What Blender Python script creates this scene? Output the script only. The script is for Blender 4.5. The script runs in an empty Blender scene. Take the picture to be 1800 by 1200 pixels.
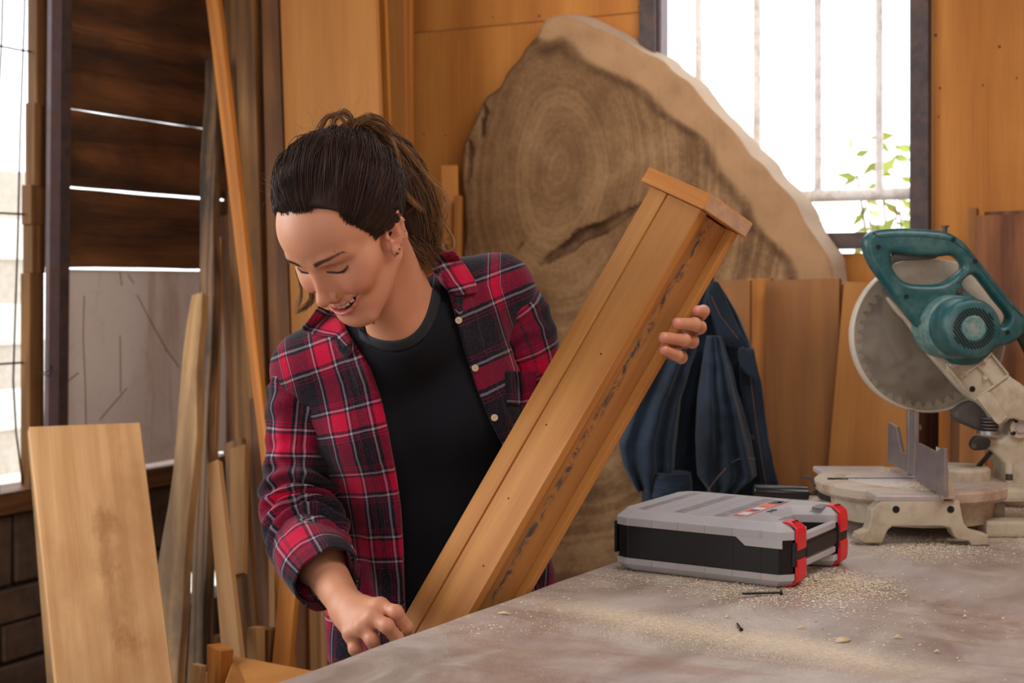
import bpy, bmesh, math, random
import numpy as np
from mathutils import Vector, Matrix, noise
from mathutils.bvhtree import BVHTree
random.seed(7); rng = np.random.default_rng(7)
PI = math.pi
SC = bpy.context.scene
COL = SC.collection
# ------------------------------------------------------------ camera, light, exposure
H = 1.40; F = 2500.0; HY = 500.0          # eye height, focal length in pixels, horizon row
cam = bpy.data.cameras.new('camera'); cam.lens = 50.0; cam.sensor_width = 36.0
cam.shift_y = -(600.0 - HY) / 1800.0
cam.dof.use_dof = True; cam.dof.focus_distance = 2.02; cam.dof.aperture_fstop = 6.0
camo = bpy.data.objects.new('camera', cam); COL.objects.link(camo)
camo.location = (0, 0, H); camo.rotation_euler = (PI/2, 0, 0)
SC.camera = camo
SC.view_settings.view_transform = 'Standard'; SC.view_settings.look = 'None'
SC.view_settings.exposure = -0.08; SC.view_settings.gamma = 1.0
SC.view_settings.use_curve_mapping = False
world = bpy.data.worlds.new('sky'); SC.world = world; world.use_nodes = True
wn = world.node_tree.nodes['Background']
wn.inputs[0].default_value = (0.93, 0.97, 1.0, 1); wn.inputs[1].default_value = 3.2

def area(name, loc, target, sx, sy, power, color):
    l = bpy.data.lights.new(name, 'AREA'); l.shape = 'RECTANGLE'; l.size = sx; l.size_y = sy
    l.energy = power; l.color = color
    o = bpy.data.objects.new(name, l); COL.objects.link(o); o.location = loc
    d = Vector(target) - Vector(loc); o.rotation_euler = d.to_track_quat('-Z', 'Y').to_euler()
    return o
# daylight from the side opening, plus unseen fill lamps added front, right and overhead
area('front_fill', (0.0, -1.5, 1.75), (-0.1, 2.3, 1.1), 2.6, 1.9, 52, (1.0, 0.98, 0.96))  # added soft fill from the camera side
area('side_opening_daylight', (-1.75, 1.9, 1.75), (-0.1, 2.1, 1.15), 1.2, 1.3, 27, (1.0, 0.99, 0.98))
area('top_fill', (0.9, 1.6, 2.68), (0.4, 2.3, 0.9), 1.3, 1.0, 30, (1.0, 0.98, 0.96))  # added overhead fill; the ceiling has no opening
area('right_fill', (1.9, 0.6, 1.7), (0.0, 2.6, 1.1), 1.2, 1.6, 20, (1.0, 0.97, 0.93))  # added weak fill from the right, that wall has no doorway
area('rear_top_fill', (0.2, 3.0, 2.66), (-0.9, 4.0, 1.0), 0.9, 0.9, 12, (1.0, 0.98, 0.96))  # added lamp that brightens the left wall and rear lumber

# ------------------------------------------------------------ helpers
def W(px, py, Y):
    return Vector(((px-900.0)/F*Y, Y, H-(py-HY)/F*Y))

def tag(o, label=None, cat=None, group=None, kind=None):
    if label: o['label'] = label
    if cat: o['category'] = cat
    if group: o['group'] = group
    if kind: o['kind'] = kind
    return o

def empty(name, loc=(0, 0, 0), label=None, cat=None, group=None, kind=None):
    o = bpy.data.objects.new(name, None); COL.objects.link(o); o.location = loc
    o.empty_display_size = 0.05
    return tag(o, label, cat, group, kind)

def link(name, me, mat=None, parent=None, smooth=False, M=None):
    """M is a world matrix; children keep it relative to the parent's location"""
    if mat is not None and not me.materials: me.materials.append(mat)
    o = bpy.data.objects.new(name, me); COL.objects.link(o)
    if M is None: M = Matrix.Identity(4)
    if parent is not None:
        o.parent = parent
        P = Matrix.Identity(4); q = parent
        chain = []
        while q is not None: chain.append(q); q = q.parent
        for q in reversed(chain): P = P @ q.matrix_basis
        o.matrix_basis = P.inverted() @ M
    else:
        o.matrix_basis = M
    if smooth:
        me.polygons.foreach_set('use_smooth', [True]*len(me.polygons))
    return o

def bm_link(name, bm, mat=None, parent=None, smooth=False, M=None, sharp=None):
    me = bpy.data.meshes.new(name); bm.to_mesh(me); bm.free()
    o = link(name, me, mat, parent, smooth, M)
    if smooth and sharp is not None:
        me.set_sharp_from_angle(angle=sharp)
    return o

def np_mesh(name, V, Q):
    me = bpy.data.meshes.new(name)
    V = np.asarray(V, dtype=np.float32); Q = np.asarray(Q, dtype=np.int32)
    me.vertices.add(len(V)); me.vertices.foreach_set('co', V.ravel())
    n = Q.shape[1]
    me.loops.add(Q.size); me.loops.foreach_set('vertex_index', Q.ravel())
    me.polygons.add(len(Q)); me.polygons.foreach_set('loop_start', np.arange(0, Q.size, n, dtype=np.int32))
    me.update(calc_edges=True); me.validate()
    return me

def add_box(bm, x0, x1, y0, y1, z0, z1, M=None):
    vs = []
    for z in (z0, z1):
        for (x, y) in ((x0, y0), (x1, y0), (x1, y1), (x0, y1)):
            p = Vector((x, y, z))
            vs.append(bm.verts.new(M @ p if M is not None else p))
    for f in ((3, 2, 1, 0), (4, 5, 6, 7), (0, 1, 5, 4), (1, 2, 6, 5), (2, 3, 7, 6), (3, 0, 4, 7)):
        bm.faces.new([vs[i] for i in f])

def bevel_all(bm, w, seg=1, angle=0.5):
    bmesh.ops.recalc_face_normals(bm, faces=bm.faces[:])
    es = [e for e in bm.edges if len(e.link_faces) == 2 and e.calc_face_angle(0) > angle]
    bmesh.ops.bevel(bm, geom=es, offset=w, offset_type='OFFSET', segments=seg, profile=0.6, affect='EDGES', clamp_overlap=True)

def box_obj(name, dims, mat, parent=None, M=None, bev=0.0, seg=1):
    bm = bmesh.new(); add_box(bm, *dims)
    if bev: bevel_all(bm, bev, seg)
    return bm_link(name, bm, mat, parent, False, M)

def tube_bm(bm, pts, rads, n=8, cap=True, M=None):
    """tube along points"""
    pts = [Vector(p) for p in pts]
    if not hasattr(rads, '__len__'): rads = [rads]*len(pts)
    rings = []
    t0 = (pts[1]-pts[0]).normalized()
    ref = Vector((0, 0, 1)) if abs(t0.z) < 0.9 else Vector((1, 0, 0))
    nrm = (ref - t0*ref.dot(t0)).normalized()
    for i, p in enumerate(pts):
        if i == 0: t = pts[1]-pts[0]
        elif i == len(pts)-1: t = pts[-1]-pts[-2]
        else: t = pts[i+1]-pts[i-1]
        t.normalize()
        nrm = (nrm - t*nrm.dot(t)).normalized(); b = t.cross(nrm)
        r = []
        for k in range(n):
            a = 2*PI*k/n
            q = p + (nrm*math.cos(a) + b*math.sin(a))*rads[i]
            r.append(bm.verts.new(M @ q if M is not None else q))
        rings.append(r)
    for i in range(len(rings)-1):
        for k in range(n):
            bm.faces.new((rings[i][k], rings[i][(k+1) % n], rings[i+1][(k+1) % n], rings[i+1][k]))
    if cap:
        bm.faces.new(list(reversed(rings[0]))); bm.faces.new(rings[-1])
    return rings

def tube(name, pts, rads, mat, parent=None, n=10, smooth=True, M=None):
    bm = bmesh.new(); tube_bm(bm, pts, rads, n)
    return bm_link(name, bm, mat, parent, smooth, M, sharp=0.7 if smooth else None)

def smooth_poly(pts, it=2):
    """Chaikin corner cutting on a closed outline"""
    P = [tuple(p) for p in pts]
    for _ in range(it):
        Q = []
        for i in range(len(P)):
            a = P[i]; b = P[(i+1) % len(P)]
            Q.append((a[0]*.75+b[0]*.25, a[1]*.75+b[1]*.25)); Q.append((a[0]*.25+b[0]*.75, a[1]*.25+b[1]*.75))
        P = Q
    return P

def profile_mesh(name, outers, holes, half, bev, seg=2):
    """flat outline in (x, z) with holes, thick in y by 2*half, rounded rims"""
    cu = bpy.data.curves.new(name, 'CURVE'); cu.dimensions = '2D'; cu.fill_mode = 'BOTH'
    cu.extrude = max(half-bev, 0.0001); cu.bevel_depth = bev; cu.bevel_resolution = seg; cu.offset = -bev
    for pl in list(outers)+list(holes):
        s = cu.splines.new('POLY'); s.points.add(len(pl)-1)
        for i, p in enumerate(pl): s.points[i].co = (p[0], p[1], 0, 1)
        s.use_cyclic_u = True
    o = bpy.data.objects.new(name, cu); COL.objects.link(o)
    dg = bpy.context.evaluated_depsgraph_get()
    me = bpy.data.meshes.new_from_object(o.evaluated_get(dg), preserve_all_data_layers=False, depsgraph=dg)
    bpy.data.objects.remove(o); bpy.data.curves.remove(cu)
    me.materials.clear()
    n = len(me.vertices); co = np.empty(n*3, dtype=np.float32); me.vertices.foreach_get('co', co); co = co.reshape(-1, 3)
    out = np.c_[co[:, 0], -co[:, 2], co[:, 1]].astype(np.float32)
    me.vertices.foreach_set('co', out.ravel())
    bm = bmesh.new(); bm.from_mesh(me); bmesh.ops.remove_doubles(bm, verts=bm.verts[:], dist=1e-5)
    bmesh.ops.recalc_face_normals(bm, faces=bm.faces[:]); bm.to_mesh(me); bm.free(); me.update()
    return me

def profile(name, outer, holes, y, half, bev, mat, parent=None, seg=2, M=None, smooth=True):
    me = profile_mesh(name, [outer], holes, half, bev, seg)
    MM = (M if M is not None else Matrix.Identity(4)) @ Matrix.Translation((0, y, 0))
    o = link(name, me, mat, parent, smooth, MM)
    if smooth: me.set_sharp_from_angle(angle=0.6)
    return o

# ------------------------------------------------------------ materials
class NT:
    def __init__(s, name):
        s.m = bpy.data.materials.new(name); s.m.use_nodes = True
        s.t = s.m.node_tree; s.t.nodes.clear()
        s.out = s.t.nodes.new('ShaderNodeOutputMaterial')
        s.bsdf = s.t.nodes.new('ShaderNodeBsdfPrincipled')
        s.t.links.new(s.bsdf.outputs[0], s.out.inputs[0])
        s._tc = None
    def n(s, typ, ins=None, **kw):
        nd = s.t.nodes.new('ShaderNode'+typ)
        for k, v in kw.items(): setattr(nd, k, v)
        if ins:
            for k, v in ins.items():
                if v is None: continue
                if isinstance(v, bpy.types.NodeSocket): s.t.links.new(v, nd.inputs[k])
                else: nd.inputs[k].default_value = v
        return nd
    def co(s, kind='Object'):
        if s._tc is None: s._tc = s.n('TexCoord')
        return s._tc.outputs[kind]
    def map(s, v, scale=(1, 1, 1), loc=(0, 0, 0), rot=(0, 0, 0)):
        return s.n('Mapping', {'Vector': v, 'Scale': scale, 'Location': loc, 'Rotation': rot}).outputs[0]
    def noise(s, v, scale, detail=4, rough=0.55, dist=0.0, out='Fac'):
        return s.n('TexNoise', {'Vector': v, 'Scale': scale, 'Detail': detail, 'Roughness': rough, 'Distortion': dist}).outputs[out]
    def ramp(s, f, stops, interp='LINEAR'):
        r = s.n('ValToRGB', {0: f}); cr = r.color_ramp; cr.interpolation = interp
        while len(cr.elements) > 1: cr.elements.remove(cr.elements[-1])
        cr.elements[0].position = stops[0][0]; cr.elements[0].color = rgba(stops[0][1])
        for p, c in stops[1:]:
            e = cr.elements.new(p); e.color = rgba(c)
        return r.outputs[0]
    def mix(s, f, a, b, blend='MIX'):
        m = s.n('Mix', data_type='RGBA', blend_type=blend)
        for k, v in ((0, f), (6, a), (7, b)):
            if isinstance(v, bpy.types.NodeSocket): s.t.links.new(v, m.inputs[k])
            elif k == 0: m.inputs[0].default_value = v
            else: m.inputs[k].default_value = rgba(v)
        return m.outputs[2]
    def math(s, op, a, b=0.0, c=0.0):
        return s.n('Math', {0: a, 1: b, 2: c}, operation=op).outputs[0]
    def set(s, **kw):
        names = {'color': 'Base Color', 'rough': 'Roughness', 'metal': 'Metallic', 'alpha': 'Alpha', 'sub': 'Subsurface Weight',
                 'spec': 'Specular IOR Level', 'trans': 'Transmission Weight', 'sheen': 'Sheen Weight', 'coat': 'Coat Weight', 'ior': 'IOR',
                 'emit': 'Emission Strength', 'emitc': 'Emission Color'}
        for k, v in kw.items():
            i = s.bsdf.inputs[names[k]]
            if isinstance(v, bpy.types.NodeSocket): s.t.links.new(v, i)
            else: i.default_value = rgba(v) if k in ('color', 'emitc') else v
        return s
    def bump(s, h, strength=0.3, dist=0.002):
        b = s.n('Bump', {'Height': h, 'Strength': strength, 'Distance': dist})
        s.t.links.new(b.outputs[0], s.bsdf.inputs['Normal']); return s

def rgba(c):
    if isinstance(c, (int, float)): return (c, c, c, 1)
    return tuple(c) if len(c) == 4 else (c[0], c[1], c[2], 1)

def srgb(r, g, b):
    f = lambda c: (c/255/12.92) if c/255 <= 0.04045 else ((c/255+0.055)/1.055)**2.4
    return (f(r), f(g), f(b), 1)

def wood(name, light, dark, ring=9.0, stain=None, stain_amt=0.0, rough=0.62, bump=0.25, knots=0.0, contrast=1.0, fib=1.0):
    t = NT(name)
    rnd = t.n('ObjectInfo').outputs['Random']
    off = t.n('CombineXYZ', {0: t.math('MULTIPLY', rnd, 13.7), 1: t.math('MULTIPLY', rnd, 7.1), 2: t.math('MULTIPLY', rnd, 31.3)}).outputs[0]
    base = t.n('VectorMath', {0: t.co(), 1: off}, operation='ADD').outputs[0]
    v1 = t.map(base, (1, 1, 0.09))
    warp = t.noise(v1, 6.0, 3, 0.5, 0.3, out='Color')
    v2 = t.n('VectorMath', {0: v1, 1: t.n('VectorMath', {0: warp, 'Scale': 0.16}, operation='SCALE').outputs[0]}, operation='ADD').outputs[0]
    w = t.n('TexWave', {'Vector': v2, 'Scale': ring, 'Distortion': 5.0, 'Detail': 3.0, 'Detail Scale': 1.5}, wave_type='BANDS', bands_direction='X').outputs['Fac']
    n1 = t.noise(v1, 22.0, 6, 0.6, 0.4)
    fine = t.noise(t.map(base, (1, 1, 0.02)), 380.0*fib, 2, 0.5)
    f = t.math('MULTIPLY_ADD', w, 0.38*contrast, t.math('MULTIPLY', n1, 0.62))
    f = t.math('MULTIPLY_ADD', t.math('SUBTRACT', fine, 0.5), 0.35, f)
    mid = tuple((light[i]+dark[i])/2 for i in range(3))
    col = t.ramp(f, [(0.22, dark), (0.47, mid), (0.70, light)])
    if knots > 0:
        vo = t.n('TexVoronoi', {'Vector': t.map(base, (1, 1, 0.5)), 'Scale': 5.5}).outputs['Distance']
        kf = t.ramp(vo, [(0.0, 1.0), (0.05, 0.9), (0.10, 0.0)])
        col = t.mix(t.math('MULTIPLY', kf, knots), col, tuple(c*0.3 for c in dark[:3]))
    if stain is not None:
        sn = t.noise(t.map(base, (1, 1, 0.45)), 5.0, 5, 0.62, 0.5)
        col = t.mix(t.math('MULTIPLY', t.ramp(sn, [(0.42, 0.0), (0.66, 1.0)]), stain_amt), col, stain)
    t.set(color=col, rough=rough, spec=0.35)
    t.bump(t.math('MULTIPLY_ADD', fine, 0.5, n1), bump, 0.0015)
    return t.m

def plain(name, col, rough=0.5, metal=0.0, var=0.15, vs=30.0, bump=0.0, spec=0.5, dirt=None, dirt_amt=0.0, dirt_scale=12.0, **kw):
    t = NT(name)
    nz = t.noise(t.co(), vs, 4, 0.6)
    c2 = tuple(c*(1-var) for c in col[:3]); c3 = tuple(min(1, c*(1+var)) for c in col[:3])
    c = t.ramp(nz, [(0.3, c2), (0.7, c3)])
    if dirt is not None:
        dn = t.noise(t.co(), dirt_scale, 6, 0.68, 0.3)
        c = t.mix(t.math('MULTIPLY', t.ramp(dn, [(0.45, 0.0), (0.62, 1.0)]), dirt_amt), c, dirt)
    t.set(color=c, rough=rough, metal=metal, spec=spec, **kw)
    if bump: t.bump(t.noise(t.co(), vs*3, 5, 0.65), bump, 0.002)
    return t.m

M_ = {}
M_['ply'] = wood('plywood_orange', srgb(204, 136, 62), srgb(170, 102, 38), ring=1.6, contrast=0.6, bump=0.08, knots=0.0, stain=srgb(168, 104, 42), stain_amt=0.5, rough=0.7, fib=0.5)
M_['pale'] = wood('pale_board', srgb(182, 124, 60), srgb(158, 100, 42), ring=2.0, contrast=0.35, bump=0.08, rough=0.65, fib=0.6)
M_['maple'] = wood('maple_board', srgb(208, 164, 114), srgb(180, 132, 84), ring=7.0, contrast=0.5, stain=srgb(146, 96, 50), stain_amt=0.55, bump=0.12, fib=0.7)
M_['orange'] = wood('orange_board', srgb(196, 124, 44), srgb(150, 86, 26), ring=8.0, contrast=0.6, bump=0.15)
M_['olive'] = wood('aged_board', srgb(150, 104, 54), srgb(98, 62, 28), ring=9.0, contrast=0.8, stain=srgb(84, 56, 30), stain_amt=0.5, bump=0.2)
M_['brown'] = wood('brown_board', srgb(136, 88, 46), srgb(84, 50, 24), ring=8.0, contrast=0.7, stain=srgb(66, 40, 22), stain_amt=0.5, bump=0.2)
M_['midbrown'] = wood('weathered_brown_board', srgb(174, 114, 56), srgb(130, 80, 36), ring=5.0, contrast=0.35, stain=srgb(146, 102, 62), stain_amt=0.5, bump=0.2)
M_['live'] = wood('live_edge_board', srgb(190, 150, 100), srgb(142, 102, 58), ring=7.0, contrast=0.6, stain=srgb(74, 58, 44), stain_amt=0.7, knots=0.6, bump=0.3)
M_['bark'] = wood('bark_board', srgb(128, 94, 60), srgb(60, 40, 24), ring=12.0, contrast=1.4, stain=srgb(36, 24, 16), stain_amt=0.9, bump=0.6)
M_['offcut'] = wood('pale_offcut', srgb(196, 150, 98), srgb(158, 112, 66), ring=7.0, contrast=0.6, bump=0.12)
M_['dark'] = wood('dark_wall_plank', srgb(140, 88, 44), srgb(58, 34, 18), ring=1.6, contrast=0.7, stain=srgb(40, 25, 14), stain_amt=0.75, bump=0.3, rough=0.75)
M_['cherry'] = wood('reddish_board', srgb(146, 92, 52), srgb(92, 48, 26), ring=4.0, contrast=0.9, stain=srgb(50, 20, 12), stain_amt=0.5, bump=0.15)
M_['beam'] = wood('sawn_beam', srgb(204, 144, 76), srgb(174, 112, 52), ring=5.0, contrast=0.6, stain=srgb(166, 110, 58), stain_amt=0.4, bump=0.2, fib=0.8)
M_['endgrain'] = plain('end_grain', srgb(196, 158, 124), 0.75, var=0.12, vs=70, bump=0.1)
M_['darkmetal'] = plain('dark_painted_steel', srgb(66, 54, 54), 0.45, 0.2, var=0.25, vs=40, dirt=srgb(112, 78, 58), dirt_amt=0.35, dirt_scale=22)
M_['purplemetal'] = plain('purple_grey_steel', srgb(104, 90, 94), 0.5, 0.1, var=0.15, vs=30, dirt=srgb(120, 80, 60), dirt_amt=0.45, dirt_scale=18)
M_['whitebar'] = plain('white_painted_bar', srgb(246, 240, 234), 0.5, var=0.05, vs=30, dirt=srgb(150, 120, 100), dirt_amt=0.35, dirt_scale=34)
M_['rust'] = plain('rusty_wire', srgb(70, 50, 40), 0.8, 0.3, var=0.3, vs=200)
M_['mason'] = plain('dark_masonry', srgb(80, 60, 46), 0.95, var=0.5, vs=14, bump=0.6, dirt=srgb(112, 78, 48), dirt_amt=0.25, dirt_scale=9)
M_['mortar'] = plain('dark_mortar', srgb(48, 38, 32), 0.95, var=0.2, vs=30, bump=0.4)
M_['block'] = plain('white_block', srgb(226, 222, 214), 0.9, var=0.06, vs=10)
M_['concrete'] = plain('concrete', srgb(130, 122, 112), 0.9, var=0.2, vs=8, bump=0.3)
M_['pipeblue'] = plain('pale_blue_paint', srgb(176, 214, 216), 0.5, var=0.05)
M_['steel'] = plain('steel', srgb(168, 166, 164), 0.35, 0.9, var=0.1, vs=60)
M_['screwdark'] = plain('dark_screw', srgb(58, 54, 52), 0.4, 0.8, var=0.15, vs=300)
# ------------------------------------------------------------ setting
TH = math.radians(27.0)
u_ = Vector((math.sin(TH), math.cos(TH), 0)); v_ = Vector((math.cos(TH), -math.sin(TH), 0)); n_ = Vector((-math.sin(TH), -math.cos(TH), 0))
P0 = Vector((0.31, 3.9, 0))
def tb(px):
    r = (px-900)/F; return (r*P0.y-P0.x)/(v_.x-v_.y*r)
def Yb(px): return P0.y+tb(px)*v_.y
def frame(o, x, y):      # x along, y depth, z up
    z = Vector((0, 0, 1)); return Matrix(((x.x, y.x, z.x, o.x), (x.y, y.y, z.y, o.y), (x.z, y.z, z.z, o.z), (0, 0, 0, 1)))
MB_ = frame(P0, v_, -n_)                 # back wall: local x along the wall, y away from the room
C0 = P0 + v_*(-1.362); C0.z = 0
ML_ = frame(C0, -u_, -v_)                # left wall: local x = s towards the camera, y outwards
def s_of(px):
    r = (px-900)/F; return (C0.x-r*C0.y)/(u_.x-r*u_.y)
def Yl(px): return C0.y-u_.y*s_of(px)
def zl(px, py): return H-(py-HY)/F*Yl(px)
def zb(px, py): return H-(py-HY)/F*Yb(px)

floor = bm_ = bmesh.new(); add_box(bm_, -3.2, 3.6, -3.0, 5.2, -0.12, 0.0)
tag(bm_link('floor', bm_, M_['concrete']), 'grey concrete workshop floor', 'floor', kind='structure')
bm_ = bmesh.new()
add_box(bm_, -1.6, 2.6, -7.4, 0.12, 2.75, 2.83, MB_)
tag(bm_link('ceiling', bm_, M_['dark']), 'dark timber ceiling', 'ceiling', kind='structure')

# back wall: plywood sheets round the window
wb = empty('wall_back', P0, 'orange plywood back wall with barred window', 'wall', kind='structure')
def sheet(name, x0, x1, z0, z1, th=0.018, y=0.0, mat='ply', parent=wb, MW=MB_, flip=False):
    bm = bmesh.new(); add_box(bm, 0, x1-x0, 0, th, 0, z1-z0)
    bevel_all(bm, 0.0015)
    return bm_link(name, bm, M_[mat], parent, False, MW @ Matrix.Translation((x0, y, z0)))
xw0, xw1 = tb(1130), tb(1637)
zs = zb(1500, 437)
seam = zb(900, 42)
sheet('plywood_sheet', -1.36, tb(722)-0.3, 0, 2.75, y=0.03)
sheet('plywood_sheet', tb(722)-0.298, xw0, 0, seam-0.002)
sheet('plywood_sheet', tb(722)-0.298, xw0, seam, 2.75)
sheet('plywood_sheet', xw0+0.001, xw1-0.001, 0, zs-0.012)
sheet('plywood_sheet', xw1, 2.4, 0, 2.75)
sheet('plywood_sheet', xw0+0.001, xw1-0.001, 2.45, 2.75)
box_obj('edge_strip', (0, 0.006, -0.004, 0.004, 0, 1.3), M_['offcut'], wb, MB_ @ Matrix.Translation((xw1+0.001, -0.002, zs-0.1)))
bmn = bmesh.new()
for px, py in ((745, 235), (783, 238), (948, 28), (866, 30), (1645, 62), (1652, 155), (1650, 205), (1757, 82), (1787, 137), (1124, 12), (1126, 28), (1728, 150)):
    r = random.uniform(0.002, 0.004)
    c = Vector((tb(px), -0.0008, zb(px, py)))
    vs = [bmn.verts.new(MB_ @ (c+Vector((math.cos(a)*r, 0, math.sin(a)*r*1.3)))) for a in [k*PI/4 for k in range(8)]]
    bmn.faces.new(vs); 
tag(bm_link('nail_mark', bmn, plain('knot_dark', srgb(52, 26, 14), 0.8), wb), 'small dark knots and nail marks')
# window
win = empty('window_1', P0 + v_*xw0 + Vector((0, 0, zs)), 'bright window with white vertical security bars', 'window', kind='structure')
def wbox(name, px0, px1, z0, z1, y0, y1, mat, bev=0.002):
    x0, x1 = tb(px0), tb(px1)
    return box_obj(name, (x0, x1, y0, y1, z0, z1), M_[mat], win, MB_, bev)
wbox('window_frame', 1130, 1157, zs, 2.4, -0.03, 0.05, 'darkmetal')
wbox('window_frame', 1603, 1637, zs, 2.4, -0.03, 0.05, 'darkmetal')
wbox('window_frame', 1157, 1603, zs, zb(1500, 409), -0.025, 0.05, 'darkmetal')
wbox('window_frame', 1157, 1603, 2.34, 2.4, -0.025, 0.05, 'darkmetal')
wbox('trim_strip', 1157, 1163, zb(1200, 409), 2.34, -0.005, 0.05, 'purplemetal', 0.001)
zr0, zr1 = zb(1500, 351), zb(1500, 329)
for px, rw in ((1215, 6.5), (1319, 7), (1427, 7), (1536, 7)):
    x = tb(px); r = rw/F*Yb(px)
    bm = bmesh.new(); tube_bm(bm, [(x, 0.06, zr1-0.003), (x, 0.06, 1.9), (x, 0.06, 2.45)], r, 12)
    tube_bm(bm, [(x, 0.06, zr1-0.006), (x, 0.06, zr1+0.006)], [r*1.35, r*1.05], 12)
    bm_link('window_bar', bm, M_['whitebar'], win, True, MB_, 0.7)
bm = bmesh.new(); tube_bm(bm, [(xw0, 0.06, (zr0+zr1)/2), (0.2, 0.06, (zr0+zr1)/2), (xw1, 0.06, (zr0+zr1)/2)], (zr1-zr0)/2, 12)
bm_link('window_rail', bm, M_['whitebar'], win, True, MB_, 0.7)
gl = NT('window_glass'); gl.set(color=(1, 1, 1), rough=0.02, trans=1.0, ior=1.1)

# left wall of rough planks with gaps
wl = empty('wall_left', C0, 'dark plank side wall with daylight gaps, white panel and masonry base', 'wall', kind='structure')
s1 = s_of(100)
zgap = [zl(103, y) for y in (470, 327, 187, 45)] + [zl(103, 45)+0.218, zl(103, 45)+0.436]
PM = Matrix(((0, 0, 1, 0), (0, 1, 0, 0), (-1, 0, 0, 0), (0, 0, 0, 1)))   # board z axis -> wall x axis
def lplank(z0, z1, x0, x1, y, th, mat='dark', name='wall_plank', tilt=0.0):
    bm = bmesh.new(); L = x1-x0; n = 8
    hw = (z1-z0)/2
    prev = None
    for i in range(n+1):
        zz = L*i/n
        e0 = -hw + random.uniform(-1, 1)*0.0012; e1 = hw + random.uniform(-1, 1)*0.0012
        ring = [bm.verts.new((e0, 0, zz)), bm.verts.new((e1, 0, zz)), bm.verts.new((e1, th, zz)), bm.verts.new((e0, th, zz))]
        if prev:
            for k in range(4): bm.faces.new((prev[k], prev[(k+1) % 4], ring[(k+1) % 4], ring[k]))
        else: bm.faces.new(ring[::-1])
        prev = ring
    bm.faces.new(prev)
    bmesh.ops.recalc_face_normals(bm, faces=bm.faces[:])
    return bm_link(name, bm, M_[mat], wl, False, ML_ @ Matrix.Translation((x0, y, (z0+z1)/2)) @ PM)
gaps = [0.003, 0.0075, 0.0052, 0.0032, 0.003, 0.003]
for i in range(5):
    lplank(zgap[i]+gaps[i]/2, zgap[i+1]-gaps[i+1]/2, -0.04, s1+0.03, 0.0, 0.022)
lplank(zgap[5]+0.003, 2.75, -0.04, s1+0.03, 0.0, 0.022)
lplank(zgap[0]+0.004, zgap[0]+0.042, 0.02, s1+0.02, -0.03, 0.028, 'dark', 'wall_batten')
# white panel
zp1 = zl(103, 473); zp0 = 0.874
t = NT('stained_white_panel')
st = t.noise(t.map(t.co(), (9, 1, 0.7)), 1.6, 6, 0.7, 0.4)
sc = t.noise(t.map(t.co(), (1, 1, 1)), 7, 6, 0.7, 1.5)
c = t.mix(t.math('MULTIPLY', t.ramp(st, [(0.52, 0.0), (0.66, 1.0)]), 0.5), srgb(236, 222, 212), srgb(184, 148, 112))
c = t.mix(t.math('MULTIPLY', t.ramp(sc, [(0.55, 0.0), (0.75, 1.0)]), 0.3), c, srgb(170, 130, 102))
t.set(color=c, rough=0.6); t.bump(sc, 0.1)
bm = bmesh.new(); add_box(bm, s_of(395), s1+0.01, -0.006, 0.008, zp0, zp1, ML_)
tag(bm_link('white_panel', bm, t.m, wl), 'stained off white sheet panel')
sm = plain('brown_scratch', srgb(140, 92, 58), 0.8)
bm = bmesh.new()
for pts in (((145, 520), (143, 590), (147, 680), (148, 745)), ((238, 518), (262, 565), (290, 615), (312, 645)), ((208, 478), (211, 502)), ((222, 482), (232, 498)), ((100, 682), (135, 655)), ((208, 590), (209, 690)), ((172, 738), (220, 682))):
    for a, b in zip(pts, pts[1:]):
        A = Vector((s_of(a[0]), -0.0062, zl(*a))); B = Vector((s_of(b[0]), -0.0062, zl(*b)))
        tube_bm(bm, [ML_ @ A, ML_ @ B], 0.0016, 5)
bm_link('scratch_mark', bm, sm, wl)
# base of masonry blocks with one missing piece
zb0 = 0.80
bm = bmesh.new(); 
add_box(bm, s_of(440), 3.2, 0.02, 0.14, 0, 0.41, ML_); add_box(bm, s_of(326), 3.2, 0.02, 0.14, 0.41, 0.51, ML_)
add_box(bm, s_of(440), 3.2, 0.02, 0.14, 0.51, zb0, ML_)
bm_link('mortar_bed', bm, M_['mortar'], wl)
rows = [(0.005, 0.2), (0.21, 0.405), (0.415, 0.51), (0.515, 0.605), (0.615, zb0)]
for ri, (z0, z1) in enumerate(rows):
    x = -0.12 + (0.17 if ri % 2 else 0)
    while x < 3.1:
        L = random.uniform(0.3, 0.4)
        xa, xb = x, x+L
        if ri == 2 and xa < s_of(326): xa = s_of(326)+0.005
        if xb-xa > 0.04:
            bm = bmesh.new(); add_box(bm, 0, xb-xa-0.01, 0, 0.12, 0, z1-z0)
            bevel_all(bm, 0.006, 1)
            for vv in bm.verts: vv.co += Vector(noise.noise_vector(vv.co*9+Vector((x, ri, 0))))*0.006
            bm_link('masonry_block', bm, M_['mason'], wl, False, ML_ @ Matrix.Translation((xa, 0.0, z0)))
        x += L
# ledge
lplank(0.806, 0.862, -0.02, 3.1, -0.03, 0.13, 'brown', 'ledge_board')
lplank(0.868, zp1, -0.05, s_of(402), 0.012, 0.02, 'dark', 'wall_plank')
# post and frame of the grille opening
def lbox(name, x0, x1, y0, y1, z0, z1, mat, bev=0.003, parent=wl):
    bm = bmesh.new(); add_box(bm, x0, x1, y0, y1, z0, z1)
    if bev: bevel_all(bm, bev)
    return bm_link(name, bm, M_[mat], parent, False, ML_)
g = empty('window_2', ML_ @ Vector((s_of(60), 0, 0.86)), 'side opening covered by a rusty rod grille', 'window', kind='structure')
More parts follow.
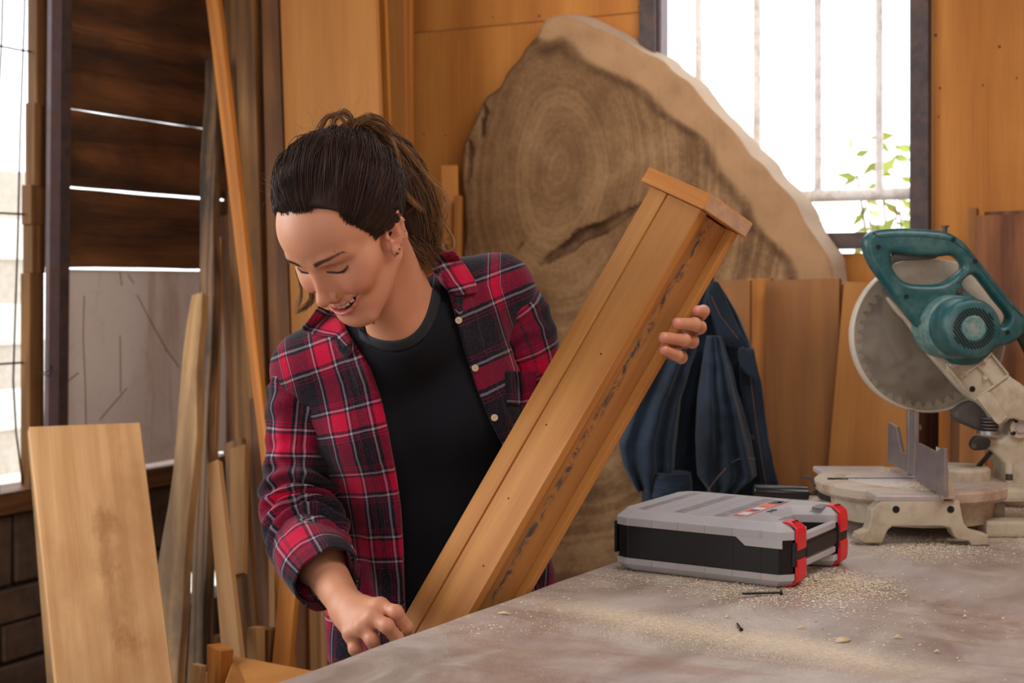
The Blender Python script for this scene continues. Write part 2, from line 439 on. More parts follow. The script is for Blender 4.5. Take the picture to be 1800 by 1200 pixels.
# steel angle post, slightly out of plumb
bm = bmesh.new()
zt = 2.75; zb_ = 0.862
def pxs(a): return s_of(a)
def postquad(xa0, xb0, xa1, xb1, y0, y1):
    vs = [Vector((xa0, y0, zb_)), Vector((xb0, y0, zb_)), Vector((xb0, y1, zb_)), Vector((xa0, y1, zb_)),
          Vector((xa1, y0, zt)), Vector((xb1, y0, zt)), Vector((xb1, y1, zt)), Vector((xa1, y1, zt))]
    vv = [bm.verts.new(p) for p in vs]
    for f in ((3, 2, 1, 0), (4, 5, 6, 7), (0, 1, 5, 4), (1, 2, 6, 5), (2, 3, 7, 6), (3, 0, 4, 7)): bm.faces.new([vv[i] for i in f])
postquad(s_of(97), s_of(80), s_of(108), s_of(90), -0.045, 0.0)
bmesh.ops.recalc_face_normals(bm, faces=bm.faces[:])
bm_link('post_web', bm, M_['darkmetal'], g, False, ML_)
bm = bmesh.new()
postquad(s_of(80), s_of(62), s_of(91), s_of(72), -0.045, -0.03)
bmesh.ops.recalc_face_normals(bm, faces=bm.faces[:])
bm_link('post_flange', bm, M_['purplemetal'], g, False, ML_)
for (p0, p1, ya, yb) in ((58, 80, 180, 330), (52, 80, 325, 395), (54, 78, 395, 480), (50, 76, 480, 860), (62, 84, -120, 185)):
    bm = bmesh.new(); add_box(bm, s_of(p1), s_of(p0), -0.005, 0.03, zl(60, yb), zl(60, ya))
    bevel_all(bm, 0.002); bm_link('side_batten', bm, M_['olive'], g, False, ML_)
def rod(pts, r=0.0028):
    P = [ML_ @ Vector((s_of(a), 0.02, zl(max(a, -200), b))) for a, b in pts]
    bm = bmesh.new(); tube_bm(bm, P, r, 6); bm_link('grille_rod', bm, M_['rust'], g, True)
rod([(17, -120), (13, 60), (6, 200), (0, 330), (-6, 480), (-6, 640), (0, 750), (8, 862)])
rod([(57, -120), (52, 40), (45, 240), (41, 420), (35, 600), (33, 670), (38, 760), (50, 852)])
for yy, y1 in ((80, 92), (374, 377), (640, 636), (-80, -70)):
    rod([(-40, yy-2), (10, yy), (40, (yy+y1)/2), (78, y1)])
rod([(-36, -120), (-38, 400), (-38, 862)])
bm = bmesh.new(); tube_bm(bm, [ML_ @ Vector((s_of(a), -0.05, zl(a, b))) for a, b in ((44, 655), (56, 653), (64, 648), (66, 640), (68, 650), (62, 660), (50, 656))], 0.0015, 5)
bm_link('tie_wire', bm, M_['rust'], g, True)
# far corner post, black gap
bm = bmesh.new(); add_box(bm, -0.06, s_of(397), -0.03, 0.01, 0, 2.75, ML_)
tag(bm_link('trim_1', bm, M_['dark']), 'dark corner post where side wall meets back wall', 'post', kind='structure')
# far walls beyond the frame: right side and behind the camera with a wide doorway
bm = bmesh.new(); add_box(bm, 2.3, 2.4, -6.6, 0.1, 0, 2.75, MB_)
tag(bm_link('wall_right', bm, M_['ply']), 'plywood right wall', 'wall', kind='structure')
bm = bmesh.new()
add_box(bm, -0.2, 2.3, -6.7, -6.6, 0, 2.75, MB_); add_box(bm, -1.6, -0.2, -6.7, -6.6, 2.3, 2.75, MB_)
tag(bm_link('wall_front', bm, M_['ply']), 'plywood wall behind the viewer', 'wall', kind='structure')
bm = bmesh.new()
add_box(bm, 1.35, 1.5, 0.0, 0.1, 0.86, 2.75, ML_); add_box(bm, 3.1, 6.4, 0.0, 0.1, 0, 2.75, ML_); add_box(bm, 1.5, 3.1, 0.0, 0.1, 2.4, 2.75, ML_)
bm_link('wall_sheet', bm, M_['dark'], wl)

# outdoors
bm = bmesh.new(); add_box(bm, -30, 30, -25, 40, -0.4, -0.13)
tag(bm_link('ground', bm, plain('pale_dusty_ground', srgb(214, 206, 192), 0.95, var=0.1, vs=2)), 'pale dusty ground outside', 'ground', kind='structure')
yw = empty('yard_wall', ML_ @ Vector((0.6, 2.4, 0)), 'whitewashed concrete block wall outside the grille', 'wall', kind='structure')
bm = bmesh.new(); add_box(bm, -1.5, 5.5, 2.42, 2.56, -0.13, 1.95, ML_); bm_link('mortar_bed', bm, plain('pale_mortar', srgb(190, 180, 168), 0.9), yw)
for r in range(10):
    for k in range(18):
        x = -1.5+k*0.4+(0.2 if r % 2 else 0)
        if x > 5.0: continue
        z = -0.12+r*0.205
        bm = bmesh.new(); add_box(bm, 0, 0.39, 0, 0.1, 0, 0.195); bevel_all(bm, 0.006)
        bm_link('block', bm, M_['block'], yw, False, ML_ @ Matrix.Translation((x, 2.40, z)))
tag(tube('drain_pipe', [ML_ @ Vector((s_of(30)+0.52, 1.6, z)) for z in (-0.12, 1.0, 1.75)], 0.05, M_['pipeblue'], None, 14), 'pale blue upright pipe outside the grille', 'pipe')
tag(tube('yard_hose', [ML_ @ Vector((s_of(44)+0.47+dx, 1.5, z)) for dx, z in ((-0.02, 1.45), (0.03, 1.36), (0.05, 1.2), (0.02, 1.05), (-0.03, 0.9), (-0.06, 0.6), (-0.05, -0.12))], 0.008, plain('orange_hose', srgb(226, 120, 70), 0.5), None, 8), 'thin orange hose hanging in the yard outside', 'hose')
for i, (px, top, hw) in enumerate(((1298, 208, 9), (1345, 265, 8), (1326, 222, 4))):
    Y = 7.0
    tag(tube('yard_post', [W(px, top, Y)*1, Vector((W(px, top, Y).x, Y, -0.13))], hw/F*Y, M_['block'], None, 10),
        ['thick pale post outside the window', 'shorter pale post outside, right of the others', 'thin pale post outside behind a window bar'][i], 'post')
# shrub outside the window
sh = empty('leafy_shrub', W(1570, 420, 5.6)*1, 'pale green long-leaved shrub outside the window', 'shrub')
sh.location.z = -0.13
lm = plain('leaf_green', srgb(170, 190, 96), 0.6, var=0.25, vs=8)
bark = M_['brown']
bm = bmesh.new(); bl = bmesh.new()
base = Vector((W(1590, 0, 5.6).x, 5.6, -0.13))
for i in range(16):
    px = random.uniform(1490, 1640); py = random.uniform(235, 400)
    tip = W(px, py, random.uniform(5.3, 5.9))
    mid = base.lerp(tip, 0.55)+Vector((0.03, 0, 0.1))
    tube_bm(bm, [base, mid, tip], [0.012, 0.007, 0.002], 6)
    for k in range(8):
        p = mid.lerp(tip, 0.35+0.65*k/7)
        a = random.uniform(0, 2*PI); L = random.uniform(0.07, 0.12)
        d = Vector((math.cos(a)*0.7, math.sin(a)*0.7, random.uniform(-0.9, 0.25))).normalized()
        sd = d.cross(Vector((random.uniform(-.4, .4), 1, 0.2))).normalized()*L*0.16
        q = [p, p+d*L*0.4+sd, p+d*L, p+d*L*0.4-sd]
        nn = d.cross(sd).normalized()*0.004
        vs = [bl.verts.new(x) for x in q]; m = bl.verts.new(p+d*L*0.45-nn)
        for j in range(4): bl.faces.new((vs[j], vs[(j+1) % 4], m))
bm_link('stem', bm, bark, sh, True); tag(bm_link('foliage', bl, lm, sh, True), kind='stuff')
# ------------------------------------------------------------ boards
def board_mesh(w0, w1, th, L, seg=6, rough=0.0, bev=0.0015, seed=0.0, bow=0.0, twist=0.0):
    """x width, y thickness, z length; w0 bottom width, w1 top width"""
    bm = bmesh.new(); prev = None
    for i in range(seg+1):
        f = i/seg; w = (w0+(w1-w0)*f)/2; z = L*f
        ra = rough*noise.noise(Vector((seed, z*4.0, 0.0))); rb = rough*noise.noise(Vector((seed+9, z*4.0, 3.0)))
        bx = bow*math.sin(PI*f)
        b = min(bev, th*0.3)
        ring = [(-w+ra+b+bx, -th/2), (w+rb-b+bx, -th/2), (w+rb+bx, -th/2+b), (w+rb+bx, th/2-b), (w+rb-b+bx, th/2), (-w+ra+b+bx, th/2), (-w+ra+bx, th/2-b), (-w+ra+bx, -th/2+b)]
        ring = [bm.verts.new((x, y, z)) for x, y in ring]
        if prev:
            for k in range(8): bm.faces.new((prev[k], prev[(k+1) % 8], ring[(k+1) % 8], ring[k]))
        else: bm.faces.new(ring[::-1])
        prev = ring
    bm.faces.new(prev)
    bmesh.ops.recalc_face_normals(bm, faces=bm.faces[:])
    return bm

def lean(name, label, a, b, wpx, thick, mat, yaw=0.0, wpx0=None, to_floor=True, rough=0.0, cat='board', group=None, seg=6, z0=0.0, bow=0.0, bev=0.0015, parent=None, solve=None):
    """a = lower (px,py,Y), b = upper (px,py,Y); widths in pixels at b (wpx) and at a (wpx0)"""
    A = W(*a); B = W(*b)
    if solve is not None:      # level top: choose the upper depth so that the width direction stays horizontal
        wx, wy = math.cos(solve), math.sin(solve); yaw = solve+TH
        rb_ = (b[0]-900)/F
        Yt = (A.x*wx+A.y*wy)/(rb_*wx+wy); b = (b[0], b[1], Yt); B = W(*b)
    d = (B-A)
    if to_floor: A2 = A + d*((z0-A.z)/d.z)
    else: A2 = A
    L = (B-A2).length; zd = d.normalized()
    ang = -TH+yaw; wd = Vector((math.cos(ang), math.sin(ang), 0)); wd = (wd-zd*wd.dot(zd)).normalized()
    yd = zd.cross(wd)
    c = abs(wd.x)
    w1 = wpx/F*b[2]/c; wa = (wpx0 if wpx0 is not None else wpx)/F*a[2]/c
    la = (A-A2).length; w0 = w1+(wa-w1)*L/max(L-la, 1e-6) if L-la > 1e-6 else wa
    bm = board_mesh(max(w0, 0.004), w1, thick, L, seg, rough, bev, seed=b[0]*0.1, bow=bow)
    Mx = Matrix(((wd.x, yd.x, zd.x, A2.x), (wd.y, yd.y, zd.y, A2.y), (wd.z, yd.z, zd.z, A2.z), (0, 0, 0, 1)))
    if not to_floor: pass
    o = bm_link(name, bm, M_[mat], parent, False, Mx)
    if parent is None: tag(o, label, cat, group)
    return o

G = 'lumber leaning at the left'
# against the back wall, upper left, behind the woman
lean('wide_board', 'wide pale upright board directly behind the woman\'s head', (610, 900, 3.55), (572, -160, 3.85), 176, 0.02, 'pale', group=G, wpx0=178)
lean('board', 'thin dark yellow board edge showing behind the wide pale board', (700, 900, 3.72), (662, -160, 3.92), 24, 0.012, 'orange', group=G)
lean('board', 'pale upright board with a yellow edge right of the wide pale board', (702, 900, 3.78), (690, -160, 3.98), 46, 0.02, 'pale', group=G, yaw=0.1)
lean('batten', 'narrow yellow batten at the right end of the tall boards', (722, 900, 3.9), (719, -160, 4.05), 8, 0.02, 'ply', group=G)
lean('board', 'reddish brown upright board left of the wide pale board', (505, 900, 3.66), (474, -160, 3.95), 30, 0.025, 'brown', group=G, wpx0=44)
lean('board', 'very dark narrow board between two brown uprights', (470, 900, 3.85), (457, -160, 4.05), 20, 0.02, 'dark', group=G)
lean('board', 'tall greyed brown board left of the dark gap', (462, 900, 3.72), (428, -160, 3.98), 34, 0.03, 'olive', group=G, wpx0=38)
lean('board', 'brown board partly behind the tall slanting orange batten', (430, 900, 3.84), (404, -160, 4.1), 22, 0.02, 'olive', group=G, wpx0=32)
lean('batten', 'slim bright orange batten slanting from top to the woman\'s sleeve', (462, 740, 3.45), (366, -90, 3.9), 24, 0.02, 'orange', group=G, wpx0=16)
lean('board', 'dark brown board behind the lower half of the orange batten', (428, 900, 3.95), (396, 380, 4.12), 26, 0.02, 'brown', group=G)
# live edge pair in front of the white panel
lean('live_edge_board', 'pale tapering live-edge board leaning across the white panel', (294, 1180, 3.14), (352, 520, 3.56), 22, 0.028, 'live', group=G, wpx0=66, rough=0.02, seg=20)
lean('bark_edged_board', 'long narrow board with dark bark edge, in front of plank wall', (350, 1150, 3.3), (377, 106, 3.95), 24, 0.03, 'bark', group=G, wpx0=31, rough=0.012, seg=22)
lean('lath', 'thin pale lath against the right edge of the bark-edged board', (366, 1150, 3.42), (388, 420, 3.97), 8, 0.02, 'live', group=G, wpx0=8)
# front left board
mpl = lean('maple_board', 'wide pale board with a brown stain at the lower left corner of the photo', (199, 1190, 2.78), (149, 753, 2.98), 172, 0.028, 'maple', solve=0.42, wpx0=180, cat='board', group=G)
lean('board', 'pale grey board edge behind the stained wide board', (92, 1190, 3.2), (58, 756, 3.36), 14, 0.02, 'live', group=G, yaw=0.2)
t = NT('stained_maple')
src = M_['maple'].node_tree
M_['maple2'] = M_['maple'].copy(); M_['maple2'].name = 'stained_maple_board'; nt = M_['maple2'].node_tree
bs = [n for n in nt.nodes if n.type == 'BSDF_PRINCIPLED'][0]; tc_ = [n for n in nt.nodes if n.type == 'TEX_COORD'][0]; oldc = bs.inputs['Base Color'].links[0].from_socket
class _T(NT):
    def __init__(s, m): s.m = m; s.t = m.node_tree; s._tc = tc_
bpy.data.materials.remove(t.m); t = _T(M_['maple2'])
inv = mpl.matrix_basis.inverted(); prevc = oldc
nzm = t.noise(t.map(t.co(), (1, 1, 0.5)), 38.0, 6, 0.7, 0.8); nzf = t.noise(t.map(t.co(), (1, 1, 0.25)), 90.0, 4, 0.7, 1.5)
for px, py, Y_, rx_, rz_, am in ((184, 918, 2.9, 0.032, 0.055, 0.9), (190, 985, 2.88, 0.035, 0.07, 0.6), (205, 1060, 2.85, 0.045, 0.12, 0.45), (225, 1125, 2.83, 0.035, 0.06, 0.8)):
    o0 = Vector((0, 0, H)); d0 = Vector(((px-900)/F, 1, -(py-HY)/F)); lo0 = inv @ o0; ld0 = (inv.to_3x3() @ d0); tt0 = (-0.014-lo0.y)/ld0.y; c0 = lo0+ld0*tt0
    e0 = t.n('VectorMath', {0: t.n('VectorMath', {0: t.co(), 1: tuple(-c0)}, operation='ADD').outputs[0], 1: (1/rx_, 0.0, 1/rz_)}, operation='MULTIPLY').outputs[0]
    dl = t.n('VectorMath', {0: e0}, operation='LENGTH').outputs['Value']
    k0 = t.math('MULTIPLY', t.ramp(t.math('MULTIPLY_ADD', t.math('SUBTRACT', nzm, 0.5), 2.2, dl), [(0.35, 1.0), (1.0, 0.0)]), t.ramp(nzf, [(0.35, 0.45), (0.6, 1.0)]))
    prevc = t.mix(t.math('MULTIPLY', k0, am*0.75), prevc, srgb(134, 86, 40))
nt.links.new(prevc, bs.inputs['Base Color']); mpl.data.materials[0] = M_['maple2']
# low pieces between the front board and the woman
lean('batten', 'pale batten with a square top, right of the bark-edged board', (410, 1150, 3.12), (377, 814, 3.38), 22, 0.02, 'offcut', group=G, wpx0=34)
lean('board', 'brown board with a square top just left of the sleeve', (433, 1100, 3.4), (414, 776, 3.62), 34, 0.02, 'olive', group=G, wpx0=44)
lean('short_board', 'short pale board lying against the brown board left of the sleeve', (420, 1011, 3.34), (421, 787, 3.52), 30, 0.02, 'offcut', group=G, to_floor=False, wpx0=24)
lean('board', 'dark brown board behind the woman\'s hanging sleeve', (466, 1150, 3.5), (452, 700, 3.7), 34, 0.02, 'brown', group=G)
lean('lath', 'thin pale lath just left of the cuff', (481, 1100, 3.3), (478, 760, 3.5), 12, 0.015, 'offcut', group=G)
lean('board', 'orange board slanting under the rolled cuff', (497, 1165, 3.2), (516, 960, 3.3), 34, 0.02, 'orange', group=G, wpx0=32)
lean('board', 'shaded brown board below the forearm', (530, 1165, 3.35), (532, 900, 3.5), 26, 0.02, 'midbrown', group=G)
lean('board', 'very dark board below the forearm', (547, 1165, 3.42), (545, 900, 3.56), 22, 0.02, 'dark', group=G)
lean('board', 'pale board between the forearm and the shirt hem', (560, 1165, 3.3), (556, 960, 3.4), 24, 0.02, 'offcut', group=G)
lean('offcut', 'short pale offcut standing below the sleeve, left one of the pair', (450, 1180, 3.20), (450, 1102, 3.205), 20, 0.03, 'offcut', group=G)
lean('offcut', 'short darker offcut standing below the sleeve, right one of the pair', (473, 1180, 3.235), (473, 1104, 3.24), 16, 0.03, 'olive', group=G)
lean('offcut', 'small offcut tip at the foot of the bark-edged board', (347, 1190, 2.93), (350, 1168, 2.931), 20, 0.02, 'offcut', group=G)
lean('offcut', 'smallest offcut tip beside the lath at the bottom edge', (366, 1200, 3.02), (366, 1182, 3.021), 12, 0.02, 'offcut', group=G)
lean('offcut', 'orange wedge-like offcut standing above the low plank', (386, 1200, 2.97), (387, 1137, 2.972), 34, 0.03, 'orange', yaw=-0.5, group=G, wpx0=22)
lean('offcut', 'dark little block between the lath and the orange offcut', (386, 1170, 3.22), (386, 1116, 3.222), 18, 0.03, 'olive', group=G)
# low plank lying, top face visible
bm = bmesh.new()
a = [W(*p) for p in ((412, 1152, 3.05), (560, 1180, 2.75), (470, 1300, 2.35), (390, 1215, 2.6))]
zt_ = sum(p.z for p in a)/4
top = [bm.verts.new(p) for p in a]; bot = [bm.verts.new(p+Vector((0, 0, -0.03))) for p in a]
bm.faces.new(top); bm.faces.new(bot[::-1])
for k in range(4): bm.faces.new((top[k], bot[k], bot[(k+1) % 4], top[(k+1) % 4]))
bmesh.ops.recalc_face_normals(bm, faces=bm.faces[:]); bevel_all(bm, 0.002)
c_ = sum(a, Vector())/4
for v in bm.verts: v.co -= c_
Mr = Matrix.Rotation(PI/2, 4, 'Y')
for v in bm.verts: v.co = Mr.inverted() @ v.co
tag(bm_link('plank', bm, M_['pale'], None, False, Matrix.Translation(c_) @ Mr), 'pale plank lying low at the bottom left by the workbench edge', 'board', G)
rk = empty('trestle', (c_.x, c_.y, 0), 'low wooden trestle hidden under the lying plank', 'trestle')
for dx in (-0.07, 0.07):
    box_obj('leg', (c_.x+dx-0.015, c_.x+dx+0.015, c_.y-0.02, c_.y+0.02, 0, c_.z-0.075), M_['brown'], rk)
box_obj('top_rail', (c_.x-0.1, c_.x+0.1, c_.y-0.03, c_.y+0.03, c_.z-0.075, c_.z-0.045), M_['brown'], rk)

G2 = 'boards behind the workbench'
lean('board', 'small board leaning by the slab edge, just behind the ponytail', (796, 600, 3.95), (790, 292, 4.03), 30, 0.02, 'ply', yaw=0.5, group=G2)
lean('batten', 'pale batten beside the small board behind the ponytail', (803, 600, 3.9), (806, 345, 3.98), 10, 0.02, 'pale', group=G2)
lean('board', 'greyish brown board with a split corner beside the jacket collar', (1286, 880, 3.35), (1288, 493, 3.38), 60, 0.02, 'midbrown', group=G2)
lean('board', 'yellowish stained narrow board left of the big brown board', (1336, 880, 3.44), (1336, 490, 3.52), 40, 0.02, 'orange', group=G2)
lean('wide_board', 'large brown board standing behind the workbench left of the saw', (1411, 900, 3.33), (1412, 492, 3.4), 118, 0.022, 'midbrown', group=G2)
lean('board', 'dark board in the gap between the brown board and the leaning pine', (1478, 880, 3.41), (1478, 500, 3.44), 26, 0.02, 'brown', group=G2)
lean('pine_board', 'pale pine board tilted behind the saw guard', (1532, 812, 3.23), (1556, 499, 3.29), 126, 0.022, 'pale', group=G2, wpx0=132)
lean('board', 'dark narrow board right of the tilted pine board', (1628, 860, 3.38), (1632, 560, 3.43), 30, 0.02, 'brown', group=G2)
lean('board', 'almost black board behind the saw fence', (1645, 860, 3.32), (1648, 560, 3.38), 20, 0.02, 'dark', group=G2)
lean('board', 'orange brown board behind the saw arm, left of two', (1662, 860, 3.19), (1664, 540, 3.25), 20, 0.02, 'orange', group=G2)
lean('board', 'orange brown board behind the saw arm, right of two', (1681, 860, 3.11), (1684, 540, 3.16), 18, 0.02, 'brown', group=G2)
lean('board', 'greyed pinkish board behind the saw hinge', (1709, 900, 3.01), (1713, 600, 3.06), 40, 0.02, 'midbrown', group=G2)
lean('batten', 'narrow grey batten standing left of the dark red board', (1712, 900, 3.26), (1711, 367, 3.36), 14, 0.03, 'midbrown', group=G2)
lean('wide_board', 'dark reddish board behind the saw at the right edge', (1777, 900, 3.08), (1780, 378, 3.14), 112, 0.02, 'cherry', group=G2)
lean('board', 'dark board edge just above the reddish board at the right edge', (1792, 900, 3.24), (1792, 371, 3.34), 104, 0.015, 'brown', group=G2)

# ------------------------------------------------------------ distance-field modelling
class Field:
    def __init__(s, lo, hi, res):
        s.lo = np.array(lo, float); s.res = res
        s.n = np.ceil((np.array(hi, float)-s.lo)/res).astype(int)+1
        s.v = np.full(tuple(s.n), 0.05, np.float32)
        s.ax = [(s.lo[i]+res*np.arange(s.n[i])).astype(np.float32) for i in range(3)]
    def sub(s, c0, c1, pad):
        i0 = np.clip(np.floor((np.minimum(c0, c1)-pad-s.lo)/s.res).astype(int), 0, s.n)
        i1 = np.clip(np.ceil((np.maximum(c0, c1)+pad-s.lo)/s.res).astype(int)+1, 0, s.n)
        if np.any(i1 <= i0): return None
        return tuple(slice(a, b) for a, b in zip(i0, i1))
    def grid(s, sl):
        return s.ax[0][sl[0]][:, None, None], s.ax[1][sl[1]][None, :, None], s.ax[2][sl[2]][None, None, :]
    def comb(s, sl, d, k, op):
        a = s.v[sl]
        if op == '+':
            h = np.maximum(k-np.abs(a-d), 0)/k; s.v[sl] = np.minimum(a, d)-h*h*k*0.25
        else:
            d = -d; h = np.maximum(k-np.abs(a-d), 0)/k; s.v[sl] = np.maximum(a, d)+h*h*k*0.25
    def cone(s, a, b, ra, rb, k=0.01, op='+'):
        a = np.array(a, float); b = np.array(b, float); r = max(ra, rb)
        sl = s.sub(a, b, r+max(k*1.5, 0.02))
        if sl is None: return
        X, Y, Z = s.grid(sl); d = b-a; L = float(d@d)+1e-12
        px, py, pz = X-a[0], Y-a[1], Z-a[2]
        h = np.clip((px*d[0]+py*d[1]+pz*d[2])/L, 0, 1)
        dist = np.sqrt((px-h*d[0])**2+(py-h*d[1])**2+(pz-h*d[2])**2)-(ra+(rb-ra)*h)
        s.comb(sl, dist.astype(np.float32), k, op)
    def ball(s, c, r, k=0.01, op='+'): s.cone(c, np.array(c, float)+1e-6, r, r, k, op)
    def ell(s, c, r, R=None, k=0.01, op='+'):
        c = np.array(c, float); r = np.array(r, float); m = r.max()
        sl = s.sub(c, c, m+max(k*1.5, 0.02))
        if sl is None: return
        X, Y, Z = s.grid(sl); px, py, pz = X-c[0], Y-c[1], Z-c[2]
        if R is None: q = (px, py, pz)
        else: q = tuple(px*R[0][i]+py*R[1][i]+pz*R[2][i] for i in range(3))    # columns of R are the axes
        k0 = np.sqrt((q[0]/r[0])**2+(q[1]/r[1])**2+(q[2]/r[2])**2)
        k1 = np.sqrt((q[0]/r[0]**2)**2+(q[1]/r[1]**2)**2+(q[2]/r[2]**2)**2)+1e-9
        s.comb(sl, (k0*(k0-1)/k1).astype(np.float32), k, op)
    def chain(s, pts, rads, k=0.006, op='+'):
        for i in range(len(pts)-1): s.cone(pts[i], pts[i+1], rads[i], rads[i+1], k, op)
    def nets(s):
        v = s.v; ins = v < 0; nx, ny, nz = v.shape
        cnt = np.zeros((nx-1, ny-1, nz-1), np.int8)
        for dx in (0, 1):
            for dy in (0, 1):
                for dz in (0, 1): cnt += ins[dx:nx-1+dx, dy:ny-1+dy, dz:nz-1+dz]
        act = np.argwhere((cnt > 0) & (cnt < 8))
        vid = np.full(cnt.shape, -1, np.int32); vid[act[:, 0], act[:, 1], act[:, 2]] = np.arange(len(act))
        P = np.zeros((len(act), 3)); C = np.zeros(len(act))
        cor = [(0, 0, 0), (1, 0, 0), (0, 1, 0), (1, 1, 0), (0, 0, 1), (1, 0, 1), (0, 1, 1), (1, 1, 1)]
        for a, b in ((0, 1), (2, 3), (4, 5), (6, 7), (0, 2), (1, 3), (4, 6), (5, 7), (0, 4), (1, 5), (2, 6), (3, 7)):
            ca, cb = np.array(cor[a]), np.array(cor[b])
            ia, ib = act+ca, act+cb
            va = v[ia[:, 0], ia[:, 1], ia[:, 2]]; vb = v[ib[:, 0], ib[:, 1], ib[:, 2]]
            cr = (va < 0) != (vb < 0); t = va/np.where(va == vb, 1, va-vb)
            P[cr] += ca+(cb-ca)*t[cr, None]; C += cr
        V = s.lo+(act+P/C[:, None])*s.res
        Q = []
        for ax in range(3):
            sh = [slice(None)]*3; sh2 = [slice(None)]*3
            sh[ax] = slice(0, -1); sh2[ax] = slice(1, None)
            A = ins[tuple(sh)]; B = ins[tuple(sh2)]
            e = np.argwhere(A != B); o1, o2 = (ax+1) % 3, (ax+2) % 3
            ok = (e[:, o1] > 0) & (e[:, o2] > 0) & (e[:, o1] < v.shape[o1]-1) & (e[:, o2] < v.shape[o2]-1)
            e = e[ok]
            fl = A[e[:, 0], e[:, 1], e[:, 2]]
            d1 = np.zeros(3, int); d1[o1] = 1; d2 = np.zeros(3, int); d2[o2] = 1
            g = lambda q: vid[q[:, 0], q[:, 1], q[:, 2]]
            q = np.stack([g(e-d1-d2), g(e-d2), g(e), g(e-d1)], 1)
            q[~fl] = q[~fl][:, ::-1]
            Q.append(q)
        return V, np.concatenate(Q)

def relax(V, Q, it=1, lam=0.5):
    for _ in range(it):
        acc = np.zeros_like(V); c = np.zeros(len(V))
        for a in range(4):
            b = (a+1) % 4
            np.add.at(acc, Q[:, a], V[Q[:, b]]); np.add.at(acc, Q[:, b], V[Q[:, a]])
            np.add.at(c, Q[:, a], 1); np.add.at(c, Q[:, b], 1)
        V = V*(1-lam)+lam*acc/np.maximum(c, 1)[:, None]
    return V

# ------------------------------------------------------------ big log slab
slab_top = 0.22       # distance from wall at the base, it leans back
sl_o = P0 + n_*0.17
# plane through points: leaning towards the wall
lean_v = (Vector((0, 0, 1))*2.1 - n_*0.10).normalized()
sn = v_.cross(lean_v).normalized()          # away from the room
if sn.dot(n_) > 0: sn = -sn
def slab_uv(px, py):
    d = Vector(((px-900)/F, 1, -(py-HY)/F)); o = Vector((0, 0, H))
    t = (sl_o-o).dot(sn)/d.dot(sn); p = o+d*t-sl_o
    return p.dot(v_), p.dot(lean_v)
out_px = [(965, 30), (985, 22), (1010, 28), (1050, 48), (1090, 66), (1125, 84), (1160, 105), (1195, 133), (1230, 168), (1262, 203), (1295, 240), (1330, 278), (1362, 312), (1392, 348), (1418, 388), (1440, 425), (1458, 460), (1472, 500), (1480, 560), (1484, 700), (1470, 900)]
left_px = [(812, 1000), (800, 800), (808, 600), (812, 470), (818, 410), (811, 350), (810, 300), (814, 262), (824, 226), (838, 200), (850, 176), (872, 160), (888, 135), (905, 112), (925, 84), (944, 52)]
poly = [slab_uv(*p) for p in out_px]
poly += [(poly[-1][0]-0.05, 0.06), (poly[-1][0]-0.3, 0.0), (slab_uv(812, 1000)[0]+0.12, 0.0)]
poly += [slab_uv(*p) for p in left_px]
poly = np.array(smooth_poly(poly, 1))
res = 0.0065
xs = np.arange(poly[:, 0].min()-0.03, poly[:, 0].max()+0.03, res); zs_ = np.arange(poly[:, 1].min()-0.03, poly[:, 1].max()+0.03, res)
GX, GZ = np.meshgrid(xs, zs_, indexing='ij')
dist = np.full(GX.shape, 1e9); inside = np.zeros(GX.shape, bool)
for i in range(len(poly)):
    a = poly[i]; b = poly[(i+1) % len(poly)]; e = b-a
    wx, wz = GX-a[0], GZ-a[1]; h = np.clip((wx*e[0]+wz*e[1])/(e@e), 0, 1)
    dist = np.minimum(dist, (wx-h*e[0])**2+(wz-h*e[1])**2)
    cond = ((a[1] > GZ) != (b[1] > GZ)) & (GX < (b[0]-a[0])*(GZ-a[1])/(b[1]-a[1]+1e-12)+a[0])
    inside ^= cond
sd = np.where(inside, -1, 1)*np.sqrt(dist)
sd += 0.0035*np.sin(GX*41+np.cos(GZ*23)*2)+0.0025*np.sin(GZ*67+GX*31)
TS = 0.075
ff = Field((xs[0], -0.02, zs_[0]), (xs[-1], TS+0.02, zs_[-1]), res)
nx, ny, nz = ff.v.shape
yy = ff.ax[1][None, :, None]
s3 = sd[:nx, None, :nz].astype(np.float32)
if s3.shape[0] < nx or s3.shape[2] < nz:
    s3 = np.pad(s3, ((0, nx-s3.shape[0]), (0, 0), (0, nz-s3.shape[2])), mode='edge')
q1 = s3 - (yy-0.01)*0.32; q2 = np.abs(yy-TS/2)-TS/2
rr = 0.006
ff.v = (np.minimum(np.maximum(q1+rr, q2+rr), 0)+np.sqrt(np.maximum(q1+rr, 0)**2+np.maximum(q2+rr, 0)**2)-rr).astype(np.float32)
def crack(pts, r0, d=0.02):
    P = [slab_uv(*p) for p in pts]
    for i in range(len(P)-1):
        a, b = P[i], P[i+1]; f0 = math.sin(PI*min(1, (i+0.15)/(len(P)-1))); f1 = math.sin(PI*min(1, (i+1)/(len(P)-1)))
        ff.cone((a[0], 0.0, a[1]), (b[0], 0.0, b[1]), 0.003+r0*f0, 0.003+r0*f1, 0.003, '-')
crack([(945, 466), (962, 457), (985, 441), (1005, 430), (1020, 414), (1040, 407), (1062, 400), (1085, 385), (1110, 370), (1135, 352)], 0.015)
crack([(850, 176), (856, 195), (849, 215), (848, 235), (852, 245)], 0.004)
crack([(824, 236), (829, 262), (826, 300), (820, 340)], 0.0035)
crack([(905, 445), (916, 430), (925, 415)], 0.002)
Vs, Qs = ff.nets()
me = np_mesh('log_slab', Vs, Qs)
t = NT('log_slab_wood')
cx, cz = slab_uv(985, 300)
co = t.co()
sep = t.n('SeparateXYZ', {0: co})
wv = t.noise(co, 3.0, 4, 0.55, out='Color')
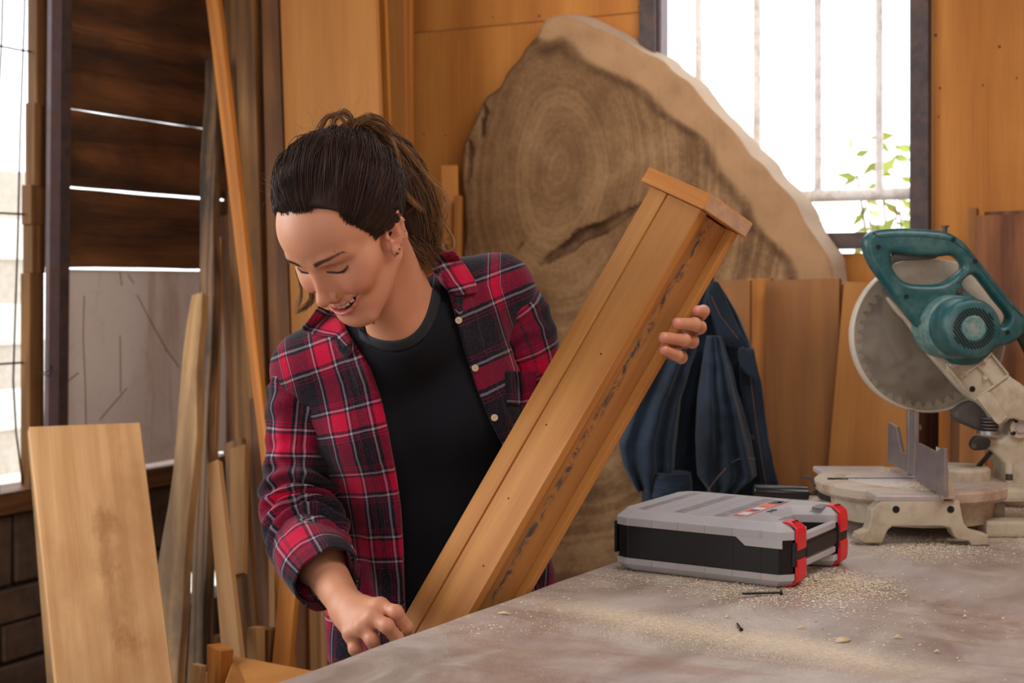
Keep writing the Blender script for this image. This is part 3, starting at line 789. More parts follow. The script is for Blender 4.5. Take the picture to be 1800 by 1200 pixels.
wsc = t.n('VectorMath', {0: wv, 1: (-0.5, -0.5, -0.5)}, operation='ADD').outputs[0]
dx = t.math('MULTIPLY', t.math('SUBTRACT', sep.outputs[0], cx), 1.25); dz = t.math('MULTIPLY', t.math('SUBTRACT', sep.outputs[2], cz), 0.78)
cv = t.n('CombineXYZ', {0: dx, 1: 0.0, 2: dz}).outputs[0]
cv = t.n('VectorMath', {0: cv, 1: t.n('VectorMath', {0: wsc, 'Scale': 0.10}, operation='SCALE').outputs[0]}, operation='ADD').outputs[0]
r = t.n('VectorMath', {0: cv}, operation='LENGTH').outputs['Value']
ring1 = t.n('TexNoise', {'W': t.math('MULTIPLY', r, 46.0), 'Scale': 1.0, 'Detail': 3.0, 'Roughness': 0.6}, noise_dimensions='1D').outputs['Fac']
ring2 = t.n('TexNoise', {'W': t.math('MULTIPLY', r, 12.0), 'Scale': 1.0, 'Detail': 2.0}, noise_dimensions='1D').outputs['Fac']
pat = t.noise(co, 5.0, 6, 0.65, 0.6); fine = t.noise(co, 70.0, 5, 0.7, 0.5)
f = t.math('ADD', t.math('MULTIPLY', ring1, 0.22), t.math('MULTIPLY', ring2, 0.28))
f = t.math('MULTIPLY_ADD', pat, 0.48, f); f = t.math('MULTIPLY_ADD', t.math('SUBTRACT', fine, 0.5), 0.22, f)
col = t.ramp(f, [(0.33, srgb(82, 57, 34)), (0.44, srgb(118, 86, 56)), (0.54, srgb(148, 113, 77)), (0.68, srgb(178, 145, 108))])
heart = t.ramp(r, [(0.0, 0.45), (0.03, 0.25), (0.30, 0.30), (0.42, 0.0)])
col = t.mix(heart, col, srgb(120, 84, 48))
edge = t.n('Attribute', attribute_name='rim').outputs['Fac']
ef = t.math('MULTIPLY', edge, t.ramp(t.noise(co, 9.0, 5, 0.65), [(0.30, 0.55), (0.6, 1.0)]))
col = t.mix(ef, col, srgb(176, 136, 98))
line = t.n('Attribute', attribute_name='rimline').outputs['Fac']
col = t.mix(t.math('MULTIPLY', line, t.ramp(t.noise(co, 14.0, 4, 0.6), [(0.35, 0.2), (0.6, 0.85)])), col, srgb(74, 48, 28))
side = t.n('Attribute', attribute_name='side').outputs['Fac']
col = t.mix(side, col, srgb(196, 172, 148))
t.set(color=col, rough=0.8, spec=0.25); t.bump(t.math('MULTIPLY_ADD', fine, 0.6, ring1), 0.35, 0.003)
# rim attributes from the distance to the right hand outline
R = np.array([slab_uv(*p) for p in out_px])
dmin = np.full(len(Vs), 9.0)
for i in range(len(R)-1):
    a, b = R[i], R[i+1]; e = b-a; wx = Vs[:, 0]-a[0]; wz = Vs[:, 2]-a[1]
    h = np.clip((wx*e[0]+wz*e[1])/(e@e), 0, 1); dmin = np.minimum(dmin, np.hypot(wx-h*e[0], wz-h*e[1]))
nzv = 0.012*np.sin(Vs[:, 2]*17)+0.008*np.sin(Vs[:, 2]*41+1)
bandw = 0.085+nzv+0.03*np.clip((1.9-Vs[:, 2])/1.0, 0, 1)
rim = np.clip((bandw-dmin)/0.012, 0, 1); line = np.exp(-((dmin-bandw-0.012)/0.012)**2)
side_a = ((Vs[:, 1] > 0.008) & (dmin < 0.035)).astype(np.float32)
crk = ((Vs[:, 1] > 0.002) & (Vs[:, 1] < 0.03) & (dmin > 0.04)).astype(np.float32)
for nm, arr in (('rim', rim), ('rimline', np.maximum(line, crk*1.2)), ('side', side_a)):
    at = me.attributes.new(nm, 'FLOAT', 'POINT'); at.data.foreach_set('value', arr.astype(np.float32))
Ms = Matrix(((v_.x, sn.x, lean_v.x, sl_o.x), (v_.y, sn.y, lean_v.y, sl_o.y), (v_.z, sn.z, lean_v.z, sl_o.z), (0, 0, 0, 1)))
tag(link('log_slab', me, t.m, None, True, Ms), 'huge rounded log slab with growth rings and a long crack', 'wood slab')
print('slab', len(Vs))
# ------------------------------------------------------------ workbench
ZT = H-0.45
eu = Vector((0.5257, 0.8507, 0)); ev = Vector((0.8507, -0.5257, 0))     # along its left edge, and to the right
EP = Vector((-0.270, 1.607, 0))
ME = Matrix(((ev.x, eu.x, 0, EP.x), (ev.y, eu.y, 0, EP.y), (0, 0, 1, 0), (0, 0, 0, 1)))   # x to the right, y to the far end
wbn = empty('workbench', ME @ Vector((0.6, 0.3, 0)), 'large workbench with a scuffed brown-grey top strewn with sawdust', 'workbench')
t = NT('bench_top')
co = t.co(); lo = t.noise(co, 2.2, 6, 0.62, 0.8); mi = t.noise(t.map(co, (1.0, 0.45, 1)), 9.0, 7, 0.68, 0.7); hi = t.noise(co, 120.0, 4, 0.7)
st = t.noise(t.map(co, (0.5, 2.2, 1), rot=(0, 0, 0.5)), 4.5, 6, 0.7, 1.2)
c = t.ramp(t.math('MULTIPLY_ADD', mi, 0.6, t.math('MULTIPLY', lo, 0.4)), [(0.36, srgb(138, 118, 106)), (0.47, srgb(164, 147, 136)), (0.56, srgb(186, 172, 162)), (0.68, srgb(204, 193, 184))])
c = t.mix(t.math('MULTIPLY', t.ramp(st, [(0.52, 0.0), (0.64, 1.0)]), 0.55), c, srgb(148, 112, 92))
c = t.mix(t.math('MULTIPLY', t.ramp(t.noise(co, 3.3, 5, 0.6, 0.3), [(0.5, 0.0), (0.66, 1.0)]), 0.35), c, srgb(178, 168, 174))
vo = t.n('TexVoronoi', {'Vector': t.map(co, (1, 1, 1)), 'Scale': 90.0}).outputs['Distance']
c = t.mix(t.math('MULTIPLY', t.ramp(vo, [(0.0, 1.0), (0.10, 0.0)]), t.ramp(t.noise(co, 5.0, 3, 0.5), [(0.45, 0.0), (0.6, 0.7)])), c, srgb(206, 184, 150))
# film of fine dust left in a long band across the bench front
_Y = lambda px, py: Vector(((px-900)/F*(H-ZT)*F/(py-HY), (H-ZT)*F/(py-HY), 0))
_a = ME.inverted() @ _Y(1080, 1082); _b = ME.inverted() @ _Y(1560, 1168)
_d = Vector((_b.x-_a.x, _b.y-_a.y, 0)).normalized(); _n = Vector((-_d.y, _d.x, 0))
dd_ = t.n('VectorMath', {0: t.n('VectorMath', {0: co, 1: (-_a.x, -_a.y, 0)}, operation='ADD').outputs[0], 1: tuple(_n)}, operation='DOT_PRODUCT').outputs['Value']
al_ = t.n('VectorMath', {0: t.n('VectorMath', {0: co, 1: (-_a.x, -_a.y, 0)}, operation='ADD').outputs[0], 1: tuple(_d)}, operation='DOT_PRODUCT').outputs['Value']
bandm = t.math('SUBTRACT', 1.0, t.math('MULTIPLY', t.math('ABSOLUTE', t.math('MULTIPLY_ADD', t.math('SUBTRACT', lo, 0.5), 0.12, dd_)), 17.0))
fall = t.math('SUBTRACT', 1.0, t.math('MULTIPLY', t.math('ABSOLUTE', t.math('SUBTRACT', al_, 0.16)), 2.6))
dm = t.math('MULTIPLY', t.ramp(bandm, [(0.0, 0.0), (0.9, 1.0)]), t.ramp(fall, [(0.0, 0.0), (0.6, 1.0)]))
dm = t.math('MULTIPLY', dm, t.ramp(hi, [(0.36, 0.25), (0.62, 0.95)]))
c = t.mix(dm, c, srgb(226, 208, 178))
gd = t.math('MULTIPLY', t.ramp(t.noise(co, 260.0, 3, 0.6), [(0.56, 0.0), (0.66, 0.55)]), t.ramp(t.noise(co, 4.0, 4, 0.6), [(0.42, 0.1), (0.6, 1.0)]))
c = t.mix(gd, c, srgb(218, 202, 178))
t.set(color=c, rough=t.ramp(mi, [(0.3, 0.32), (0.7, 0.52)]), spec=0.5)
t.bump(t.math('MULTIPLY_ADD', hi, 0.3, mi), 0.25, 0.002)
bm = bmesh.new()
nx_, ny_ = 1, 46
add = []
far = 1.745
ys = [-0.75+(far+0.75)*i/ny_ for i in range(ny_+1)]
tp = []; bt = []
for i, y in enumerate(ys):
    e = 0.004*noise.noise(Vector((y*7, 0, 0)))+0.0015*noise.noise(Vector((y*40, 3, 0)))
    tp.append(bm.verts.new((e+0.004, y, 0))); bt.append(bm.verts.new((e, y, -0.006)))
r_ = [bm.verts.new((1.5, y, 0)) for y in ys]
for i in range(ny_):
    bm.faces.new((tp[i], r_[i], r_[i+1], tp[i+1])); bm.faces.new((bt[i], tp[i], tp[i+1], bt[i+1]))
add_box(bm, 0.004, 1.5, -0.75, far, -0.045, -0.0062)
bmesh.ops.recalc_face_normals(bm, faces=bm.faces[:])
bm_link('bench_top', bm, t.m, wbn, False, ME @ Matrix.Translation((0, 0, ZT)))
for x in (0.14, 1.42):
    for y in (-0.62, 1.64):
        box_obj('leg', (x-0.045, x+0.045, y-0.045, y+0.045, 0, ZT-0.046), M_['brown'], wbn, ME, 0.003)
for x in (0.14, 1.42): box_obj('apron', (x-0.015, x+0.015, -0.57, 1.59, ZT-0.15, ZT-0.047), M_['brown'], wbn, ME)

# ------------------------------------------------------------ sawdust, shavings, small hardware
dust_m = plain('sawdust', srgb(228, 212, 186), 0.95, var=0.15, vs=300)
def TP(px, py, dz=0.0):          # point on the bench seen at a pixel
    Y = (H-ZT-dz)*F/(py-HY); return Vector(((px-900)/F*Y, Y, ZT+dz))
bm = bmesh.new()
def chip(p, s, th=0.25, flat=0.4):
    a = random.uniform(0, 2*PI); d = Vector((math.cos(a), math.sin(a), random.uniform(-flat, flat)*0.5)); e = Vector((-math.sin(a), math.cos(a), random.uniform(-flat, flat)*0.5))
    L = s*random.uniform(0.6, 1.6); Wd = s*random.uniform(0.35, 0.8)
    q = [p+d*L+Vector((0, 0, s*th*random.random())), p+e*Wd+Vector((0, 0, s*th)), p-d*L, p-e*Wd]
    b = p+Vector((0, 0, s*th*1.3))
    vs = [bm.verts.new(x) for x in q]; m = bm.verts.new(b)
    for j in range(4): bm.faces.new((vs[j], vs[(j+1) % 4], m))
def scatter(n, cx, cy, sx, sy, s0, s1, rot=0.0, pile=0.0):
    for _ in range(n):
        gx, gy = random.gauss(0, 1), random.gauss(0, 1)
        if abs(gx) > 2.4 or abs(gy) > 2.4: continue
        x = cx+gx*sx*math.cos(rot)-gy*sy*math.sin(rot); y = cy+gx*sx*math.sin(rot)+gy*sy*math.cos(rot)
        if y < 872 or x > 2100: continue
        p = TP(x, y)
        loc = ME.inverted() @ p
        if loc.x < 0.006 or loc.y > far-0.01: continue
        p.z += 0.0004+random.random()*pile*math.exp(-(gx*gx+gy*gy)/1.2)
        chip(p, random.uniform(s0, s1)*1.15)
scatter(5200, 1480, 1028, 52, 13, 0.0006, 0.0020, 0.05, 0.006)
scatter(500, 1455, 1052, 40, 12, 0.0008, 0.0024, 0.3)
scatter(2600, 1270, 1030, 90, 12, 0.0006, 0.0018, 0.10, 0.002)
scatter(600, 1330, 1052, 50, 10, 0.0006, 0.0018, 0.0)
scatter(3600, 1620, 965, 60, 11, 0.0006, 0.0018, 0.05, 0.003)
scatter(3600, 1760, 930, 70, 26, 0.0006, 0.0018, 0.1, 0.003)
scatter(1800, 1800, 905, 60, 14, 0.0006, 0.0018, 0.0, 0.008)
scatter(1000, 1520, 905, 60, 14, 0.0006, 0.0018, 0.0, 0.001)
scatter(11000, 1210, 1112, 115, 15, 0.0004, 0.0009, 0.11, 0.0005)
scatter(7000, 1420, 1150, 100, 17, 0.0003, 0.0008, 0.16, 0.0003)
scatter(1500, 1100, 1010, 70, 9, 0.0005, 0.0014, -0.2)
scatter(450, 1480, 1090, 190, 45, 0.0006, 0.0022)
scatter(300, 930, 1060, 80, 25, 0.0006, 0.0018, -0.3)
scatter(60, 870, 1105, 60, 6, 0.0008, 0.002, 0)
tag(bm_link('sawdust', bm, dust_m), 'pale sawdust and fine chips scattered over the bench', 'sawdust', kind='stuff')
shav_m = plain('shaving', srgb(210, 186, 148), 0.8, var=0.1, vs=200)
def shaving(px, py, L, label, ang=0.0, curl=0.3, wd=0.004):
    o = TP(px, py, 0.0012); bm = bmesh.new(); prev = None
    for i in range(8):
        f = i/7; a = ang+curl*f*2
        x = L*(f-0.5); p = o+Vector((math.cos(ang)*x-math.sin(ang)*L*curl*f*f, math.sin(ang)*x+math.cos(ang)*L*curl*f*f, 0.0022*math.sin(f*PI)))
        w = wd*math.sin(PI*(0.12+0.76*f)); n = Vector((-math.sin(a), math.cos(a), 0.35))*w/2
        cur = [bm.verts.new(p+n), bm.verts.new(p-n), bm.verts.new(p-n+Vector((0, 0, 0.0006))), bm.verts.new(p+n+Vector((0, 0, 0.0006)))]
        if prev:
            for k in range(4): bm.faces.new((prev[k], prev[(k+1) % 4], cur[(k+1) % 4], cur[k]))
        prev = cur
    c = bm_link('wood_shaving', bm, shav_m, None, True); tag(c, label, 'shaving', 'loose shavings on the bench')
shaving(886, 1079, 0.018, 'curled shaving near the foot of the wooden box section', -0.35, 0.2, 0.005)
shaving(1484, 1127, 0.022, 'clump-like shaving nearest the front of the bench', 0.1, 0.5, 0.010)
shaving(1410, 1104, 0.015, 'pale shaving in the middle of the bench front', 0.1, 0.2)
shaving(1579, 1121, 0.011, 'small shaving right of the clump of shavings', -0.4, 0.1)
shaving(1279, 1085, 0.008, 'tiny pale shaving near the small nail', 0.5, 0.2)
shaving(1697, 1084, 0.006, 'tiny pale chip far right on the bench front', 0.0, 0.1)
shaving(1588, 1043, 0.012, 'thin shaving right of the sawdust heap', 0.0, 0.1, 0.003)
shaving(1647, 1146, 0.007, 'small shaving farthest right near the bottom edge', -0.5, 0.2)
# screw, nail, small nail
def screw(name, label, a, b, r, mat, head):
    A = TP(*a, r*1.9+0.0003); B = TP(*b, r*1.9+0.0003)
    s = empty(name, A, label, 'screw' if 'screw' in name else 'nail')
    d = (B-A); L = d.length; d.normalize()
    bm = bmesh.new(); n = 40 if 'screw' in name else 6
    pts = [A+d*L*i/n for i in range(n+1)]
    rad = [r*(1.0 if (i % 2 and 'screw' in name) else (0.68 if 'screw' in name else 1))*(0.25 if i == 0 else 1) for i in range(n+1)]
    tube_bm(bm, pts, rad, 8); bm_link('shank', bm, mat, s, True)
    bm = bmesh.new(); tube_bm(bm, [B-d*0.0005, B+d*head[1]*0.4, B+d*head[1]], [r, head[0], head[0]], 10); bm_link('head', bm, mat, s)
screw('wood_screw', 'long dark wood screw lying along the case\'s near bottom edge', (1304, 1043), (1372, 1041), 0.0022, M_['screwdark'], (0.0042, 0.0022))
screw('nail', 'short bright nail in front of the dark screw', (1290, 1050), (1333, 1046), 0.0010, M_['steel'], (0.0017, 0.0010))
screw('small_nail', 'small dark nail alone on the bench in front of the case', (1295, 1094), (1303, 1106), 0.0014, M_['screwdark'], (0.0026, 0.0012))

# ------------------------------------------------------------ organiser case
co_ = TP(1388, 1038); cl_ = TP(1073, 1000)
ca = (cl_-co_); CL = ca.length; ca.normalize(); cb = Vector((-ca.y, ca.x, 0))
if cb.dot(Vector((0.5, 0.86, 0))) < 0: cb = -cb
CB = 0.258; CHt = 0.094
MC = Matrix(((ca.x, cb.x, 0, co_.x), (ca.y, cb.y, 0, co_.y), (0, 0, 1, ZT+0.0018), (0, 0, 0, 1)))   # x to the left-back, y to the far right, z up
if ca.cross(cb).z < 0: FLIP = True
case = empty('organiser_case', MC @ Vector((CL/2, CB/2, 0)), 'two-sided organiser case with frosted lids, black middle and red latches', 'tool case')
t = NT('frosted_plastic')
tr = t.n('BsdfTransparent', {0: (0.93, 0.93, 0.95, 1)}); t.set(color=srgb(214, 212, 214), rough=0.32, spec=0.5)
mx = t.n('MixShader', {0: 0.66}); t.t.links.new(tr.outputs[0], mx.inputs[1]); t.t.links.new(t.bsdf.outputs[0], mx.inputs[2]); t.t.links.new(mx.outputs[0], t.out.inputs[0])
frost = t.m
blackp = plain('black_plastic', srgb(14, 13, 15), 0.45, var=0.1, vs=60)
redp = plain('red_plastic', srgb(222, 30, 44), 0.38, var=0.04, vs=20)
greyin = plain('tray_grey', srgb(128, 122, 124), 0.6, var=0.1)
# footprint: notch for the hand opening on the x=0 side
HN0, HN1, HD = 0.076, 0.190, 0.058
def foot(inset=0.0, ch=0.016):
    i = inset; L, B = CL, CB
    return [(i+ch, i), (L-i-ch*1.6, i), (L-i-ch*0.5, i+ch*0.5), (L-i, i+ch*1.6), (L-i, B-i-ch*1.6), (L-i-ch*0.5, B-i-ch*0.5), (L-i-ch*1.6, B-i), (i+ch, B-i), (i, B-i-ch),
            (i, HN1+i+0.006), (HD*0.5+i, HN1+i-0.004), (HD+i, HN1-0.018+i), (HD+i, HN0+0.018-i), (HD*0.5+i, HN0+0.004-i), (i, HN0-i-0.006), (i, i+ch)]
def shell(name, levels, mat, par=case, close=True, fp=None):
    """stack of (inset, z) outlines"""
    bm = bmesh.new(); prev = None
    for ins, z in levels:
        ring = [bm.verts.new((x, y, z)) for x, y in (fp or foot)(ins)]
        if prev:
            for k in range(len(ring)): bm.faces.new((prev[k], prev[(k+1) % len(ring)], ring[(k+1) % len(ring)], ring[k]))
        elif close: bm.faces.new(ring[::-1])
        prev = ring
    if close: bm.faces.new(prev)
    bmesh.ops.recalc_face_normals(bm, faces=bm.faces[:])
    return bm_link(name, bm, mat, par, False, MC)
lid_t = shell('lid', [(0.0, 0.070), (0.0, 0.082), (0.011, CHt-0.001), (0.013, CHt)], frost); lid_t['label'] = 'frosted top lid'
lid_b = shell('lid', [(0.009, 0.0), (0.008, 0.001), (0.0, 0.010), (0.0, 0.019)], frost); lid_b['label'] = 'frosted bottom lid'
body = shell('body', [(0.0022, 0.018), (0.0022, 0.0705)], blackp)
shell('tray', [(0.014, 0.0708), (0.012, 0.078)], greyin)['label'] = 'grey divider tray under the top lid'
shell('tray', [(0.014, 0.008), (0.012, 0.0178)], plain('tray_dark', srgb(64, 60, 64), 0.6))['label'] = 'dark tray in the bottom lid'
def cbox(name, x0, x1, y0, y1, z0, z1, mat, par=case, bev=0.0008, label=None):
    o = box_obj(name, (x0, x1, y0, y1, z0, z1), mat, par, MC, bev)
    if label: o['label'] = label
    return o
# raised rim on the lid joint lines, front ribs
rib_m = plain('milky_edge', srgb(188, 186, 188), 0.4, var=0.03, alpha=0.75)
for k in range(6):
    x = CL-0.03-k*(CL-0.075)/5
    cbox('rib', x-0.0014, x+0.0014, -0.0016, 0.001, 0.070, 0.083, rib_m); cbox('rib', x-0.0014, x+0.0014, -0.0016, 0.001, 0.009, 0.019, rib_m)
    cbox('seam', x-0.0005, x+0.0005, 0.0015, 0.0035, 0.020, 0.070, plain('seam_dark', srgb(44, 43, 46), 0.3) if k == 0 else bpy.data.materials['seam_dark'])
# corner dip of the lids into the black band
for zz, lb in ((0.0, 1),):
    bmx = bmesh.new()
    for pts in ([(0.012, 0.070), (0.085, 0.070), (0.070, 0.058), (0.012, 0.058)],):
        vs = [bmx.verts.new((x, -0.0006, z)) for x, z in pts]; vb = [bmx.verts.new((x, 0.0022, z)) for x, z in pts]
        bmx.faces.new(vs); bmx.faces.new(vb[::-1])
        for k in range(4): bmx.faces.new((vs[k], vb[k], vb[(k+1) % 4], vs[(k+1) % 4]))
    bmesh.ops.recalc_face_normals(bmx, faces=bmx.faces[:]); bm_link('lid_lip', bmx, frost, case, False, MC)
# hinges on the far short side and hinge knuckle
cbox('hinge', CL-0.001, CL+0.004, 0.02, 0.06, 0.022, 0.072, blackp); cbox('hinge', CL-0.001, CL+0.004, CB-0.06, CB-0.02, 0.022, 0.072, blackp)
# latches: two ends, upper and lower
for y0 in (0.020, CB-0.052):
    y1 = y0+0.033
    for up in (1, 0):
        zc = (lambda z: z) if up else (lambda z: CHt-z)
        pr = [(0.010, CHt+0.0012), (0.019, CHt+0.0012), (0.019, CHt-0.001), (0.008, CHt-0.002), (-0.0005, 0.086), (-0.0005, 0.054), (-0.006, 0.054), (-0.0065, 0.060), (-0.0062, 0.078), (-0.0045, 0.086), (0.004, CHt-0.001)]
        bmx = bmesh.new()
        a = [bmx.verts.new((x, y0, zc(z))) for x, z in pr]; b = [bmx.verts.new((x, y1, zc(z))) for x, z in pr]
        bmx.faces.new(a); bmx.faces.new(b[::-1])
        for k in range(len(pr)): bmx.faces.new((a[k], b[k], b[(k+1) % len(pr)], a[(k+1) % len(pr)]))
        bmesh.ops.recalc_face_normals(bmx, faces=bmx.faces[:]); bevel_all(bmx, 0.0007)
        lt = bm_link('latch', bmx, redp, case, False, MC); lt['label'] = 'red plastic latch'
        if up:
            for yy in (y0+0.012, y0+0.024): box_obj('slot', (0.0035, 0.009, yy-0.0007, yy+0.0007, CHt-0.004, CHt+0.0016), bpy.data.materials['seam_dark'], lt, MC)
    cbox('latch_block', -0.0035, 0.003, y0-0.004, y1+0.004, 0.030, 0.066, blackp)
# carrying handle across the notch
hb = cbox('handle', -0.002, 0.010, HN0-0.012, HN1+0.012, 0.035, 0.060, blackp, bev=0.003)
cbox('handle_cover', -0.0005, 0.0085, HN0-0.010, HN1+0.010, 0.0602, 0.074, frost, bev=0.003)['label'] = 'frosted upper half of the handle'
cbox('handle_cover', -0.0005, 0.0085, HN0-0.010, HN1+0.010, 0.022, 0.0348, frost, bev=0.003)['label'] = 'frosted lower half of the handle'
# channels of the divided compartments, seen as darker strips through the lid
dkin = plain('compartment_shadow', srgb(132, 125, 128), 0.6, var=0.35, vs=60)
for x0, x1 in ((CL-0.052, CL-0.036), (CL-0.118, CL-0.098), (CL-0.186, CL-0.166)):
    cbox('compartment', x0, x1, 0.022, CB-0.03, CHt-0.002, CHt+0.0003, dkin)
for x0, x1 in ((CL-0.075, CL-0.072), (CL-0.142, CL-0.139), (CL-0.212, CL-0.209)):
    cbox('lid_ridge', x0, x1, 0.016, CB-0.02, CHt-0.0005, CHt+0.0012, rib_m)
cbox('lid_window', 0.018, 0.035, 0.038, 0.072, CHt-0.003, CHt+0.0004, dkin); cbox('lid_window', 0.018, 0.035, CB-0.072, CB-0.036, CHt-0.003, CHt+0.0004, dkin)
lab = cbox('printed_label', 0.085, 0.108, 0.040, 0.215, CHt+0.0001, CHt+0.0006, plain('label_red', srgb(206, 66, 58), 0.5, var=0.05)); lab['label'] = 'faded red product sticker'
lw = plain('label_white', srgb(214, 206, 204), 0.5, var=0.03); lk = plain('label_black', srgb(50, 44, 50), 0.5, var=0.05); lo_ = plain('label_orange', srgb(226, 104, 62), 0.5, var=0.05)
for x0, x1, y0, y1, mm in ((0.088, 0.105, 0.052, 0.080, lw), (0.090, 0.103, 0.098, 0.108, lk), (0.088, 0.105, 0.110, 0.134, lw), (0.087, 0.107, 0.142, 0.176, lo_), (0.086, 0.107, 0.180, 0.213, lk), (0.089, 0.097, 0.190, 0.208, lw), (0.069, 0.077, 0.100, 0.110, lk), (0.069, 0.077, 0.116, 0.128, lk)):
    box_obj('print_patch', (x0, x1, y0, y1, CHt+0.0006, CHt+0.0009), mm, lab, MC)
# bits inside the corner of the bottom lid
cbox('contents', 0.030, 0.048, 0.004, 0.012, 0.004, 0.018, redp, bev=0.002)['label'] = 'red piece inside the bottom lid'

# ------------------------------------------------------------ hollow wooden box section held by the woman
e_ = Vector((0.497, -0.03, 0.867)).normalized()
p_ = Vector((0.866, 0.0, -0.5)); p_ = (p_-e_*p_.dot(e_)).normalized(); q_ = p_.cross(e_).normalized()
if q_.y < 0: q_ = -q_
BT = math.radians(50)
la = (-p_*math.cos(BT)+q_*math.sin(BT)).normalized()    # across the left face, from the near corner
ra = (p_*math.sin(BT)+q_*math.cos(BT)).normalized()     # across the right face
Kt = W(1233, 368, 2.02)
LB = 0.80
O_ = Kt-e_*LB
MBx = Matrix(((la.x, ra.x, e_.x, O_.x), (la.y, ra.y, e_.y, O_.y), (la.z, ra.z, e_.z, O_.z), (0, 0, 0, 1)))
bx = empty('wooden_box_section', O_+e_*0.1+(la+ra)*0.05, 'long hollow wooden box section with an end cap, held tilted by the woman', 'wood piece')
wA, wB = 0.114, 0.093
def bpiece(name, x0, x1, y0, y1, z0, z1, mat='beam', bev=0.0018):
    bm = bmesh.new(); add_box(bm, x0, x1, y0, y1, z0, z1); bevel_all(bm, bev, 2)
    return bm_link(name, bm, M_[mat], bx, False, MBx)
M_['beamstain'] = wood('stained_inner_board', srgb(192, 134, 72), srgb(158, 102, 48), ring=5.0, contrast=0.6, stain=srgb(150, 110, 74), stain_amt=0.4, bump=0.3)
_bs = M_['beamstain']; t = _T(_bs); t._tc = [n for n in _bs.node_tree.nodes if n.type == 'TEX_COORD'][0]
_p = [n for n in _bs.node_tree.nodes if n.type == 'BSDF_PRINCIPLED'][0]; _c = _p.inputs['Base Color'].links[0].from_socket
_s = t.n('SeparateXYZ', {0: t.co()}).outputs
_w = t.math('ABSOLUTE', t.math('SUBTRACT', t.math('MULTIPLY_ADD', t.math('SUBTRACT', t.noise(t.co(), 14.0, 3, 0.5), 0.5), 0.02, _s[1]), 0.044))
_k = t.math('MULTIPLY', t.ramp(t.math('MULTIPLY', _w, 100.0), [(0.25, 1.0), (0.9, 0.0)]), t.ramp(t.noise(t.map(t.co(), (1, 1, 0.6)), 60.0, 6, 0.75, 0.6), [(0.46, 0.0), (0.56, 0.9)]))
_bs.node_tree.links.new(t.mix(_k, _c, srgb(66, 66, 74)), _p.inputs['Base Color'])
bpiece('side_board', 0.0, 0.075, 0.0, 0.014, 0, LB)
bpiece('side_strip', 0.0775, wA, -0.001, 0.014, 0, LB)
bpiece('end_board', wA-0.014, wA, 0.0142, wB-0.0115, 0, LB)
bpiece('inner_board', 0.016, 0.026, 0.0142, wB-0.0115, 0, LB-0.002, 'beamstain')
bpiece('back_board', 0.001, wA, wB-0.011, wB, 0, LB)
bpiece('inner_ledge', 0.008, 0.0158, 0.0142, 0.024, 0, LB-0.001)
M_['cap'] = wood('cap_board', srgb(212, 142, 68), srgb(184, 112, 46), ring=14.0, contrast=0.5, bump=0.15)
bm = bmesh.new(); add_box(bm, 0, 0.024, 0, wB+0.012, 0, 0.142); bevel_all(bm, 0.0015, 2)
Mcap = MBx @ Matrix.Translation((-0.008, -0.006, LB+0.0005)) @ Matrix(((0, 0, 1, 0), (0, 1, 0, 0), (1, 0, 0, 0), (0, 0, 0, 1)))
cap = bm_link('end_cap', bm, M_['cap'], bx, False, Mcap)
bm = bmesh.new(); add_box(bm, -0.0084, -0.0079, -0.005, wB+0.005, LB+0.002, LB+0.023); o = bm_link('end_grain', bm, M_['endgrain'], bx, False, MBx); o['label'] = 'paler end grain of the cap'
for x, z in ((0.022, 0.20), (0.047, 0.30), (0.055, 0.42), (0.03, 0.55)):
    bmn = bmesh.new(); tube_bm(bmn, [(x, -0.0003, z), (x, 0.001, z)], 0.0016, 8)
    bm_link('nail_hole', bmn, bpy.data.materials['knot_dark'], bx, False, MBx)
# ------------------------------------------------------------ mitre saw
def XZ(px, py, Y): return ((px-900)/F*Y, H-(py-HY)/F*Y)
def XZs(pts, Y, it=1, close=True):
    q = [XZ(a, b, Y) for a, b in pts]
    return smooth_poly(q, it) if it else q
cream = plain('cream_casting', srgb(190, 178, 156), 0.6, var=0.06, vs=20, dirt=srgb(150, 124, 96), dirt_amt=0.5, dirt_scale=22, bump=0.1)
castal = plain('dusty_cast_metal', srgb(178, 166, 162), 0.5, 0.15, var=0.08, vs=50, dirt=srgb(196, 176, 146), dirt_amt=0.5, dirt_scale=14)
teal = plain('teal_plastic', srgb(24, 80, 84), 0.36, var=0.08, vs=20, dirt=srgb(120, 140, 132), dirt_amt=0.22, dirt_scale=30, spec=0.5)
tealdust = plain('teal_dusty', srgb(74, 120, 118), 0.55, var=0.12, vs=60, dirt=srgb(150, 150, 138), dirt_amt=0.6, dirt_scale=60)
fence_m = plain('worn_fence_metal', srgb(134, 122, 124), 0.42, 0.5, var=0.12, vs=60, dirt=srgb(170, 158, 146), dirt_amt=0.4, dirt_scale=20)
rub = plain('dark_rubber', srgb(34, 32, 32), 0.5, var=0.15)
dkg = plain('dark_grey_metal', srgb(70, 64, 62), 0.5, 0.3, var=0.2, dirt=srgb(120, 108, 96), dirt_amt=0.4)
blade_m = plain('dusty_blade', srgb(84, 70, 60), 0.5, 0.3, var=0.08, dirt=srgb(104, 84, 70), dirt_amt=0.5, dirt_scale=10)
t = NT('dusty_clear_guard')
nz = t.noise(t.co(), 12, 5, 0.65, 0.4); tr = t.n('BsdfTransparent', {0: (0.95, 0.93, 0.9, 1)}); t.set(color=srgb(214, 204, 188), rough=0.5)
mx = t.n('MixShader', {0: t.ramp(nz, [(0.35, 0.08), (0.7, 0.26)])}); t.t.links.new(tr.outputs[0], mx.inputs[1]); t.t.links.new(t.bsdf.outputs[0], mx.inputs[2]); t.t.links.new(mx.outputs[0], t.out.inputs[0])
clear = t.m
milky = plain('milky_guard_rim', srgb(206, 196, 180), 0.45, var=0.05)
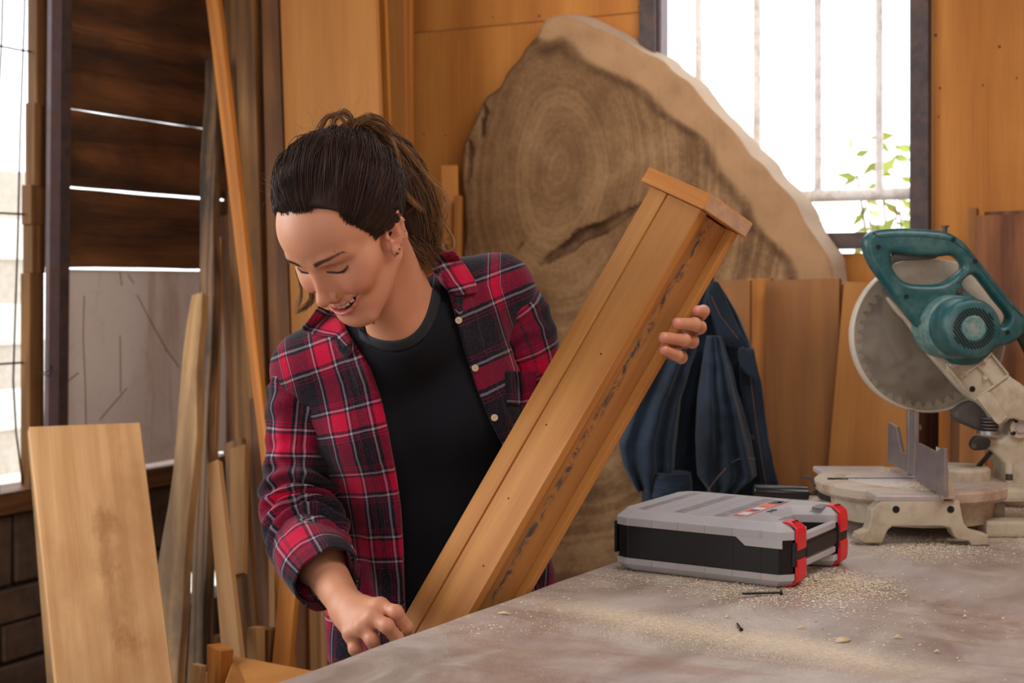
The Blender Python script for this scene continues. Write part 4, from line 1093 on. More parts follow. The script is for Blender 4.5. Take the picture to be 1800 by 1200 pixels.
hole_m = plain('black_hole', srgb(12, 12, 12), 0.8, var=0.0)
ZB = ZT
saw = empty('mitre_saw', (0.745, 2.64, ZT), 'teal and cream mitre saw with dusty round blade guard on the bench', 'power saw')
YB = 2.66                       # blade plane
# base ends with arched legs
front = [(1548, 878), (1686, 878), (1690, 900), (1694, 918), (1704, 930), (1736, 938), (1740, 956), (1708, 957), (1702, 949), (1684, 947), (1676, 940), (1670, 926), (1655, 923), (1568, 923), (1560, 930), (1550, 953), (1520, 953), (1505, 945), (1508, 937), (1524, 930), (1530, 916), (1532, 896)]
XF = [(a, b) for a, b in front]
def zfit(poly, Yd):
    q = [XZ(a, b, Yd) for a, b in poly]; zmin = min(z for x, z in q)
    return [(x, z-zmin+ZB+0.0008) for x, z in q]
pf = zfit(front, 2.45)
profile('base_end', pf, [], 2.465, 0.018, 0.003, cream, saw)
x0, x1 = XZ(1535, 0, 2.45)[0], XZ(1690, 0, 2.45)[0]
pb = [(x, z) for x, z in pf]
profile('base_end', pb, [], 2.83, 0.018, 0.003, cream, saw)
box_obj('base_table', (x0+0.004, x1-0.03, 2.447, 2.56, ZB+0.076, ZB+0.087), castal, saw, bev=0.002)
box_obj('base_table', (x0-0.02, x1-0.03, 2.74, 2.848, ZB+0.076, ZB+0.087), castal, saw, bev=0.002)
for a in (1575, 1671):
    x, z = XZ(a, 895, 2.447); bm = bmesh.new(); tube_bm(bm, [(x, 2.4462, z), (x, 2.452, z)], 0.0062, 16); bm_link('bolt_hole', bm, hole_m, saw)
cx, cy = 0.742, 2.645
bm = bmesh.new(); tube_bm(bm, [(cx, cy, ZB+0.022), (cx, cy, ZB+0.062)], [0.145, 0.150], 48); bm_link('base_drum', bm, cream, saw, True, None, 0.6)
bm = bmesh.new()
add_box(bm, cx+0.03, cx+0.17, cy-0.02, cy+0.05, ZB+0.02, ZB+0.06); bevel_all(bm, 0.006, 2); bm_link('rear_strut', bm, cream, saw)
bm = bmesh.new(); add_box(bm, cx+0.10, cx+0.185, cy-0.12, cy-0.07, ZB+0.001, ZB+0.03); bevel_all(bm, 0.006, 2); bm_link('rear_foot', bm, cream, saw)
# turntable
def lathe(name, prof, c, mat, n=64, par=saw, axis='Z', sx=1.0):
    bm = bmesh.new(); rings = []
    for r, z in prof:
        rings.append([bm.verts.new((c[0]+r*math.cos(2*PI*k/n)*sx, c[1]+r*math.sin(2*PI*k/n), c[2]+z)) if axis == 'Z' else
                      bm.verts.new((c[0]+r*math.cos(2*PI*k/n), c[1]-z, c[2]+r*math.sin(2*PI*k/n))) for k in range(n)])
    for i in range(len(rings)-1):
        for k in range(n): bm.faces.new((rings[i][k], rings[i][(k+1) % n], rings[i+1][(k+1) % n], rings[i+1][k]))
    bm.faces.new(rings[0][::-1]); bm.faces.new(rings[-1])
    bmesh.ops.recalc_face_normals(bm, faces=bm.faces[:])
    return bm_link(name, bm, mat, par, True, None, 0.5)
ring_m = plain('worn_cast_rim', srgb(186, 168, 150), 0.55, var=0.06, dirt=srgb(150, 108, 76), dirt_amt=0.7, dirt_scale=12)
lathe('table_rim', [(0.150, 0.062), (0.170, 0.064), (0.176, 0.070), (0.176, 0.084), (0.172, 0.0875), (0.130, 0.0880)], (cx, cy, ZB), ring_m)
lathe('turntable', [(0.128, 0.080), (0.1285, 0.0885), (0.126, 0.0898), (0.01, 0.0900)], (cx+0.01, cy, ZB), castal)
box_obj('kerf_slot', (cx-0.155, cx+0.05, cy-0.003, cy+0.003, ZB+0.0885, ZB+0.0906), hole_m, saw)
lathe('rear_boss', [(0.060, 0.080), (0.060, 0.108), (0.055, 0.113), (0.01, 0.113)], (cx+0.085, cy, ZB), cream, 40)
bm = bmesh.new(); add_box(bm, cx+0.06, cx+0.24, cy-0.10, cy+0.06, ZB+0.060, ZB+0.086); bevel_all(bm, 0.008, 2); bm_link('scale_arm', bm, cream, saw)
for dx in (0.085, 0.113):
    box_obj('scale_mark', (cx+dx, cx+dx+0.0012, cy-0.1010, cy-0.0995, ZB+0.066, ZB+0.083), hole_m, saw)
# dust heaps on the table
for (px, py, sx, sy, n) in ((1560, 826, 22, 5, 500), (1605, 853, 34, 7, 700), (1640, 864, 20, 5, 300), (1500, 840, 30, 8, 140)):
    bm = bmesh.new()
    for _ in range(n):
        gx, gy = random.gauss(0, 1)*0.6, random.gauss(0, 1)*0.6
        zt = ZB+0.0905; Yd = (H-zt)*F/(py+gy*sy-HY); p = Vector(((px+gx*sx-900)/F*Yd, Yd, zt+0.004*random.random()*math.exp(-gx*gx-gy*gy)))
        if (p.x-cx)**2+(p.y-cy)**2 < 0.165**2: chip(p, random.uniform(0.0006, 0.0018))
    tag(bm_link('sawdust', bm, dust_m, None), 'little heap of sawdust on the saw table, '+{1560: 'behind the far fence half', 1605: 'in front of the near fence half', 1640: 'at the foot of the near fence', 1500: 'thin scatter at its left rim'}[px], 'sawdust', kind='stuff')
# fences: plates along the depth direction
def fence(name, pts, X, th):
    bm = bmesh.new(); q = []
    for px, py in pts:
        Y = X*F/(px-900); q.append((Y, H-(py-HY)/F*Y))
    a = [bm.verts.new((X, y, z)) for y, z in q]; b = [bm.verts.new((X+th, y, z)) for y, z in q]
    bm.faces.new(a); bm.faces.new(b[::-1])
    for k in range(len(q)): bm.faces.new((a[k], b[k], b[(k+1) % len(q)], a[(k+1) % len(q)]))
    bevel_all(bm, 0.0008); return bm_link(name, bm, fence_m, saw)
XFn = 0.735
fence('fence', [(1609, 843), (1612, 778), (1616, 780), (1643, 794), (1655, 787), (1659, 788), (1660, 874)], XFn, 0.007)
fence('fence', [(1560, 812), (1561, 742), (1575, 750), (1584, 794), (1593, 799), (1596, 722), (1609, 724), (1608, 838)], XFn, 0.007)
profile('fence_bracket', [XZ(a, b, 2.43) for a, b in ((1660, 790), (1664, 800), (1672, 830), (1684, 868), (1684, 879), (1660, 879))], [], 2.46, 0.02, 0.002, cream, saw)
profile('fence_bracket', [XZ(a, b, 2.62) for a, b in ((1600, 722), (1612, 722), (1612, 748), (1624, 748), (1624, 757), (1612, 757), (1611, 838), (1600, 838))], [], 2.64, 0.006, 0.001, fence_m, saw)
box_obj('table_insert', (0.7358, 0.7425, 2.57, 2.59, ZB+0.0902, ZB+0.15), M_['pale'], saw)
# side handle with knob
hy = 2.66
tube('handle_rod', [XZ(1415, 866, hy)[:1]+(hy,)+XZ(1415, 866, hy)[1:], XZ(1470, 868, hy)[:1]+(hy,)+XZ(1470, 868, hy)[1:]], 0.0045, dkg, saw)
X0, Z0 = XZ(1325, 863, hy); X1, Z1 = XZ(1421, 867, hy)
gm = rub
bm = bmesh.new(); tube_bm(bm, [(X0, hy, Z0), (X0+0.002, hy, Z0), (X1-0.002, hy, Z1), (X1, hy, Z1)], [0.0115, 0.0135, 0.0125, 0.010], 20)
bm_link('side_grip', bm, plain('black_grip', srgb(26, 25, 27), 0.28, var=0.1), saw, True, None, 0.8)
profile('rod_bracket', [XZ(a, b, hy) for a, b in ((1430, 850), (1440, 848), (1452, 862), (1470, 866), (1470, 884), (1440, 876))], [], hy, 0.012, 0.002, dkg, saw)
profile('pointer', [XZ(a, b, 2.6) for a, b in ((1409, 835), (1424, 837), (1430, 841), (1434, 856), (1430, 856), (1427, 845), (1409, 838))], [], 2.6, 0.002, 0.0003, dkg, saw)
# blade with teeth
bcx, bcz = XZ(1625, 600, YB); br = 116/F*YB
pts = []
NTt = 40
for k in range(NTt):
    a = 2*PI*k/NTt
    for da, r in ((0.0, 1.0), (0.03, 1.0), (0.05, 0.93), (0.11, 0.90)):
        pts.append((bcx+br*r*math.cos(a+da), bcz+br*r*math.sin(a+da)))
bl = profile('blade', pts, [], YB+0.012, 0.0012, 0.0002, blade_m, saw, smooth=False)
bm = bmesh.new(); tube_bm(bm, [(bcx, YB+0.002, bcz), (bcx, YB+0.012, bcz)], [0.028, 0.03], 24); bm_link('arbor_flange', bm, dkg, bl, True, None, 0.6)
# guard: clear face, milky rim and back
gcx, gcz = XZ(1632, 590, YB); gr = 134/F*YB
def circ(cx, cz, r, n=72, a0=0, a1=2*PI): return [(cx+r*math.cos(a0+(a1-a0)*k/n), cz+r*math.sin(a0+(a1-a0)*k/n)) for k in range(n)]
profile('guard_face', circ(gcx, gcz, gr), [], YB-0.006, 0.0012, 0.0005, clear, saw)['label'] = 'dusty clear plastic blade guard'
profile('guard_rim', circ(gcx, gcz, gr+0.001), [circ(gcx, gcz, gr-0.0035)], YB+0.010, 0.017, 0.003, milky, saw)
profile('guard_back', circ(gcx, gcz, gr-0.002), [], YB+0.030, 0.0015, 0.0005, milky, saw)
# inner upper guard, dark casting seen through the plastic
ig = [(1552, 520), (1560, 515), (1600, 540), (1640, 600), (1668, 640), (1640, 642), (1590, 641), (1575, 630), (1560, 600), (1550, 560)]
profile('inner_guard', XZs(ig, YB, 2), [], YB-0.001, 0.003, 0.001, plain('brown_guard_inner', srgb(92, 76, 64), 0.6, var=0.15, dirt=srgb(60, 40, 32), dirt_amt=0.5), saw)
up = [(1538, 482), (1560, 464), (1600, 455), (1660, 454), (1710, 472), (1745, 505), (1762, 545), (1755, 600), (1700, 600), (1640, 560), (1570, 510)]
profile('upper_guard', XZs(up, YB, 2), [], YB-0.012, 0.004, 0.003, plain('upper_guard_beige', srgb(200, 190, 172), 0.55, var=0.05, dirt=srgb(160, 140, 116), dirt_amt=0.4), saw)
# cream gear plate along the diagonal
gp = [(1556, 520), (1574, 530), (1604, 556), (1640, 600), (1690, 640), (1722, 690), (1714, 708), (1690, 690), (1655, 650), (1622, 612), (1596, 568), (1575, 548)]
profile('gear_plate', XZs(gp, 2.63, 1), [], 2.635, 0.012, 0.004, cream, saw)
# arm casting
arm = [(1664, 642), (1700, 636), (1743, 620), (1760, 640), (1775, 660), (1803, 678), (1830, 705), (1838, 740), (1800, 742), (1780, 735), (1770, 744), (1757, 748), (1748, 740), (1738, 722), (1720, 706), (1700, 690)]
YA = 2.59
profile('arm', XZs(arm, YA, 1), [], YA+0.034, 0.028, 0.004, cream, saw)
def rib(a, b, w=0.0022, d=0.012, Y=YA):
    A = XZ(*a, Y); B = XZ(*b, Y); tube('rib', [(A[0], Y+0.003, A[1]), (B[0], Y+0.003, B[1])], [w, w], cream, saw, 8)
for a, b in (((1666, 642), (1712, 700)), ((1690, 664), (1732, 632)), ((1708, 630), (1750, 676)), ((1732, 632), (1745, 620)), ((1745, 624), (1773, 658)), ((1714, 703), (1773, 660)), ((1672, 646), (1742, 621))): rib(a, b)
for px, py in ((1698, 656), (1732, 663), (1732, 632)):
    A = XZ(px, py, YA); bm = bmesh.new(); tube_bm(bm, [(A[0], YA-0.002, A[1]), (A[0], YA+0.01, A[1])], 0.0045, 14); bm_link('boss', bm, cream, saw, True, None, 0.6)
for px, py, r in ((1711, 684, .0055), (1742, 719, .0038), (1756, 738, .0034)):
    A = XZ(px, py, YA); bm = bmesh.new(); tube_bm(bm, [(A[0], YA+0.0052, A[1]), (A[0], YA+0.02, A[1])], r, 14); bm_link('bolt_hole', bm, hole_m, saw)
profile('arm_pad', XZs([(1718, 700), (1738, 688), (1748, 695), (1773, 733), (1757, 747), (1750, 742)], YA, 0), [], YA+0.004, 0.004, 0.002, cream, saw)
# hinge and rear column
YH = 2.62
col_ = [(1768, 772), (1776, 742), (1795, 720), (1825, 712), (1850, 740), (1856, 800), (1852, 885), (1800, 890), (1768, 888), (1757, 878), (1764, 850), (1766, 818), (1750, 800), (1728, 782), (1732, 770)]
profile('hinge_column', XZs(col_, YH, 1), [], YH+0.03, 0.035, 0.006, cream, saw)
A = XZ(1792, 752, YH-0.008)
bm = bmesh.new(); tube_bm(bm, [(A[0], YH-0.012, A[1]), (A[0], YH+0.002, A[1])], 0.018, 28); bm_link('hinge_ring', bm, cream, saw, True, None, 0.6)
bm = bmesh.new(); tube_bm(bm, [(A[0], YH-0.015, A[1]), (A[0], YH, A[1])], 0.0085, 20); bm_link('hinge_pin', bm, castal, saw, True, None, 0.6)
for px, py in ((1782, 738), (1778, 760)):
    A = XZ(px, py, YH); bm = bmesh.new(); tube_bm(bm, [(A[0], YH-0.0122, A[1]), (A[0], YH-0.005, A[1])], 0.0042, 10); bm_link('hinge_gap', bm, hole_m, saw)
A = XZ(1770, 842, YH)
for k, (r, z0, z1, m_) in enumerate(((0.0085, -0.02, 0.0, castal), (0.0065, 0.0, 0.012, dkg), (0.008, 0.012, 0.032, cream))):
    bm = bmesh.new(); tube_bm(bm, [(A[0], YH-0.012, A[1]+z0), (A[0], YH-0.012, A[1]+z1)], r, 14); bm_link('detent_pin', bm, m_, saw, True, None, 0.6)
# bellows, disc, bracket under the arm
profile('rubber_boot', XZs([(1674, 728), (1682, 718), (1700, 706), (1716, 704), (1740, 728), (1756, 748), (1748, 756), (1722, 758), (1700, 748), (1680, 740)], 2.63, 1), [], 2.64, 0.02, 0.008, plain('grey_boot', srgb(84, 78, 74), 0.6, var=0.2), saw)
A = XZ(1738, 759, 2.61); bm = bmesh.new(); tube_bm(bm, [(A[0], 2.61, A[1]-0.004), (A[0], 2.61, A[1]+0.003)], 0.0215, 30); bm_link('spring_seat', bm, M_['steel'], saw, True, None, 0.6)
for k in range(4):
    bm = bmesh.new(); tube_bm(bm, [(A[0]+0.002, 2.61, A[1]+0.006+k*0.006), (A[0]+0.002, 2.61, A[1]+0.009+k*0.006)], 0.0165, 24); bm_link('spring_coil', bm, dkg, saw, True, None, 0.6)
profile('stop_bracket', XZs([(1705, 775), (1716, 764), (1740, 770), (1738, 788), (1712, 792), (1705, 786)], 2.60, 1), [], 2.60, 0.008, 0.002, rub, saw)
A = XZ(1712, 784, 2.59); bm = bmesh.new(); tube_bm(bm, [(A[0], 2.588, A[1]), (A[0], 2.6, A[1])], 0.0045, 12); bm_link('stop_bolt', bm, dkg, saw, True, None, 0.6)
A = XZ(1742, 794, 2.62); B = XZ(1704, 838, 2.66); tube('strut_rod', [(A[0], 2.62, A[1]), (B[0], 2.66, B[1])], 0.0045, rub, saw)
# D handle housing
hout = [(1514, 428), (1519, 415), (1530, 406), (1545, 403), (1580, 401), (1625, 403), (1655, 406), (1672, 412), (1690, 424), (1708, 446), (1735, 480), (1765, 518), (1790, 545), (1801, 558), (1802, 575), (1795, 588), (1780, 600), (1764, 607), (1748, 608), (1720, 640), (1680, 642), (1664, 634), (1640, 606), (1610, 576), (1575, 532), (1545, 492), (1522, 458)]
h1 = [(1562, 448), (1566, 444), (1600, 450), (1645, 452), (1668, 448), (1680, 454), (1688, 464), (1688, 474), (1672, 486), (1652, 500), (1610, 500), (1588, 497), (1572, 482), (1563, 464)]
h2 = [(1686, 500), (1692, 490), (1703, 482), (1712, 483), (1728, 503), (1748, 530), (1766, 550), (1768, 562), (1757, 576), (1748, 560), (1720, 528), (1700, 515)]
YD = 2.60
profile('handle_housing', XZs(hout, YD, 2), [XZs(h1, YD, 2), XZs(h2, YD, 2)], YD, 0.019, 0.0115, teal, saw, seg=4)
tr_ = [(1562, 444), (1600, 446), (1650, 449), (1640, 456), (1600, 458), (1580, 459), (1569, 463), (1564, 470)]
profile('trigger', XZs(tr_, YD, 1), [], YD, 0.008, 0.002, plain('trigger_grey', srgb(62, 60, 60), 0.45), saw)
# seam line on the housing
sm_ = plain('seam_teal', srgb(14, 50, 52), 0.5)
sl = [(1534, 408), (1545, 417), (1580, 415), (1620, 415), (1660, 420), (1676, 424), (1700, 442), (1735, 487), (1770, 530), (1798, 556)]
tube('housing_seam', [(XZ(a, b, YD-0.019)[0], YD-0.0188, XZ(a, b, YD-0.019)[1]) for a, b in sl], 0.0008, sm_, saw, 6)
for px, py in ((1544, 434), (1676, 421), (1714, 459), (1593, 521), (1771, 584)):
    A = XZ(px, py, YD-0.019); bm = bmesh.new(); tube_bm(bm, [(A[0], YD-0.0205, A[1]), (A[0], YD-0.01, A[1])], 0.0042, 14); bm_link('screw_recess', bm, hole_m, saw, True, None, 0.6)
A = XZ(1661, 404, YD); bm = bmesh.new(); tube_bm(bm, [(A[0], YD, A[1]-0.004), (A[0], YD, A[1]+0.005), (A[0], YD, A[1]+0.0052), (A[0], YD, A[1]+0.008)], [0.0045, 0.0045, 0.0075, 0.0075], 14); bm_link('lock_bolt', bm, dkg, saw, True, None, 0.6)
tube('cable_sleeve', [(XZ(1788, 586, 2.6)[0], 2.6, XZ(0, 582, 2.6)[1]), (XZ(1800, 600, 2.6)[0], 2.6, XZ(0, 602, 2.6)[1]), (XZ(1822, 640, 2.6)[0], 2.62, XZ(0, 640, 2.6)[1]), (XZ(1850, 720, 2.6)[0], 2.7, XZ(0, 720, 2.6)[1]), (XZ(1880, 860, 2.6)[0], 2.72, ZB+0.01), (XZ(1960, 880, 2.6)[0], 2.72, ZB+0.006)], [0.009, 0.009, 0.0065, 0.005, 0.005, 0.005], rub, saw)
# motor drum towards the viewer
mx_, mz_ = XZ(1712, 577, 2.475)
mx2 = mx_-0.012
def drum(name, prof, mat):
    bm = bmesh.new(); rings = []; n = 48
    for r, d in prof:        # d = distance from front towards the saw
        f = d/0.13; ox = mx_-0.010*f
        rings.append([bm.verts.new((ox+r*math.cos(2*PI*k/n), 2.475+d, mz_+r*1.03*math.sin(2*PI*k/n))) for k in range(n)])
    for i in range(len(rings)-1):
        for k in range(n): bm.faces.new((rings[i][k], rings[i][(k+1) % n], rings[i+1][(k+1) % n], rings[i+1][k]))
    bm.faces.new(rings[0][::-1]); bm.faces.new(rings[-1])
    bmesh.ops.recalc_face_normals(bm, faces=bm.faces[:]); return bm_link(name, bm, mat, saw, True, None, 0.5)
drum('motor_housing', [(0.040, 0.0), (0.047, 0.003), (0.0505, 0.010), (0.0515, 0.040), (0.052, 0.075)], teal)
drum('motor_collar', [(0.0535, 0.070), (0.055, 0.073), (0.056, 0.10), (0.057, 0.145)], tealdust)
drum('motor_cap', [(0.020, -0.0012), (0.0215, 0.0), (0.0215, 0.004)], tealdust)
def slot(dx, dz, L, ang):
    M = Matrix.Translation((mx_+dx, 2.475, mz_+dz)) @ Matrix.Rotation(-ang, 4, 'Y')
    box_obj('vent_slot', (-L/2, L/2, -0.0010, 0.004, -0.0013, 0.0013), hole_m, saw, M, 0.0003)
aa = math.radians(-55)
ux, uz = math.cos(aa), math.sin(aa); wx, wz = -math.sin(aa), math.cos(aa)
for k in range(-8, 9):
    w = k*0.0045
    half = math.sqrt(max(0, 0.037**2-w*w)); inn = math.sqrt(max(0, 0.0225**2-w*w)) if abs(w) < 0.0225 else 0
    if half-inn < 0.006: continue
    if inn > 0:
        for sgn in (-1, 1):
            c = sgn*(half+inn)/2; slot(ux*c+wx*w, uz*c+wz*w, half-inn-0.002, aa)
    else: slot(wx*w, wz*w, half*2-0.002, aa)
A = XZ(1622, 567, 2.58); B = XZ(1687, 511, 2.58)
for q in (A, B):
    bm = bmesh.new(); tube_bm(bm, [(q[0], 2.575, q[1]), (q[0], 2.60, q[1])], 0.0062, 12); bm_link('housing_bolt', bm, dkg, saw, True, None, 0.6)

# ------------------------------------------------------------ denim jacket hanging behind the box section
t = NT('dark_denim')
tw = t.n('TexWave', {'Vector': t.map(t.co(), (1, 1, 1), rot=(0, 0.8, 0)), 'Scale': 420.0, 'Distortion': 1.0}).outputs['Fac']
ln = t.noise(t.co(), 7, 5, 0.6); fn = t.noise(t.co(), 160, 4, 0.7)
c = t.ramp(t.math('MULTIPLY_ADD', fn, 0.35, t.math('MULTIPLY', ln, 0.65)), [(0.35, srgb(18, 26, 36)), (0.65, srgb(40, 54, 70))])
t.set(color=c, rough=0.85, sheen=0.15, spec=0.2); t.bump(t.math('MULTIPLY_ADD', tw, 0.4, fn), 0.25, 0.001); denim = t.m
jk = empty('denim_jacket', W(1255, 880, 3.2), 'dark blue denim jacket hanging in front of the boards', 'jacket')
def drape(name, rows, Y0, depth, nf, amp, seed, par=jk, mat=denim, n=56, nr=44, open_bottom=True):
    """closed hanging tube of cloth; rows = (py, pxL, pxR[, dY])"""
    rows = [tuple(r)+(0.0,)*(4-len(r)) for r in rows]
    ys = np.array([r[0] for r in rows], float)
    bm = bmesh.new(); prev = None
    for i in range(nr+1):
        f = i/nr; py = ys[0]+(ys[-1]-ys[0])*f
        L = np.interp(py, ys, [r[1] for r in rows]); R = np.interp(py, ys, [r[2] for r in rows]); dY = np.interp(py, ys, [r[3] for r in rows])
        L += 1.5*noise.noise(Vector((py*0.03, seed, 0))); R += 1.5*noise.noise(Vector((py*0.03, seed+5, 0)))
        Yc = Y0+dY; xc = (L+R)/2; hw = (R-L)/2/F*Yc
        dd = min(depth, hw*0.9)
        ring = []
        for k in range(n):
            a = 2*PI*k/n; c_, s_ = math.cos(a), math.sin(a)
            x = hw*(abs(c_)**0.8)*(1 if c_ > 0 else -1); y = -dd*(abs(s_)**0.8)*(1 if s_ > 0 else -1)
            s = (x/hw*0.5+0.5)*nf
            am = amp*min(1, f*2.2+0.25)*(1-abs(c_)**6)
            fold = math.sin(2*PI*(s+0.5*noise.noise(Vector((s*0.7, f*1.6, seed))))+0.8*f)
            wr = noise.noise(Vector((x*22, f*7, seed*3.1)))*0.6+noise.noise(Vector((x*45, f*16, seed*2)))*0.35
            y += -am*fold*(1 if s_ > 0 else 0.3) - amp*0.7*wr
            p = W(xc, py, Yc)
            ring.append(bm.verts.new((p.x+x, Yc+y, p.z)))
        if prev:
            for k in range(n): bm.faces.new((prev[k], prev[(k+1) % n], ring[(k+1) % n], ring[k]))
        else: bm.faces.new(ring)
        prev = ring
    bm.faces.new(prev[::-1]) if not open_bottom else None
    bmesh.ops.recalc_face_normals(bm, faces=bm.faces[:])
    o = bm_link(name, bm, mat, par, True, None)
    if open_bottom:
        md = o.modifiers.new('t', 'SOLIDIFY'); md.thickness = 0.003; md.offset = -1
    return o
drape('jacket_body', [(498, 1238, 1262), (540, 1215, 1290), (600, 1190, 1318), (700, 1150, 1340), (800, 1130, 1356), (860, 1128, 1366), (905, 1126, 1374)], 3.22, 0.05, 4.5, 0.022, 1.0)
drape('sleeve', [(545, 1188, 1232), (600, 1160, 1228), (700, 1112, 1196), (780, 1088, 1188), (820, 1096, 1184), (862, 1118, 1166)], 3.14, 0.05, 2.4, 0.017, 5.0)
drape('sleeve', [(590, 1242, 1268), (640, 1234, 1284), (700, 1226, 1300), (780, 1222, 1322), (836, 1226, 1330), (866, 1248, 1292)], 3.10, 0.045, 2.6, 0.015, 9.0)
drape('cuff', [(830, 1150, 1214), (850, 1148, 1216), (873, 1146, 1217)], 3.11, 0.04, 1.0, 0.003, 3.0)
drape('front_placket', [(612, 1298, 1324, 0), (680, 1302, 1340, 0), (760, 1318, 1348, 0), (850, 1338, 1368, 0)], 3.12, 0.012, 1.0, 0.004, 12.0, nr=30)
def patch(name, outline, Y, th, mat, par, bulge=0.0):
    """cloth leaf: filled outline with thickness, slightly domed"""
    q = smooth_poly([XZ(a, b, Y) for a, b in outline], 1)
    o = profile(name, q, [], Y, th, th*0.9, mat, par, seg=2)
    return o
patch('collar', [(1247, 499), (1256, 492), (1266, 498), (1280, 535), (1298, 575), (1317, 608), (1305, 618), (1275, 610), (1262, 600), (1252, 560), (1243, 525)], 3.13, 0.006, denim, jk)
patch('collar', [(1300, 604), (1322, 622), (1336, 672), (1310, 656), (1297, 640)], 3.085, 0.004, denim, jk)
stm = plain('orange_stitching', srgb(120, 84, 62), 0.8)
for pts, Y in ((((1240, 868), (1262, 838), (1286, 812), (1300, 806), (1328, 806)), 3.052), (((1318, 655), (1330, 750), (1346, 850)), 3.098), (((1250, 520), (1266, 555), (1298, 596)), 3.122)):
    tube('stitching', [(XZ(a, b, Y)[0], Y, XZ(a, b, Y)[1]) for a, b in pts], 0.0008, stm, jk, 5)
A = W(1322, 767, 3.1); bm = bmesh.new(); tube_bm(bm, [A, A+Vector((0, -0.004, 0))], 0.006, 14); bm_link('button', bm, M_['screwdark'], jk, True, None, 0.6)
A = W(1252, 500, 3.2)
tag(tube('hook', [A+Vector((0, 0.14, 0.02)), A+Vector((0, 0.02, 0.0)), A+Vector((0, 0.0, 0.02))], 0.004, M_['rust'], None), 'rusty hook carrying the jacket, hidden by its collar', 'hook')
# ------------------------------------------------------------ the woman: body
t = NT('skin')
vc = t.n('Attribute', attribute_name='tint').outputs['Color']
nz = t.noise(t.co(), 18, 4, 0.6); fz = t.noise(t.co(), 420, 3, 0.6)
c = t.mix(t.math('MULTIPLY', t.ramp(nz, [(0.4, 0.0), (0.65, 1.0)]), 0.16), vc, srgb(196, 118, 96))
t.set(color=c, rough=0.46, spec=0.4, sub=0.12)
t.bsdf.inputs['Subsurface Radius'].default_value = (1.0, 0.35, 0.2); t.bsdf.inputs['Subsurface Scale'].default_value = 0.006
t.bump(fz, 0.06, 0.0006); skin = t.m
SK = np.array(srgb(202, 142, 110)[:3])

Rm = np.array([[-0.8258, -0.3975, -0.4001], [0.564, -0.5803, -0.5875], [0.0013, -0.7108, 0.7034]])
HT = np.array([-0.22584, 1.98483, 1.46865])
RL = Rm @ np.diag([-1.0, 1, 1])               # columns: her left, forward, up
def Hd(l, f, u): return RL @ np.array([l, f, u])+HT
def toL(P): return (np.asarray(P)-HT) @ RL    # world -> head local
def w3(px, py, Y): return np.array(W(px, py, Y))
NB = w3(716, 548, 2.13)
SKB = Hd(0, -0.03, -0.045)

